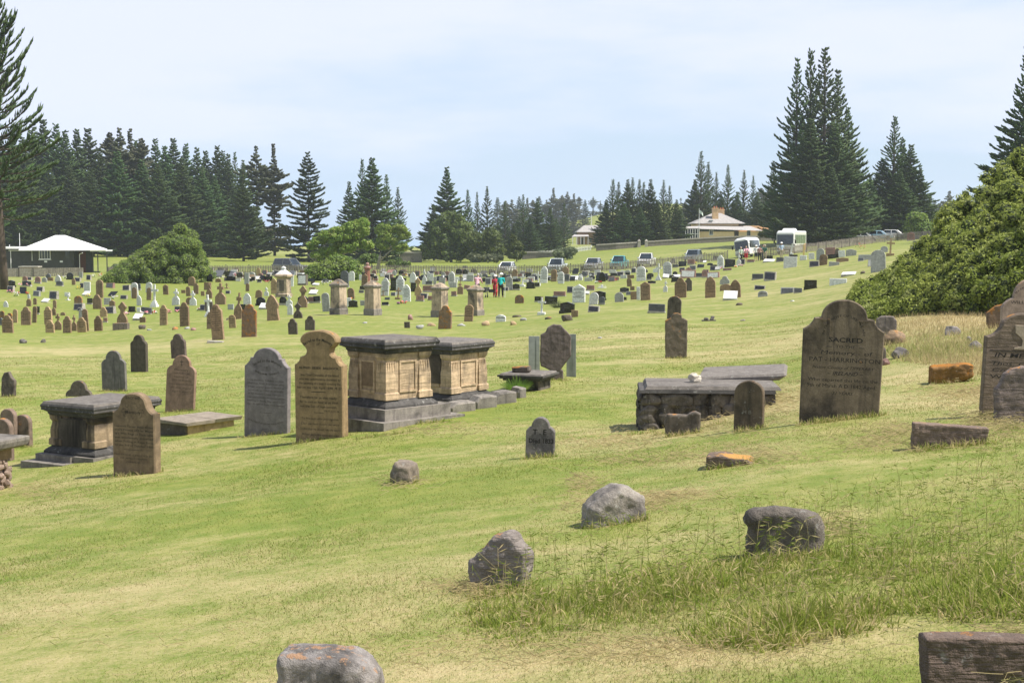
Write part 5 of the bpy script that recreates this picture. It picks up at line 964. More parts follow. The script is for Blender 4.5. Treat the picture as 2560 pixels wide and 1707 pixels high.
# left forest: tree-top columns read off the photo
pines([(92, 305, 300, 'd', 1.0), (118, 300, 305, 'd'), (150, 312, 300, 'd'), (172, 330, 296, 'd'), (200, 326, 300, 'd'), (228, 322, 305, 'd'), (255, 370, 290, 'd', 1.1), (345, 352, 330, 'd'), (395, 350, 320, 'd'), (418, 366, 300, 'd'), (440, 348, 320, 'd', 1.1), (470, 362, 325, 'd'), (498, 372, 320, 'd'), (520, 378, 330, 'd'), (548, 366, 330, 'd'), (562, 380, 330, 'd'), (575, 388, 325, 'd'), (592, 380, 335, 's', .8), (40, 330, 296, 'd', 1.1), (10, 350, 296, 'd', 1.1), (-30, 330, 296, 'd', 1.1), (65, 345, 288, 'd', 1.1)], 'pine of the dense dark stand on the left', 'pines of the dense left stand')
pines([(130, 420, 270, 'd', 1.3), (180, 415, 272, 'd', 1.3), (235, 430, 268, 'd', 1.3), (300, 380, 270, 'd', 1.35), (360, 400, 275, 'd', 1.3), (400, 410, 270, 'd', 1.3), (460, 400, 280, 'd', 1.3), (510, 430, 285, 'd', 1.3), (60, 440, 268, 'd', 1.3), (540, 440, 290, 'd', 1.2)], 'wide pine in the front edge of the left stand', 'pines of the dense left stand')
pines([(282, 330, 310, 'o', .9), (306, 320, 305, 'o', 1.0), (332, 322, 308, 'o', 1.0), (360, 345, 305, 'o', .9)], 'old flat-crowned pine rising above the left stand', 'old pines above the left stand')
pines([(645, 366, 310, 'o', .95), (688, 360, 312, 'o', .9), (612, 400, 300, 's', 1.1)], 'ragged old pine at the right end of the left stand', 'old pines ending the left stand')
pine(610, 440, 262, 'd', 'broad pine with visible trunk standing in front of the ragged old pines', wscale=1.1)
pine(773, 383, 262, 'l', 'lone symmetrical pine with horizontal tiers left of the wind-bent tree')
pine(12, -40, 112, 'n', 'very tall open pine with dark trunk cut by the left edge', wscale=1.0, ry=R(2.6))
pine(-40, 100, 128, 'n', 'second open pine just outside the left edge behind the very tall one', wscale=1.0)
pines([(875, 456, 290, 'd', .9), (908, 400, 292, 's', .9), (932, 395, 262, 'd', 1.15), (968, 436, 282, 's', 1.0), (996, 468, 285, 's', 1.0)], 'pine in the clump behind the wind-bent trees', 'pine clump behind the wind-bent trees')
pines([(1118, 420, 290, 'd', 1.05), (1170, 476, 292, 's'), (1193, 480, 300, 's', .7), (1218, 466, 286, 's'), (1085, 520, 286, 'd', 1.4)], 'pine in the clump around the dark broadleaf tree', 'pines around the dark broadleaf tree')
pines([(1262, 506, 320, 's'), (1308, 486, 318, 's'), (1343, 496, 322, 'd'), (1375, 520, 318, 'd'), (1410, 508, 330, 's'), (1325, 540, 300, 'd', 1.3), (1285, 560, 300, 'd', 1.4)], 'pine left of the small verandah cottage', 'pines left of the small cottage')
pines([(1531, 450, 290, 's', 1.2), (1545, 455, 300, 's'), (1568, 450, 292, 'd'), (1580, 444, 298, 's'), (1597, 450, 292, 's'), (1608, 455, 300, 's'), (1625, 450, 292, 'd'), (1657, 450, 290, 's'), (1672, 466, 292, 's'), (1515, 500, 292, 'd', 1.2), (1690, 500, 292, 'd', 1.2), (1640, 500, 285, 'd', 1.3), (1560, 510, 284, 'd', 1.4), (1600, 520, 283, 'd', 1.4)], 'pine in the tight group left of the yellow house', 'pines left of the yellow house')
pines([(1750, 378, 318, 's'), (1768, 405, 322, 's'), (1788, 432, 330, 's', .8), (1817, 412, 318, 's', .9), (1857, 425, 320, 's', .9), (1880, 440, 326, 's', .8), (1735, 450, 320, 'd', 1.1), (1800, 480, 322, 'd', 1.1), (1840, 480, 318, 'd', 1.2), (1890, 480, 316, 'd', 1.2), (1930, 402, 286, 's', 1.0)], 'pine behind the yellow house', 'pines behind the yellow house')
pines([(1985, 145, 232, 's', .85), (2019, 128, 236, 's', .95), (2054, 118, 230, 's', 1.15), (2086, 175, 238, 's', 1.15), (2112, 270, 240, 's', 1.1)], 'tall spire of the great pine clump behind the coach', 'great pine clump behind the coach')
pines([(2000, 330, 226, 'd', 1.15), (2020, 300, 224, 'd', 1.3), (2080, 310, 226, 'd', 1.3), (2125, 380, 232, 'd', 1.05), (2035, 400, 220, 'd', 1.35), (2075, 420, 220, 'd', 1.35)], 'lower bushy pine filling the great clump behind the coach', 'great pine clump behind the coach')
pines([(2229, 290, 250, 's', 1.2), (2250, 350, 252, 'd', 1.0), (2271, 362, 250, 'd', 1.1), (2295, 420, 246, 'd', 1.0), (2200, 400, 250, 'd', 1.3), (2170, 440, 246, 'd', 1.3), (2245, 430, 240, 'd', 1.5)], 'pine in the clump above the far parked cars', 'pines above the far parked cars')
pines([(2555, 115, 160, 's', 1.15), (2590, 130, 165, 'd', 1.2)], 'tall pine behind the top of the hedge', 'pines behind the hedge')
pines([(X_, 540+(X_*7) % 26, 338, 'd', 1.35) for X_ in range(1246, 1400, 24)]+[(X_, 500+(X_*7) % 22, 340, 'd', 1.3) for X_ in range(1700, 1940, 26)], 'low pine of the dark belt at the back', 'low pines of the back belt')
# far hazy pines on the hill
def hpine(X, Yt, d, kind, label, ws=1.0):
    x = (X-1280)/F*d; zb = max(hill_z(x, d), -10) if d > 470 else float(hgt(x, d)); cm, tm, lm = PINES[kind][PC[kind] % len(PINES[kind])]; PC[kind] += 1; H = zpix(Yt, d)-zb+.5
    e = empty('pine_tree', (x, d, zb-.5), rp_.uniform(0, 6.28)); s = H/30; e.scale = (s*ws, s*ws, s); tag(e, label, 'pine tree', 'hazy pines on the far hill'); link('crown', cm, e); link('trunk', tm, e)
far = [(1244, 495), (1264, 502), (1280, 500), (1298, 492), (1318, 495), (1332, 500), (1348, 492), (1366, 500), (1383, 470), (1405, 488), (1418, 480), (1434, 484), (1447, 492), (1462, 500), (1482, 492), (1500, 502), (1512, 506), (1395, 500), (1425, 500), (1700, 495), (1712, 500), (1726, 490), (1745, 490), (1900, 470), (1905, 475), (1922, 465), (2320, 488), (2332, 500), (2368, 478), (2344, 508)]
WN = ['zero', 'first', 'second', 'third', 'fourth', 'fifth', 'sixth', 'seventh', 'eighth', 'ninth', 'tenth', 'eleventh', 'twelfth', 'thirteenth', 'fourteenth', 'fifteenth', 'sixteenth', 'seventeenth', 'eighteenth', 'nineteenth', 'twentieth', 'twenty-first', 'twenty-second', 'twenty-third', 'twenty-fourth', 'twenty-fifth', 'twenty-sixth', 'twenty-seventh', 'twenty-eighth', 'twenty-ninth', 'thirtieth']
for i, (X, Y) in enumerate(sorted(far)): hpine(X, Y, 640+rp_.uniform(-40, 60), 'o' if i % 3 else 'b', WN[i+1]+' from left of the hazy blue pines on the far hill', 1.3)
# ------------------------------------------------------------------ leafy bushes and broadleaf trees
def leaf_cloud(clumps, n, size, seed=1, outward=.6, flat=.0, core=.72):
    """clumps: (x,y,z,rx,ry,rz); leaves on and just inside each clump's surface"""
    r = np.random.RandomState(seed); C = np.array(clumps, float); vol = (C[:, 3]*C[:, 4]*C[:, 5])**.667; idx = r.choice(len(C), n, p=vol/vol.sum()); c = C[idx]
    d = r.randn(n, 3); d /= np.linalg.norm(d, axis=1)[:, None]; rad = 1-np.abs(r.randn(n))*.16; P = c[:, :3]+d*c[:, 3:]*rad[:, None]+r.randn(n, 3)*size*.4
    nn = d*outward+r.randn(n, 3)*.55+np.array([0, 0, .35]); nn /= np.linalg.norm(nn, axis=1)[:, None]
    a = np.cross(nn, r.randn(n, 3)); a /= np.linalg.norm(a, axis=1)[:, None]+1e-9; b = np.cross(nn, a); s = size*(.6+.8*r.rand(n))[:, None]
    V = np.empty((n, 4, 3)); V[:, 0] = P-a*s; V[:, 1] = P-b*s*.45; V[:, 2] = P+a*s; V[:, 3] = P+b*s*.45
    return V.reshape(-1, 3), np.arange(n*4).reshape(n, 4)
def core_mesh(clumps, k=.8):  # dark solid blobs added inside the leaf clumps to block see-through
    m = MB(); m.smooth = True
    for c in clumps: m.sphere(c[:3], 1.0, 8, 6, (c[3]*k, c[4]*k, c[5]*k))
    return m.mesh('dark_core', M_INNER)
def shape_clumps(prof, x0, x1, y0, depth, n, r0, seed, base=None):
    """prof(t) -> height of the dome at t in 0..1 along x; random clumps fill the dome's shell"""
    r = random.Random(seed); out = []
    while len(out) < n:
        t = r.random(); x = x0+(x1-x0)*t; v = r.uniform(-1, 1); H = prof(t)*math.sqrt(max(0, 1-abs(v)**2.2)); z = H*(r.random()**.45)
        if H < r0*.5: continue
        s = r0*r.uniform(.6, 1.25); s = min(s, H*.6+.1); out.append((x, y0+v*depth/2, max(.25*s, z-s*.55), s*1.1, s*1.1, s))
    return out
def bush(name, loc, clumps, n, size, mat, label, cat='shrub', seed=1, group=None, core=.8, kind=None):
    e = empty(name, loc); tag(e, label, cat, group); V, Q = leaf_cloud(clumps, n, size, seed); link('foliage', np_mesh('foliage', V, Q, mat), e); link('dark_core', core_mesh(clumps, core), e); return e
# big hedge at right: rises from its left tip towards the right edge
def interp(pts, t):
    for (a, b), (c, d) in zip(pts, pts[1:]):
        if t <= c: return b+(d-b)*(t-a)/(c-a)
    return pts[-1][1]
d0 = 33.0; hp_ = [(2135, 724), (2160, 695), (2200, 690), (2235, 660), (2262, 628), (2290, 600), (2315, 575), (2340, 540), (2370, 505), (2400, 478), (2430, 448), (2460, 420), (2500, 402), (2530, 372), (2560, 345), (2640, 300), (2720, 320), (2790, 420), (2830, 560)]
def hz(X, d): x = (X-1280)/F*d; return x, float(hgt(x, d))
cl = []; r_ = random.Random(77)
while len(cl) < 2000:
    X = r_.uniform(2135, 2830); v = r_.random(); Yt = interp(hp_, X); dn = 31.5+(2560-X)*.013; dfar = dn+2.5+(min(X, 2760)-2135)*.016; d = dn+(dfar-dn)*v
    x, zg = hz(X, d); ztop = zpix(Yt, dfar*.97); prof = (min(1, v*1.0+.06))**.62; H = (ztop-zg)*prof; s = r_.uniform(.12, .27)
    if H < .15: continue
    z = zg+H*(r_.random()**.35)-s*.7; cl.append((x, d, max(z, zg+.05), s*1.15, s*1.15, s))
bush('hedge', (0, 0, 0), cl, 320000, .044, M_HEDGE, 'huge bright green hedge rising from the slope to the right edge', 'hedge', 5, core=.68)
# wedge bush on the left
def place_shape(Xa, Xb, Yb, tops, dep, n, r0, seed, d=None):
    p = ground((Xa+Xb)/2, Yb) if d is None else at((Xa+Xb)/2, d); s = p.y/F
    def prof(t): return max(.05, (Yb-interp(tops, Xa+(Xb-Xa)*t))*s)
    return p, shape_clumps(prof, (Xa-(Xa+Xb)/2)*s, (Xb-(Xa+Xb)/2)*s, 0, dep, n, r0, seed)
p, cl = place_shape(262, 512, 706, [(262, 700), (300, 668), (340, 636), (400, 596), (430, 576), (455, 562), (478, 566), (495, 592), (505, 640), (512, 690)], 7.5, 330, .55, 3)
bush('shrub', p, cl, 95000, .09, M_SHRUB, 'wedge-shaped green bush rising to the right, beside the hut', seed=6)
p, cl = place_shape(316, 380, 645, [(316, 640), (330, 605), (350, 595), (372, 598), (380, 640)], 4, 30, .8, 5, d=185); bush('shrub', p, cl, 7000, .16, M_GREYBUSH, 'grey-green bush behind the left of the wedge-shaped bush', seed=8)
p, cl = place_shape(280, 330, 668, [(280, 660), (300, 640), (330, 640)], 4, 20, .7, 6, d=182); bush('shrub', p, cl, 5000, .15, M_GREYBUSH, 'low grey-green scrub right of the hut verandah', seed=9)
p, cl = place_shape(36, 112, 610, [(36, 600), (50, 575), (80, 572), (105, 580), (112, 605)], 5, 26, 1.2, 7, d=215); bush('broadleaf_tree', p, cl, 8000, .22, M_GREYBUSH, 'rounded pale green tree behind the hut roof', 'tree', seed=10)
def tree(name, X, Yb, d, clumps_px, n, size, mat, label, trunk, bark, seed=1, limbs=(), inner=.75, cat='tree'):
    """clumps_px: (X, Y, rx, ry) photo pixels of foliage masses; trunk: pixel path"""
    p = at(X, d) if d else ground(X, Yb); s = p.y/F; e = empty(name, p); tag(e, label, cat); r = random.Random(seed); cl = []
    zb = zpix(Yb, p.y)-p.z*0
    for (cx, cy, rx, ry) in clumps_px:
        k = max(6, int(rx*ry/8))
        for _ in range(min(k, 46)):
            a = r.uniform(0, 6.28); q = r.random()**.5; v = r.uniform(-1, 1)*math.sqrt(max(0, 1-q*q)); s0 = min(rx, ry)*s*r.uniform(.28, .5)
            cl.append(((cx-X+math.cos(a)*q*rx*.8)*s, v*rx*s*.8, (Yb-cy+math.sin(a)*q*ry*.75)*s, s0*1.2, s0*1.2, s0*.8))
    V, Q = leaf_cloud(cl, n, size, seed); link('crown', np_mesh('crown', V, Q, mat), e); link('dark_core', core_mesh(cl, inner), e)
    m = MB(); m.smooth = True
    for path, ra in [trunk]+list(limbs): 
        m.tube([((a-X)*s, (i % 2)*.1*s, (Yb-b)*s) for i, (a, b) in enumerate(path)], [ra*s*(1-.75*i/(len(path)-1)) for i in range(len(path))], 6)
    m.build('trunk', bark, e); return e
tree('wind_bent_tree', 850, 700, 166, [(905, 578, 18, 20), (880, 585, 26, 16), (850, 592, 28, 13), (825, 602, 26, 12), (800, 614, 22, 11), (782, 628, 14, 10), (895, 600, 20, 12), (845, 612, 30, 10), (905, 622, 34, 9), (920, 628, 22, 9), (860, 632, 32, 14), (825, 642, 26, 14), (796, 652, 20, 12), (880, 600, 30, 16), (840, 605, 34, 14), (905, 590, 18, 14)], 60000, .15, M_OLIVE, 'wind-bent tree swept to the right over tangled bare limbs',
     ([(800, 690), (822, 655), (850, 635), (895, 612)], 5), M_BARKG, 21, [([(800, 690), (790, 660), (782, 640), (776, 620)], 3), ([(815, 670), (860, 640), (920, 634)], 3), ([(820, 660), (810, 630), (830, 605)], 3), ([(845, 655), (880, 640), (897, 648)], 2.5), ([(770, 648), (785, 665), (800, 680)], 2.5), ([(830, 650), (870, 620), (900, 590)], 3)], inner=.35)
p, cl = place_shape(764, 892, 700, [(764, 680), (785, 664), (810, 655), (840, 640), (870, 645), (885, 665), (892, 690)], 5, 60, .8, 15); bush('shrub', p, cl, 16000, .14, M_SHRUB, 'dark-based bright green bush under the wind-bent tree', seed=12)
tree('broadleaf_tree', 946, 660, 205, [(962, 562, 22, 14), (1000, 560, 18, 12), (1012, 575, 18, 10), (1005, 605, 24, 9), (962, 580, 22, 14), (955, 600, 16, 12), (985, 590, 14, 10)], 26000, .17, M_OLIVE, 'slender-trunked tree with flat layered green crown right of the wind-bent tree',
     ([(945, 660), (950, 630), (955, 600), (962, 575)], 5), M_BARKG, 23, [([(950, 640), (975, 615), (1000, 605)], 2.5), ([(970, 610), (1000, 585), (1008, 570)], 2.5)], inner=.35)
tree('broadleaf_tree', 940, 644, 215, [(925, 620, 30, 12), (905, 628, 26, 9), (1000, 632, 30, 9), (985, 635, 22, 8)], 9000, .18, M_DARKTREE, 'low spreading green scrub behind the two wind-swept trees', ([(930, 644), (930, 625)], 2), M_BARKG, 25)
tree('broadleaf_tree', 1128, 640, 262, [(1125, 535, 34, 24), (1100, 560, 30, 24), (1150, 560, 34, 28), (1110, 590, 36, 26), (1155, 595, 36, 30), (1075, 605, 20, 26), (1085, 575, 18, 18), (1130, 620, 50, 16)], 30000, .24, M_DARKTREE, 'big round dark-leaved tree before the middle pine clump', ([(1128, 640), (1128, 600), (1130, 560)], 4), M_BARK, 27)
tree('broadleaf_tree', 1210, 640, 258, [(1195, 590, 24, 24), (1225, 580, 24, 26), (1235, 610, 26, 20), (1205, 620, 30, 14)], 14000, .24, M_DARKTREE, 'smaller dark-leaved tree right of the big round dark-leaved one', ([(1210, 640), (1212, 600)], 3), M_BARK, 28)
tree('shrub', 1220, 640, 250, [(1200, 628, 26, 9), (1235, 628, 26, 10), (1180, 625, 14, 10)], 7000, .2, M_GREYBUSH, 'grey-green shrubs at the foot of the dark-leaved trees', ([(1220, 640), (1220, 630)], 2), M_BARKG, 29, cat='shrub')
tree('broadleaf_tree', 1292, 638, 250, [(1290, 600, 16, 14), (1290, 620, 26, 12), (1285, 580, 8, 12)], 9000, .2, M_DARKTREE, 'small cone-shaped bright tree left of the white picket ramp', ([(1292, 638), (1292, 600)], 2), M_BARKG, 30)
tree('shrub', 1416, 640, 240, [(1400, 626, 20, 12), (1425, 622, 20, 12), (1412, 632, 30, 8)], 9000, .17, M_GREYBUSH, 'rounded grey-green bush beside the stone wall end', ([(1416, 640), (1416, 625)], 2), M_BARKG, 31, cat='shrub')
tree('broadleaf_tree', 430, 600, 240, [(430, 562, 26, 20), (445, 585, 26, 16), (415, 585, 18, 14)], 10000, .2, M_DARKTREE, 'rounded green tree rising behind the wedge-shaped bush', ([(430, 605), (430, 570)], 3), M_BARKG, 32)
tree('broadleaf_tree', 540, 628, 285, [(540, 590, 16, 14), (538, 604, 20, 10)], 6000, .22, M_DARKTREE, 'small tree with thin trunk in front of the left stand, left of the broad pine', ([(536, 632), (538, 600)], 3), M_BARKG, 33)
tree('broadleaf_tree', 812, 600, 290, [(810, 545, 26, 18), (835, 560, 24, 20), (820, 585, 30, 20)], 12000, .25, M_DARKTREE, 'dark rounded tree between the lone pine and the pine clump', ([(812, 630), (812, 570)], 3), M_BARK, 34)
tree('shrub', 1930, 612, 255, [(1915, 592, 22, 9), (1945, 594, 22, 8)], 7000, .2, M_DARKTREE, 'dark clipped shrub at the right end of the yellow house', ([(1930, 612), (1930, 600)], 2), M_BARKG, 35, cat='shrub')
tree('broadleaf_tree', 2300, 600, 215, [(2290, 560, 26, 24), (2310, 580, 26, 22), (2275, 585, 20, 18)], 12000, .2, M_SHRUB, 'bright green broadleaf tree at the right of the far pine clump', ([(2300, 604), (2300, 570)], 3), M_BARKG, 36)
# small bright tufts by the chest tombs
for (X, Y, wp, hp, n_, lab) in [(1186, 980, 40, 44, 500, 'wiry green tuft growing between kerb stones of the farther chest tomb'), (1292, 978, 66, 46, 420, 'thick green tussock in front of the small table tomb'), (1395, 770, 46, 26, 300, 'feathery grey-green plant behind the black peaked headstone'), (1052, 990, 26, 20, 250, 'small leafy weed on the steps of the nearer chest tomb')]:
    p = ground(X, Y); s = p.y/F; r = np.random.RandomState(int(X)); a = r.rand(n_)*6.28; rr = r.rand(n_)**.5*wp*s*.35; h = hp*s*(.35+.65*r.rand(n_))*(1-.45*rr/(wp*s*.35)); V = np.empty((n_, 4, 3)); bx = np.cos(a)*rr*.5; by = np.sin(a)*rr*.5; wv = .006
    V[:, 0] = np.stack([bx-wv, by, 0*h], 1); V[:, 1] = np.stack([bx+wv, by, 0*h], 1); V[:, 2] = np.stack([bx*4+wv*.3, by*4, h], 1); V[:, 3] = np.stack([bx*4-wv*.3, by*4, h], 1)
    o = link('grass_tuft', np_mesh('tuft', V.reshape(-1, 3), np.arange(n_*4).reshape(-1, 4), M_GREYBUSH if 'feathery' in lab else M_SHRUB)); o.location = p+Vector((0, 0, .22 if X == 1052 else (.1 if X == 1186 else 0))); tag(o, lab, 'grass tuft')
# ------------------------------------------------------------------ fences and walls
def gpath(pts, n):
    """pts (X, d) -> n world points on the ground, evenly spaced"""
    P = [at(X, d) for X, d in pts]; seg = [(b-a).length for a, b in zip(P, P[1:])]; tot = sum(seg); out = []
    for i in range(n):
        t = tot*i/(n-1); j = 0
        while j < len(seg)-1 and t > seg[j]: t -= seg[j]; j += 1
        q = P[j]+(P[j+1]-P[j])*min(1, t/seg[j]); q.z = float(hgt(q.x, q.y)); out.append(q)
    return out, tot
def picket_fence(pts, label, h=1.12, gap=.22, pw=.115, mat=None, every=12, name='picket_fence'):
    mat = mat or M_FENCE; _, tot = gpath(pts, 2); n = int(tot/gap); P, _ = gpath(pts, n); e = empty(name, P[0]); tag(e, label, 'fence'); o0 = P[0]; m = MB(); rr = random.Random(5)
    for i, p in enumerate(P[:-1]):
        d = (P[i+1]-p); d.z = 0; d.normalize(); nx, ny = -d.y, d.x; a = pw/2; b = .012; hh_ = h*(1+rr.uniform(-.03, .03)); q = p-o0
        def c(u, v, z): return (q.x+d.x*u+nx*v, q.y+d.y*u+ny*v, q.z+z)
        m.add([c(-a, -b, .05), c(a, -b, .05), c(a, b, .05), c(-a, b, .05), c(-a, -b, hh_-.08), c(a, -b, hh_-.08), c(a, b, hh_-.08), c(-a, b, hh_-.08), c(0, -b, hh_), c(0, b, hh_)], [(0, 1, 5, 8, 4), (2, 3, 7, 9, 6), (1, 2, 6, 9, 8, 5), (3, 0, 4, 8, 9, 7)])
    m.build('pickets', mat, e)
    for z in (.28, h-.28):
        m = MB()
        for i in range(0, n-4, 4):
            a, b = P[i]-o0, P[min(i+4, n-1)]-o0; m.tube([(a.x, a.y+.04, a.z+z), (b.x, b.y+.04, b.z+z)], .035, 4)
        m.build('rail', mat, e)
    k = 0
    for i in range(0, n, every):
        q = P[i]-o0; m = MB(); m.cbox(q.x, q.y+.06, q.z-.2, .11, .11, h+.28); m.build('post', M_FENCED, e); k += 1
        if k > 95: break
    return e
picket_fence([(508, 171), (700, 171), (900, 172), (1100, 172), (1300, 172), (1480, 171), (1640, 172), (1760, 173), (1822, 173)], 'long weathered picket fence across the back of the cemetery', gap=.2, every=14)
picket_fence([(1900, 172), (1960, 172), (2040, 176), (2120, 184), (2180, 190), (2240, 192), (2300, 188), (2350, 180)], 'weathered picket fence climbing right behind the coach towards the hedge', gap=.2, every=12)
# solid paling fence by the hut
def paling(pts, h, label, mat):
    P, tot = gpath(pts, 60); e = empty('paling_fence', P[0]); tag(e, label, 'fence'); o0 = P[0]; m = MB()
    for a, b in zip(P, P[1:]):
        a, b = a-o0, b-o0; m.box(a.x+.005, b.x-.005, min(a.y, b.y)-.02, min(a.y, b.y)+.02, min(a.z, b.z)-.1, a.z+h)
    m.build('palings', mat, e)
    for i in range(0, 60, 8): q = P[i]-o0; m = MB(); m.cbox(q.x, q.y-.05, q.z-.1, .1, .06, h+.14); m.build('post', M_FENCED, e)
    return e
paling([(-60, 160), (110, 160), (210, 162)], 1.0, 'solid grey timber paling fence in front of the hut', plain('grey_palings', (.30, .27, .22), .95, var=.25, scale=5)); paling([(272, 170), (305, 172)], .9, 'short piece of timber paling fence left of the wedge-shaped bush', M_FENCE)
def stone_wall(pts, h, label, th=.5, mat=None, ends=True):
    P, tot = gpath(pts, 24); e = empty('boundary_wall', P[0]); tag(e, label, 'wall'); o0 = P[0]
    for nm_, z0, z1, tt, mt in (('wall_body', -1.2, h, th, mat or M_WALL), ('coping', h+.002, h+.22, th+.14, MT['concrete'])):
        secs = []
        for p in P: q = p-o0; secs.append([(q.x, q.y-tt/2, q.z+z0), (q.x, q.y+tt/2, q.z+z0), (q.x, q.y+tt/2, q.z+z1), (q.x, q.y-tt/2, q.z+z1)])
        m = MB(); m.loft(secs); m.build(nm_, mt, e)
    return e
def smooth_wall(Xd, tops, label):
    """wall with straight top following given photo rows"""
    P = [at(X, d) for X, d in Xd]; e = empty('boundary_wall', P[0]); tag(e, label, 'wall'); o0 = P[0]; 
    for nm_, dz0, dz1, tt, mt in (('wall_body', None, 0, .5, M_WALL), ('coping', .003, .25, .66, MT['concrete'])):
        secs = []
        for p, Yt in zip(P, tops): q = p-o0; zt = zpix(Yt, p.y)-o0.z; z0 = q.z-1.5 if dz0 is None else zt+dz0; secs.append([(q.x, q.y-tt/2, z0), (q.x, q.y+tt/2, z0), (q.x, q.y+tt/2, zt+dz1), (q.x, q.y-tt/2, zt+dz1)])
        m = MB(); m.loft(secs); m.build(nm_, mt, e)
    return e
smooth_wall([(1490, 262), (1540, 262), (1592, 263)], [614, 611, 608], 'dark stone boundary wall left of the gate posts')
smooth_wall([(1618, 264), (1680, 265), (1760, 266), (1830, 267), (1900, 268), (1975, 270)], [606, 602, 597, 593.5, 592, 594], 'long dark stone boundary wall below the yellow house')
for X, lb in ((1597, 'left stone gate post in the boundary wall'), (1615, 'right stone gate post in the boundary wall')):
    p = at(X, 262.5); e = empty('gate_post', p); tag(e, lb, 'gate post'); ht = zpix(604, 262.5)-p.z; m = MB(); m.cbox(0, 0, -.5, .55, .55, ht+.5); m.build('shaft', MT['concrete'], e); m = MB(); m.lathe([(.42, ht+.002), (.42, ht+.12), (.2, ht+.3), (.02, ht+.45)], 4); m.build('cap', MT['concrete'], e)
smooth_wall([(1305, 258), (1345, 258), (1385, 257)], [632, 632, 633], 'low brown retaining wall under the white picket ramp'); smooth_wall([(1000, 262), (1055, 262)], [633, 633], 'dark low wall glimpsed between the trees in the middle')
picket_fence([(1338, 268), (1362, 266)], 'short white picket ramp rising to the cottage garden', 1.2, .3, .14, M_WHITE, 8); picket_fence([(1350, 275), (1410, 276), (1480, 277)], 'white picket fence in front of the small cottage', 1.0, .3, .14, M_WHITE, 12)
# ------------------------------------------------------------------ hut
def hip_roof(m, x0, x1, y0, y1, z0, z1, rx0, rx1, ry, th=.12):
    v = [(x0, y0, z0), (x1, y0, z0), (x1, y1, z0), (x0, y1, z0), (rx0, ry, z1), (rx1, ry, z1)]; m.add(v, [(0, 1, 5, 4), (1, 2, 5), (2, 3, 4, 5), (3, 0, 4)]); m.box(x0, x1, y0, y1, z0-th, z0-.002)
def window(parent, x, y, z, w, h, bars=(2, 1), fm=None, sill=True):
    m = MB(); t = .07; m.box(x-w/2, x+w/2, y-.05, y+.02, z, z+t); m.box(x-w/2, x+w/2, y-.05, y+.02, z+h-t, z+h); m.box(x-w/2, x-w/2+t, y-.05, y+.02, z+t, z+h-t); m.box(x+w/2-t, x+w/2, y-.05, y+.02, z+t, z+h-t)
    for i in range(1, bars[0]): xx_ = x-w/2+w*i/bars[0]; m.box(xx_-.02, xx_+.02, y-.045, y+.02, z+t, z+h-t)
    for i in range(1, bars[1]): zz = z+h*i/bars[1]; m.box(x-w/2+t, x+w/2-t, y-.040, y+.02, zz-.02, zz+.02)
    f = m.build('window', fm or M_WHITE, parent); m = MB(); m.box(x-w/2+t*.5, x+w/2-t*.5, y-.02, y-.005, z+t*.5, z+h-t*.5); m.build('pane', M_GLASS, f)
    if sill: m = MB(); m.box(x-w/2-.08, x+w/2+.08, y-.12, y, z-.09, z-.003); m.build('sill', fm or M_WHITE, f)
    return f
p = at(135, 178); s = p.y/F; e = empty('hut', p, R(15)); tag(e, 'dark weatherboard hut with white hipped roof and open verandah', 'hut')
PX = lambda X: (X-135)*s; PZ = lambda Y: zpix(Y, 178)-p.z
m = MB(); m.box(PX(24), PX(185), 0, 6, -.3, PZ(622)); m.box(PX(185), PX(228), 1.6, 6, -.3, PZ(624)); m.build('wall', M_HUT, e)
m = MB(); hip_roof(m, PX(55), PX(262), -1.2, 7.6, PZ(624), PZ(588), PX(138), PX(162), 3.2); rf = m.build('roof', M_ROOFW, e)
m = MB(); m.box(PX(12), PX(75), -.5, 6.5, PZ(622), PZ(617)); m.build('lean_to_roof', M_ROOFW, e); m = MB(); m.box(PX(224), PX(276), -1.0, 6.5, PZ(629)+.02, PZ(626)); m.build('verandah_roof', M_ROOFW, e)
for X in (242, 264): m = MB(); m.cbox(PX(X), -.7, -.4, .14, .14, PZ(629)+.4); m.build('verandah_post', M_HUT, e)
window(e, PX(115), 0, PZ(648), 27*s, 24*s, (4, 1)); window(e, PX(169), 0, PZ(650), 13*s, 22*s, (2, 1), fm=M_HUT)
m = MB(); m.box(PX(195), PX(212), 1.55, 1.62, -.1, PZ(630)); m.build('door', plain('red_brown_door', (.10, .03, .02), .6), e)
for pts in ([(PX(30), -.1, PZ(626)), (PX(85), -.1, PZ(626)), (PX(85), -.12, PZ(652))], [(PX(35), -.12, PZ(626)), (PX(35), -.12, PZ(672))], [(PX(206), -1.25, PZ(632)), (PX(198), -.3, PZ(636)), (PX(198), -.2, PZ(672))]): m = MB(); m.tube(pts, .05, 5); m.build('downpipe', M_WHITE, e)
for X in (117, 154): m = MB(); m.cbox(PX(X), -.04, PZ(656), 7*s, .04, 4*s); m.build('wall_vent', M_WHITE, e)
for X, y0_, y1_ in ((56, 615, 583), (32, 627, 612)): m = MB(); m.tube([(PX(X), .5, PZ(y0_)), (PX(X), .5, PZ(y1_))], .04, 5); m.build('vent_pipe', M_WHITE, e)
p = at(77, 172); e = empty('water_tank', p); tag(e, 'low rusty stone-sided tank against the hut wall', 'tank'); m = MB(); m.cbox(0, 0, -.3, 2.1, 1.4, 1.2); m.build('tank_body', MT['B'], e); m = MB(); m.cbox(0, 0, .903, 2.4, 1.6, .14); m.build('tank_lid', MT['concrete'], e)
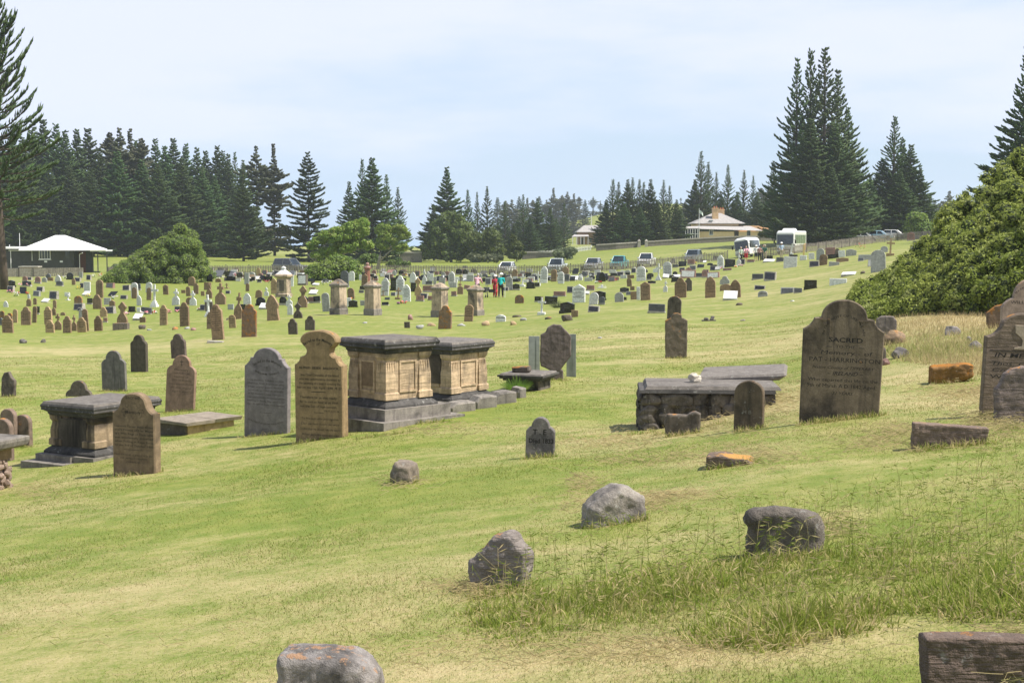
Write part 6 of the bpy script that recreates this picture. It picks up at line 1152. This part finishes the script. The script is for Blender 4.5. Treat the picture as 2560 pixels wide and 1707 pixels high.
# ------------------------------------------------------------------ yellow house
D_ = 295; p = at(1800, D_); s = D_/F; e = empty('house', p); tag(e, 'yellow stucco house with grey hipped roof and two chimneys', 'house'); PX = lambda X: (X-1800)*s; PZ = lambda Y: zpix(Y, D_)-p.z
m = MB(); m.box(PX(1744), PX(1897), 0, 9, -1.5, PZ(579)); m.build('wall', M_STUCCO, e)
m = MB(); m.box(PX(1744), PX(1850), 3, 12, PZ(573), PZ(559)); m.build('upper_wall', M_STUCCO, e)
m = MB(); m.add([(PX(1743), -.5, PZ(572)), (PX(1905), -.5, PZ(577)), (PX(1880), 3.2, PZ(565)), (PX(1748), 3.2, PZ(563))], [(0, 1, 2, 3)]); m.add([(PX(1743), -.5, PZ(573)), (PX(1905), -.5, PZ(578)), (PX(1905), -.5, PZ(577)-.001), (PX(1743), -.5, PZ(572)-.001)], [(0, 1, 2, 3)]); m.build('skirt_roof', M_SHINGLE, e)
m = MB(); hip_roof(m, PX(1736), PX(1866), 2.4, 13, PZ(558), PZ(531), PX(1792), PX(1812), 7.5); rf = m.build('roof', M_SHINGLE, e)
for (a, b, y_, zt, zb) in ((1787, 1802, 4.5, 519, 558), (1811, 1825, 9.0, 521, 545)):
    m = MB(); m.box(PX(a), PX(b), y_, y_+1.1, PZ(zb), PZ(zt+2)); c_ = m.build('chimney', M_CHIM, e); m = MB(); m.box(PX(a)-.1, PX(b)+.1, y_-.1, y_+1.2, PZ(zt+2)+.003, PZ(zt)); m.build('cap', M_CHIM, c_)
    for k in (0, 1): m = MB(); m.lathe([(.15, PZ(zt)+.003), (.11, PZ(zt)+.4)], 8, PX(a)+.4+.5*k, y_+.5); m.build('chimney_pot', M_TERRA, c_)
m = MB(); m.add([(PX(1708), -3, PZ(571)), (PX(1744), -3, PZ(571)), (PX(1748), 2, PZ(565)), (PX(1718), 2, PZ(566))], [(0, 1, 2, 3)]); m.box(PX(1708), PX(1744), -3, -2.9, PZ(573), PZ(571)-.005); m.build('porch_roof', M_SHINGLE, e)
m = MB()
for X in (1708, 1714, 1720, 1726, 1732, 1738): m.cbox(PX(X), -2.95, PZ(600), .12, .12, PZ(573)-PZ(600))
m.box(PX(1708), PX(1742), -2.97, -2.93, PZ(586), PZ(586)+.12); m.build('porch_glazing_frame', M_WHITE, e); m = MB(); m.box(PX(1710), PX(1742), -2.8, -2.75, PZ(600), PZ(573)); m.build('porch_glass', M_GLASS, e)
window(e, PX(1776.5), 0, PZ(588), 9.5*s, 14*s, (2, 4)); window(e, PX(1870), 0, PZ(590), 9*s, 13*s, (2, 2), fm=plain('blue_grey_frame', (.35, .42, .48), .5))
m = MB(); m.box(PX(1834), PX(1845), -.06, -.003, PZ(594), PZ(579)); m.build('door', plain('dark_brown_door', (.03, .02, .015), .5), e)
m = MB(); m.box(PX(1850), PX(1910), 4, 9, PZ(600), PZ(564)); m.box(PX(1910), PX(1928), 4.2, 8, PZ(600), PZ(568)); m.build('rear_wing', M_CHIM, e); m = MB(); m.box(PX(1897), PX(1945), 1, 8, PZ(577), PZ(575.5)); m.build('flat_awning', M_PINKW, e)
m = MB(); m.cbox(PX(1780), 2.9, PZ(553), 10*s, .5, 2.5*s); m.build('roof_vent', plain('teal_vent', (.08, .14, .15), .5), e)
p = at(1746, 292); e = empty('flagpole', p); tag(e, 'thin white flagpole with limp flag beside the yellow house', 'flagpole'); m = MB(); m.tube([(0, 0, 0), (0, 0, zpix(521, 292)-p.z)], [.09, .05], 6); m.build('pole', M_WHITE, e); zt = zpix(525, 292)-p.z
m = MB(); m.loft([[(.08, -.02, zt), (.08, .02, zt), (.12, .02, zt-.7), (.12, -.02, zt-.7)], [(.55, -.1, zt-.3), (.55, -.06, zt-.3), (.6, -.06, zt-1.0), (.6, -.1, zt-1.0)], [(.8, .06, zt-.8), (.8, .1, zt-.8), (.85, .1, zt-1.4), (.85, .06, zt-1.4)]]); m.build('flag', plain('white_green_flag', (.62, .72, .64), .8, var=.25, scale=3), e)
# small cottage
D_ = 300; p = at(1462, D_); s = D_/F; e = empty('cottage', p); tag(e, 'small pink stone cottage with pale hipped roof and verandah, partly hidden by pines', 'cottage'); PX = lambda X: (X-1462)*s; PZ = lambda Y: zpix(Y, D_)-p.z
m = MB(); m.box(PX(1447), PX(1520), 0, 8, PZ(612), PZ(579)); m.build('wall', M_PINKW, e); m = MB(); hip_roof(m, PX(1441), PX(1526), -.6, 9, PZ(580), PZ(563), PX(1462), PX(1500), 4); m.build('roof', M_SHINGLE, e)
m = MB(); m.add([(PX(1427), -3, PZ(592)), (PX(1470), -3, PZ(591)), (PX(1470), 0, PZ(586)), (PX(1436), 0, PZ(586))], [(0, 1, 2, 3)]); m.build('verandah_roof', M_SHINGLE, e)
for X in (1430, 1440, 1450, 1458, 1468): m = MB(); m.cbox(PX(X), -2.9, PZ(611), .16, .16, PZ(592)-PZ(611)); m.build('verandah_post', M_WHITE, e)
window(e, PX(1476), 0, PZ(606), 6*s, 11*s, (2, 2)); m = MB(); m.box(PX(1452), PX(1457), -.06, -.003, PZ(611), PZ(595)); m.build('door', M_HUT, e)
p = at(1478, 320); e = empty('radio_mast', p); tag(e, 'thin pale mast rising above the small cottage', 'mast'); m = MB(); m.tube([(0, 0, 0), (0, 0, zpix(536, 320)-p.z)], [.12, .06], 5); m.build('mast_pole', M_WHITE, e)
# ------------------------------------------------------------------ vehicles
def wheels(e, xs, ys, r, w=.2):
    for x in xs:
        for y in ys:
            m = MB(); m.M = Matrix.Translation((x, y, r)) @ Matrix.Rotation(math.pi/2, 4, 'Y'); m.lathe([(r*.6, -w/2), (r*.95, -w/2), (r, -w*.35), (r, w*.35), (r*.95, w/2), (r*.6, w/2)], 16); wh = m.build('wheel', M_BLACK, e)
            m = MB(); m.M = Matrix.Translation((x, y, r)) @ Matrix.Rotation(math.pi/2, 4, 'Y'); m.lathe([(r*.58, -w*.42), (r*.58, w*.42)], 12); m.build('rim', M_METAL, wh)
def paint(name, c): return plain(name, c, .25, var=.04, spec=.5, coat=.6)
def car(X, d, rz, kind, col, label, group=None, L_=4.6, W=1.8, H=1.72):
    """nose towards local -y"""
    p = at(X, d); e = empty('parked_car' if kind != 'ute' else 'parked_pickup', p, R(rz)); tag(e, label, 'car' if kind != 'ute' else 'pickup', group); pm = paint(col[0], col[1]); a = W/2; hood = .98 if kind != 'hatch' else .85; belt = hood+.08
    m = MB(); y0, y1 = -L_/2, L_/2
    def sec(y, w, z0, z1): b = .08; return [(-w+b, y, z0), (w-b, y, z0), (w, y, z0+b), (w, y, z1-b), (w-b, y, z1), (-w+b, y, z1), (-w, y, z1-b), (-w, y, z0+b)]
    rear = belt if kind != 'ute' else belt
    m.loft([sec(y0, a*.86, .42, hood*.80), sec(y0+.12, a*.96, .32, hood*.92), sec(y0+1.15, a, .28, hood), sec(y0+1.5, a, .28, belt), sec(y1-.2, a, .3, rear), sec(y1, a*.93, .42, rear-.06)]); m.smooth = False; m.build('body', pm, e)
    g0, g1 = (y0+1.35, y1-.25) if kind in ('wagon', 'hatch') else (y0+1.25, y0+2.9)
    if kind == 'ute2': g1 = y0+3.4
    m = MB(); t0 = a*.95; t1 = a*.78; gl = [(-t0, g0, belt), (t0, g0, belt), (t0, g1, belt), (-t0, g1, belt)]; gt = [(-t1, g0+.62, H-.06), (t1, g0+.62, H-.06), (t1, g1-.25, H-.06), (-t1, g1-.25, H-.06)]
    m.loft([gl, gt]); m.build('windscreen_and_windows', M_GLASSB, e)
    m = MB(); m.box(-t1-.03, t1+.03, g0+.55, g1-.2, H-.06, H, tx=.08, ty=.1)
    for sx_ in (-1, 1):
        for ya, yb in ((g0, g0+.62), (g1, g1-.25), ((g0+g1)/2, (g0+g1)/2)): m.tube([(sx_*t0*1.005, ya, belt), (sx_*t1*1.02, yb, H-.05)], .045, 4)
    m.build('roof', pm, e)
    if kind.startswith('ute'):
        m = MB(); m.box(-a*.98, a*.98, g1+.05, y1, belt, belt+.06, tx=.02); m.build('tray_rail', pm, e); m = MB(); m.box(-a*.85, a*.85, g1+.15, y1-.1, belt+.061, belt+.07); m.build('tray_floor', M_BLACK, e)
    for sx_ in (-1, 1):
        m = MB(); m.cbox(sx_*a*.66, y0+.05, hood*.62, .34, .12, .18); m.build('headlight', plain('lamp_glass', (.6, .62, .62), .1), e); m = MB(); m.cbox(sx_*(a+.1), g0+.2, belt+.02, .16, .12, .16); m.build('wing_mirror', pm, e)
    m = MB(); m.cbox(0, y0+.02, hood*.60, W*.42, .1, .2); m.build('grille', M_BLACK, e); m = MB(); m.cbox(0, y0-.03, .36, W*.9, .16, .16); m.build('bumper', pm if kind == 'wagon' else M_METAL, e); m = MB(); m.cbox(0, y0-.12, .40, .42, .02, .12); m.build('number_plate', plain('plate', (.5, .5, .45), .5), e)
    wheels(e, (-a+.09, a-.09), (y0+.82, y1-.9), .34); return e
GP = 'vehicles parked along the picket fence'
car(726, 181, 62, 'wagon', ('dark_grey_paint', (.15, .16, .17)), 'dark grey four-wheel drive parked behind the fence near the wind-bent tree', GP, L_=4.7, H=1.82)
car(1266, 179, -15, 'hatch', ('white_car_paint', (.72, .73, .74)), 'small white car parked behind the fence, leftmost of the row of five', GP, L_=3.9, W=1.65, H=1.5)
car(1393, 179, -15, 'ute', ('silver_white_paint', (.55, .60, .62)), 'silver double-cab pickup parked behind the fence, tallest of the row', GP, H=1.8)
car(1484, 179, -16, 'ute2', ('grey_silver_paint', (.40, .41, .42)), 'grey-silver pickup parked left of the turquoise pickup', GP, L_=4.7, W=1.68, H=1.66)
car(1548, 179, -16, 'ute', ('turquoise_paint', (.08, .36, .40)), 'turquoise pickup parked behind the picket fence', GP, L_=4.5, W=1.66, H=1.72)
car(1616, 180, -15, 'ute', ('bright_white_paint', (.75, .75, .74)), 'white pickup parked right of the turquoise one', GP, W=1.74, H=1.76)
car(1732, 184, -20, 'hatch', ('blue_grey_paint', (.22, .27, .32)), 'blue-grey car mostly hidden behind the fence left of the minibus', GP, L_=4.2, W=1.7, H=1.6)
car(2160, 222, 68, 'hatch', ('silver_paint', (.6, .6, .6)), 'silver hatchback, leftmost of the three far cars', 'far parked cars', L_=4.2, H=1.5)
car(2200, 224, 66, 'hatch', ('blue_white_paint', (.35, .55, .7)), 'pale blue hatchback, middle of the three far cars', 'far parked cars', L_=4.0, H=1.5); car(2236, 226, 64, 'hatch', ('plain_white_paint', (.72, .72, .72)), 'white hatchback, rightmost of the three far cars', 'far parked cars', L_=4.2, H=1.45)
def bus(X, d, rz, ry, W, H, L_, label, name, round_=.3, ac=False, stripe=False, dz=0.0):
    p = at(X, d); e = empty(name, p+Vector((0, 0, dz)), R(rz), ry=R(ry)); tag(e, label, name.replace('_', ' ')); wm = paint('white_bus_paint', (.74, .74, .70)); a = W/2; y0 = 0
    def sec(y, w, z0, z1, b): return [(-w+.05, y, z0), (w-.05, y, z0), (w, y, z0+.1), (w, y, z1-b), (w-b*.35, y, z1-b*.35), (w-b, y, z1), (-w+b, y, z1), (-w+b*.35, y, z1-b*.35), (-w, y, z1-b), (-w, y, z0+.1)]
    m = MB(); m.loft([sec(y0, a*.94, .38, H-.28, round_), sec(y0+.12, a*.98, .32, H-.14, round_), sec(y0+.6, a, .3, H, round_), sec(L_-.2, a, .3, H, round_), sec(L_, a*.96, .4, H-.12, round_)]); m.build('body', wm, e)
    zb = H*.45; zt = H*.86; m = MB(); m.loft([[(-a*.88, -.03, zb), (a*.88, -.03, zb), (a*.88, .2, zb), (-a*.88, .2, zb)], [(-a*.90, .0, zt*.97), (a*.90, .0, zt*.97), (a*.90, .25, zt*.97), (-a*.90, .25, zt*.97)]]); m.build('windscreen', M_GLASSB, e)
    n_ = 6
    for sx_ in (-1, 1):
        for k in range(n_): ya = .5+(L_-.9)*k/n_; yb = .5+(L_-.9)*(k+1)/n_-.09; m = MB(); m.box(min(sx_*a, sx_*(a+.012)), max(sx_*a, sx_*(a+.012)), ya, yb, zb+.02, zt-.1); m.build('side_window', M_GLASSB if not stripe else plain('green_tinted_glass', (.10, .15, .09), .15), e)
        m = MB(); m.cbox(sx_*(a+.20), -.12, zb+.05, .16, .12, .42); m.tube([(sx_*a*.95, 0, zb+.5), (sx_*(a+.2), -.12, zb+.45)], .02, 4); m.build('wing_mirror', M_BLACK, e); m = MB(); m.cbox(sx_*a*.72, -.02, .72, .36, .08, .2); m.build('headlight', plain('bus_lamp', (.6, .6, .6), .1), e)
    m = MB(); m.box(-a*.92, a*.92, -.05, .05, zb-.16, zb-.03); m.build('dark_band', M_BLACK, e); m = MB(); m.box(-a*.95, a*.95, -.08, .1, .36, .62); m.build('bumper', wm if stripe else M_METAL, e); m = MB(); m.cbox(0, -.09, .42, .45, .02, .13); m.build('number_plate', plain('bus_plate', (.6, .5, .2), .5), e)
    if ac: m = MB(); m.box(-a*.62, a*.62, 1.0, 3.2, H+.003, H+.3, tx=.15, ty=.3); m.build('roof_unit', wm, e)
    if stripe: m = MB(); m.loft([[(a+.003, L_-2.2, .5), (a+.014, L_-2.2, .5), (a+.014, L_-.1, .5), (a+.003, L_-.1, .5)], [(a+.003, L_-1.0, H*.45), (a+.014, L_-1.0, H*.45), (a+.014, L_-.1, H*.45), (a+.003, L_-.1, H*.45)]]); m.build('orange_panel', paint('orange_paint', (.85, .38, .02)), e)
    wheels(e, (-a+.14, a-.14), (1.0, L_-1.6), .42, .24); return e
bus(1857, 178, -25, -9, 1.95, 2.55, 5.4, 'small white and silver minibus tilting on the slope beside a group of people', 'minibus', .38); bus(1961, 176, -26, 0, 2.3, 2.95, 6.2, 'white coach with orange rear corner and roof unit, parked before the great pine clump', 'coach', .16, ac=True, stripe=True)
# wooden post and bin near the coach
p = at(2008, 150); m = MB(); m.cbox(0, 0, -.3, .16, .16, zpix(612, 150)-p.z+.3); o = m.build('wooden_post', plain('yellow_timber', (.5, .38, .14), .8)); o.location = p; tag(o, 'yellowish timber post at the right side of the coach', 'post')
p = at(1945, 158); e = empty('timber_barrier', p, R(-10)); tag(e, 'low pale timber barrier in front of the coach', 'barrier'); m = MB(); m.box(-1.0, 1.3, -.05, .05, .85, .97); m.build('top_rail', M_FENCE, e)
for x in (-.9, 1.2): m = MB(); m.cbox(x, 0, -.2, .12, .12, 1.048); m.build('post', M_FENCE, e)
p = at(1963, 158)
# ------------------------------------------------------------------ people
SKIN = plain('skin', (.50, .30, .21), .6, var=.08, scale=30); HAIRG = plain('grey_hair', (.45, .43, .40), .8); HAIRD = plain('dark_hair', (.04, .03, .025), .8)
def capsule(bm, a, b, ra, rb):
    a, b = Vector(a), Vector(b); d = b-a; L_ = d.length
    for c, r in ((a, ra), (b, rb)): bmesh.ops.create_icosphere(bm, subdivisions=2, radius=r, matrix=Matrix.Translation(c))
    if L_ > 1e-4: bmesh.ops.create_cone(bm, cap_ends=True, segments=12, radius1=ra, radius2=rb, depth=L_, matrix=Matrix.Translation((a+b)/2) @ d.to_track_quat('Z', 'Y').to_matrix().to_4x4())
def remeshed(name, caps, mat, vox=.014, boxes=()):
    bm = bmesh.new()
    for c in caps: capsule(bm, *c)
    for (c, sc) in boxes: bmesh.ops.create_icosphere(bm, subdivisions=3, radius=1.0, matrix=Matrix.Translation(c) @ Matrix.Diagonal((*sc, 1)))
    me = bpy.data.meshes.new('tmp'); bm.to_mesh(me); bm.free(); ob = bpy.data.objects.new('tmp', me); COL.objects.link(ob); md = ob.modifiers.new('r', 'REMESH'); md.mode = 'VOXEL'; md.voxel_size = vox; md.use_smooth_shade = True; sm = ob.modifiers.new('s', 'SMOOTH'); sm.iterations = 2; sm.factor = .4
    dg = bpy.context.evaluated_depsgraph_get(); m2 = bpy.data.meshes.new_from_object(ob.evaluated_get(dg)); bpy.data.objects.remove(ob); m2.name = name; m2.materials.clear(); m2.materials.append(mat); return m2
def person(X, d, rz, label, shirt, legs, H=1.65, stoop=0.0, hat=None, hair=HAIRG, stride=.12, arms=((.25, .10), (-.05, .05)), skirt=False, longsleeve=False, shorts=False, pack=None, Yfoot=None, bulk=1.0, group=None):
    """faces local -y; arms: (forward reach, bend) for left, right"""
    p = at(X, d); k = H/1.70; e = empty('person', p, R(rz)); tag(e, label, 'person', group); e.scale = (k, k, k); b_ = bulk
    hip = Vector((0, 0, .90)); ch = Vector((0, -.30*stoop, 1.28)); nk = Vector((0, -.40*stoop, 1.44)); hd = Vector((0, -.52*stoop-.02, 1.58)); caps = []; hb = []
    caps += [((0, 0, .92), ch, .135*b_, .125*b_), ((-.06, 0, .9), (.06, 0, .9), .13*b_, .13*b_), (ch+Vector((-.10, 0, .02)), ch+Vector((.10, 0, .02)), .105, .105), (nk-Vector((0, 0, .08)), hd-Vector((0, 0, .06)), .055, .052)]
    hb.append((hd+Vector((0, 0, .02)), (.078, .098, .115))); hb.append((hd+Vector((0, -.10, .0)), (.014, .022, .02))); hb.append((hd+Vector((0, -.075, -.06)), (.045, .035, .035)))
    for sx_ in (-1, 1): hb.append((hd+Vector((sx_*.08, 0, .01)), (.014, .022, .032)))
    J = {}
    for i, sx_ in enumerate((-1, 1)):
        st = stride*(1 if sx_ < 0 else -1); kn = Vector((sx_*.10, -st*.6-.02, .49)); an = Vector((sx_*.10, -st, .08)); hp = Vector((sx_*.09, 0, .88)); caps += [(hp, kn, .085*b_, .058), (kn, an, .056, .038), (an+Vector((0, .03, -.035)), an+Vector((0, -.14, -.05)), .036, .03)]; J[sx_] = (hp, kn, an)
        sh = ch+Vector((sx_*.19, 0, .08)); fw, bd = arms[i]; el = sh+Vector((sx_*.05, -fw*.5+.02, -.27)); wr = el+Vector((-sx_*.03, -fw*.8-.05, -.22+bd)); dr = (wr-el).normalized(); caps += [(sh, el, .052, .040), (el, wr, .040, .027), (wr, wr+dr*.08, .032, .034)]; J['a%d' % sx_] = (sh, el, wr, dr)
        pal = wr+dr*.09
        for f_ in range(4): q = pal+Vector((0, (f_-1.5)*.019, 0)); mid = q+dr*.035; caps += [(q, mid, .0095, .009), (mid, mid+(dr+Vector((-sx_*.6, 0, 0))).normalized()*(.03+.006*(f_ in (1, 2))), .009, .008)]
        caps.append((wr+dr*.02+Vector((0, -.02, 0)), wr+dr*.06+Vector((0, -.055, 0)), .011, .010))
    link('body', remeshed('body', caps, SKIN, .009, hb), e)
    # face: eyes, mouth
    m = MB()
    for sx_ in (-1, 1): m.sphere((hd.x+sx_*.032, hd.y-.088, hd.z+.025), .012, 6, 4)
    m.box(hd.x-.025, hd.x+.025, hd.y-.112, hd.y-.10, hd.z-.055, hd.z-.047); m.build('face_features', HAIRD, e)
    c2 = [((0, 0, .90), ch, .155*b_, .143*b_), (ch+Vector((-.12, 0, .03)), ch+Vector((.12, 0, .03)), .115, .115)]
    for sx_ in (-1, 1): sh, el, wr, dr = J['a%d' % sx_]; c2.append((sh, el, .068, .060)); 
    if longsleeve: c2 += [(J['a%d' % q][1], J['a%d' % q][2], .056, .042) for q in (-1, 1)]
    link('shirt', remeshed('shirt', c2, shirt, .016), e); c3 = [((-.06, 0, .88), (.06, 0, .88), .150*b_, .150*b_)]
    for sx_ in (-1, 1):
        hp, kn, an = J[sx_]; c3.append((hp, kn, .105*b_, .080)); 
        if not shorts: c3.append((kn, an+Vector((0, 0, .06)), .078, .062))
    if skirt: c3 += [((0, 0, .88), (0, .0, .45), .16*b_, .20)]
    link('skirt' if skirt else 'trousers', remeshed('legs', c3, legs, .016), e)
    m = MB()
    for sx_ in (-1, 1): an = J[sx_][2]; m.sphere((an.x, an.y-.05, .045), .05, 8, 6, (1, 2.6, .95))
    m.build('shoes', M_BLACK, e)
    m = MB(); m.smooth = True; m.sphere((hd.x, hd.y+.018, hd.z+.045), .10, 12, 8, (.90, 1.02, 1.02)); m.build('hair', hair, e)
    if hat: m = MB(); m.smooth = True; c = (hd.x, hd.y); m.lathe([(.19, hd.z+.055), (.20, hd.z+.065), (.115, hd.z+.09), (.108, hd.z+.16), (.06, hd.z+.185), (.004, hd.z+.19)], 16, *c); m.build('hat', hat, e)
    if pack: m = MB(); m.smooth = True; m.sphere((0, .20-.15*stoop, 1.18), .16, 10, 8, (1.0, .75, 1.45)); m.build('rucksack', pack, e)
    return e, J
WH = plain('white_cloth', (.72, .72, .70), .85); PK = plain('pink_cloth', (.70, .40, .46), .85, var=.12, scale=14); TQ = plain('turquoise_cloth', (.0, .36, .36), .8); RD = plain('red_cloth', (.52, .03, .05), .85); BK = plain('black_cloth', (.02, .02, .022), .9); NV = plain('dark_cloth', (.035, .04, .06), .9)
GN = plain('green_cloth', (.04, .12, .09), .85); LG = plain('pale_green_cloth', (.42, .50, .40), .85); BL = plain('pale_blue_cloth', (.38, .48, .62), .85); KH = plain('khaki_cloth', (.38, .33, .24), .85)
dW = ground(1250, 744).y
person(1193, dW+1.0, 165, 'person in pink blouse with short grey hair leaning on a rollator, walking away', PK, BK, 1.66, .45, None, HAIRG, .1, ((.45, .12), (.45, .12)))
person(1238, dW+.8, 180, 'person in red top and long red skirt between the two other walkers', RD, RD, 1.52, .25, WH, HAIRG, .08, ((.4, .1), (.4, .1)), skirt=True, pack=plain('maroon_pack', (.30, .02, .04), .8))
e_, J_ = person(1252, dW, 170, 'person in turquoise top and white hat holding a white walking stick', TQ, BK, 1.66, .28, WH, HAIRG, .2, ((.1, .05), (.35, .12)))
p = at(1262, dW-.05); m = MB(); m.tube([(0, 0, 0), (.02, 0, .84)], .018, 6); m.tube([(.02, 0, .84), (.0, 0, .88), (-.09, 0, .875)], .02, 6); o = m.build('walking_stick', M_WHITE); o.location = p; tag(o, 'white walking stick of the person in turquoise', 'walking stick')
def rollator(X, d, label, rz):
    p = at(X, d); e = empty('rollator', p, R(rz)); tag(e, label, 'walking frame', 'wheeled walking frames')
    for sx_ in (-.27, .27):
        m = MB(); m.tube([(sx_, .25, .12), (sx_, .05, .55), (sx_, .12, .88), (sx_, .30, .90)], .018, 6); m.tube([(sx_, -.25, .12), (sx_, .05, .55)], .018, 6); m.build('side_frame', M_METAL, e)
        for y in (-.25, .25): m = MB(); m.M = Matrix.Translation((sx_, y, .10)) @ Matrix.Rotation(math.pi/2, 4, 'Y'); m.lathe([(.10, -.02), (.10, .02)], 14); m.build('wheel', M_BLACK, e)
    m = MB(); m.box(-.25, .25, -.12, .18, .54, .57); m.build('seat', M_BLACK, e); m = MB(); m.box(-.2, .2, -.14, .1, .36, .53); m.build('basket', NV, e)
rollator(1207, dW+.45, 'grey rollator held by the person in pink', 165); rollator(1229, dW+.3, 'grey rollator held by the person in red', 180)
GQ = 'people gathered beside the minibus'
person(1851, 150, 10, 'person in pale green shirt and dark trousers, leftmost by the minibus', LG, BK, 1.68, 0, None, HAIRG, .06, group=GQ); person(1864, 152, 0, 'person in pink top and red shorts before the minibus windscreen', PK, RD, 1.72, 0, None, HAIRD, .06, arms=((.6, .3), (.6, .3)), shorts=True, group=GQ)
person(1889, 151, -20, 'person in white patterned top and cap, right of the minibus front', WH, NV, 1.66, 0, WH, HAIRG, .06, group=GQ, shorts=True); person(1898, 149, 160, 'person in red and grey top with black trousers, back turned', plain('rose_grey_cloth', (.36, .20, .18), .85), BK, 1.62, 0, None, HAIRD, .06, group=GQ)
person(1906, 152, 30, 'person in dark green shirt among the minibus group', GN, NV, 1.66, 0, None, HAIRD, .06, group=GQ); person(1911, 151, -40, 'person in green shirt and khaki hat, rightmost of the minibus group', GN, KH, 1.6, 0, KH, HAIRG, .06, group=GQ)
person(1952, 152, 0, 'person in pale blue shirt and white hat in front of the coach', BL, KH, 1.68, 0, WH, HAIRG, .06)
# ------------------------------------------------------------------ the air
m = MB(); m.box(-1500, 1500, -60, 2600, -19, 75); hz_ = m.build('haze', None or (lambda: (lambda mm: mm)(bpy.data.materials.new('haze')))())
hm = hz_.data.materials[0]; hm.use_nodes = True; t = hm.node_tree; t.nodes.clear(); o_ = N(t, 'ShaderNodeOutputMaterial'); pv = N(t, 'ShaderNodeVolumePrincipled'); pv.inputs['Density'].default_value = .0002; pv.inputs['Color'].default_value = (.80, .88, 1, 1); pv.inputs['Anisotropy'].default_value = .1
t.links.new(pv.outputs[0], o_.inputs['Volume']); tag(hz_, kind='stuff')
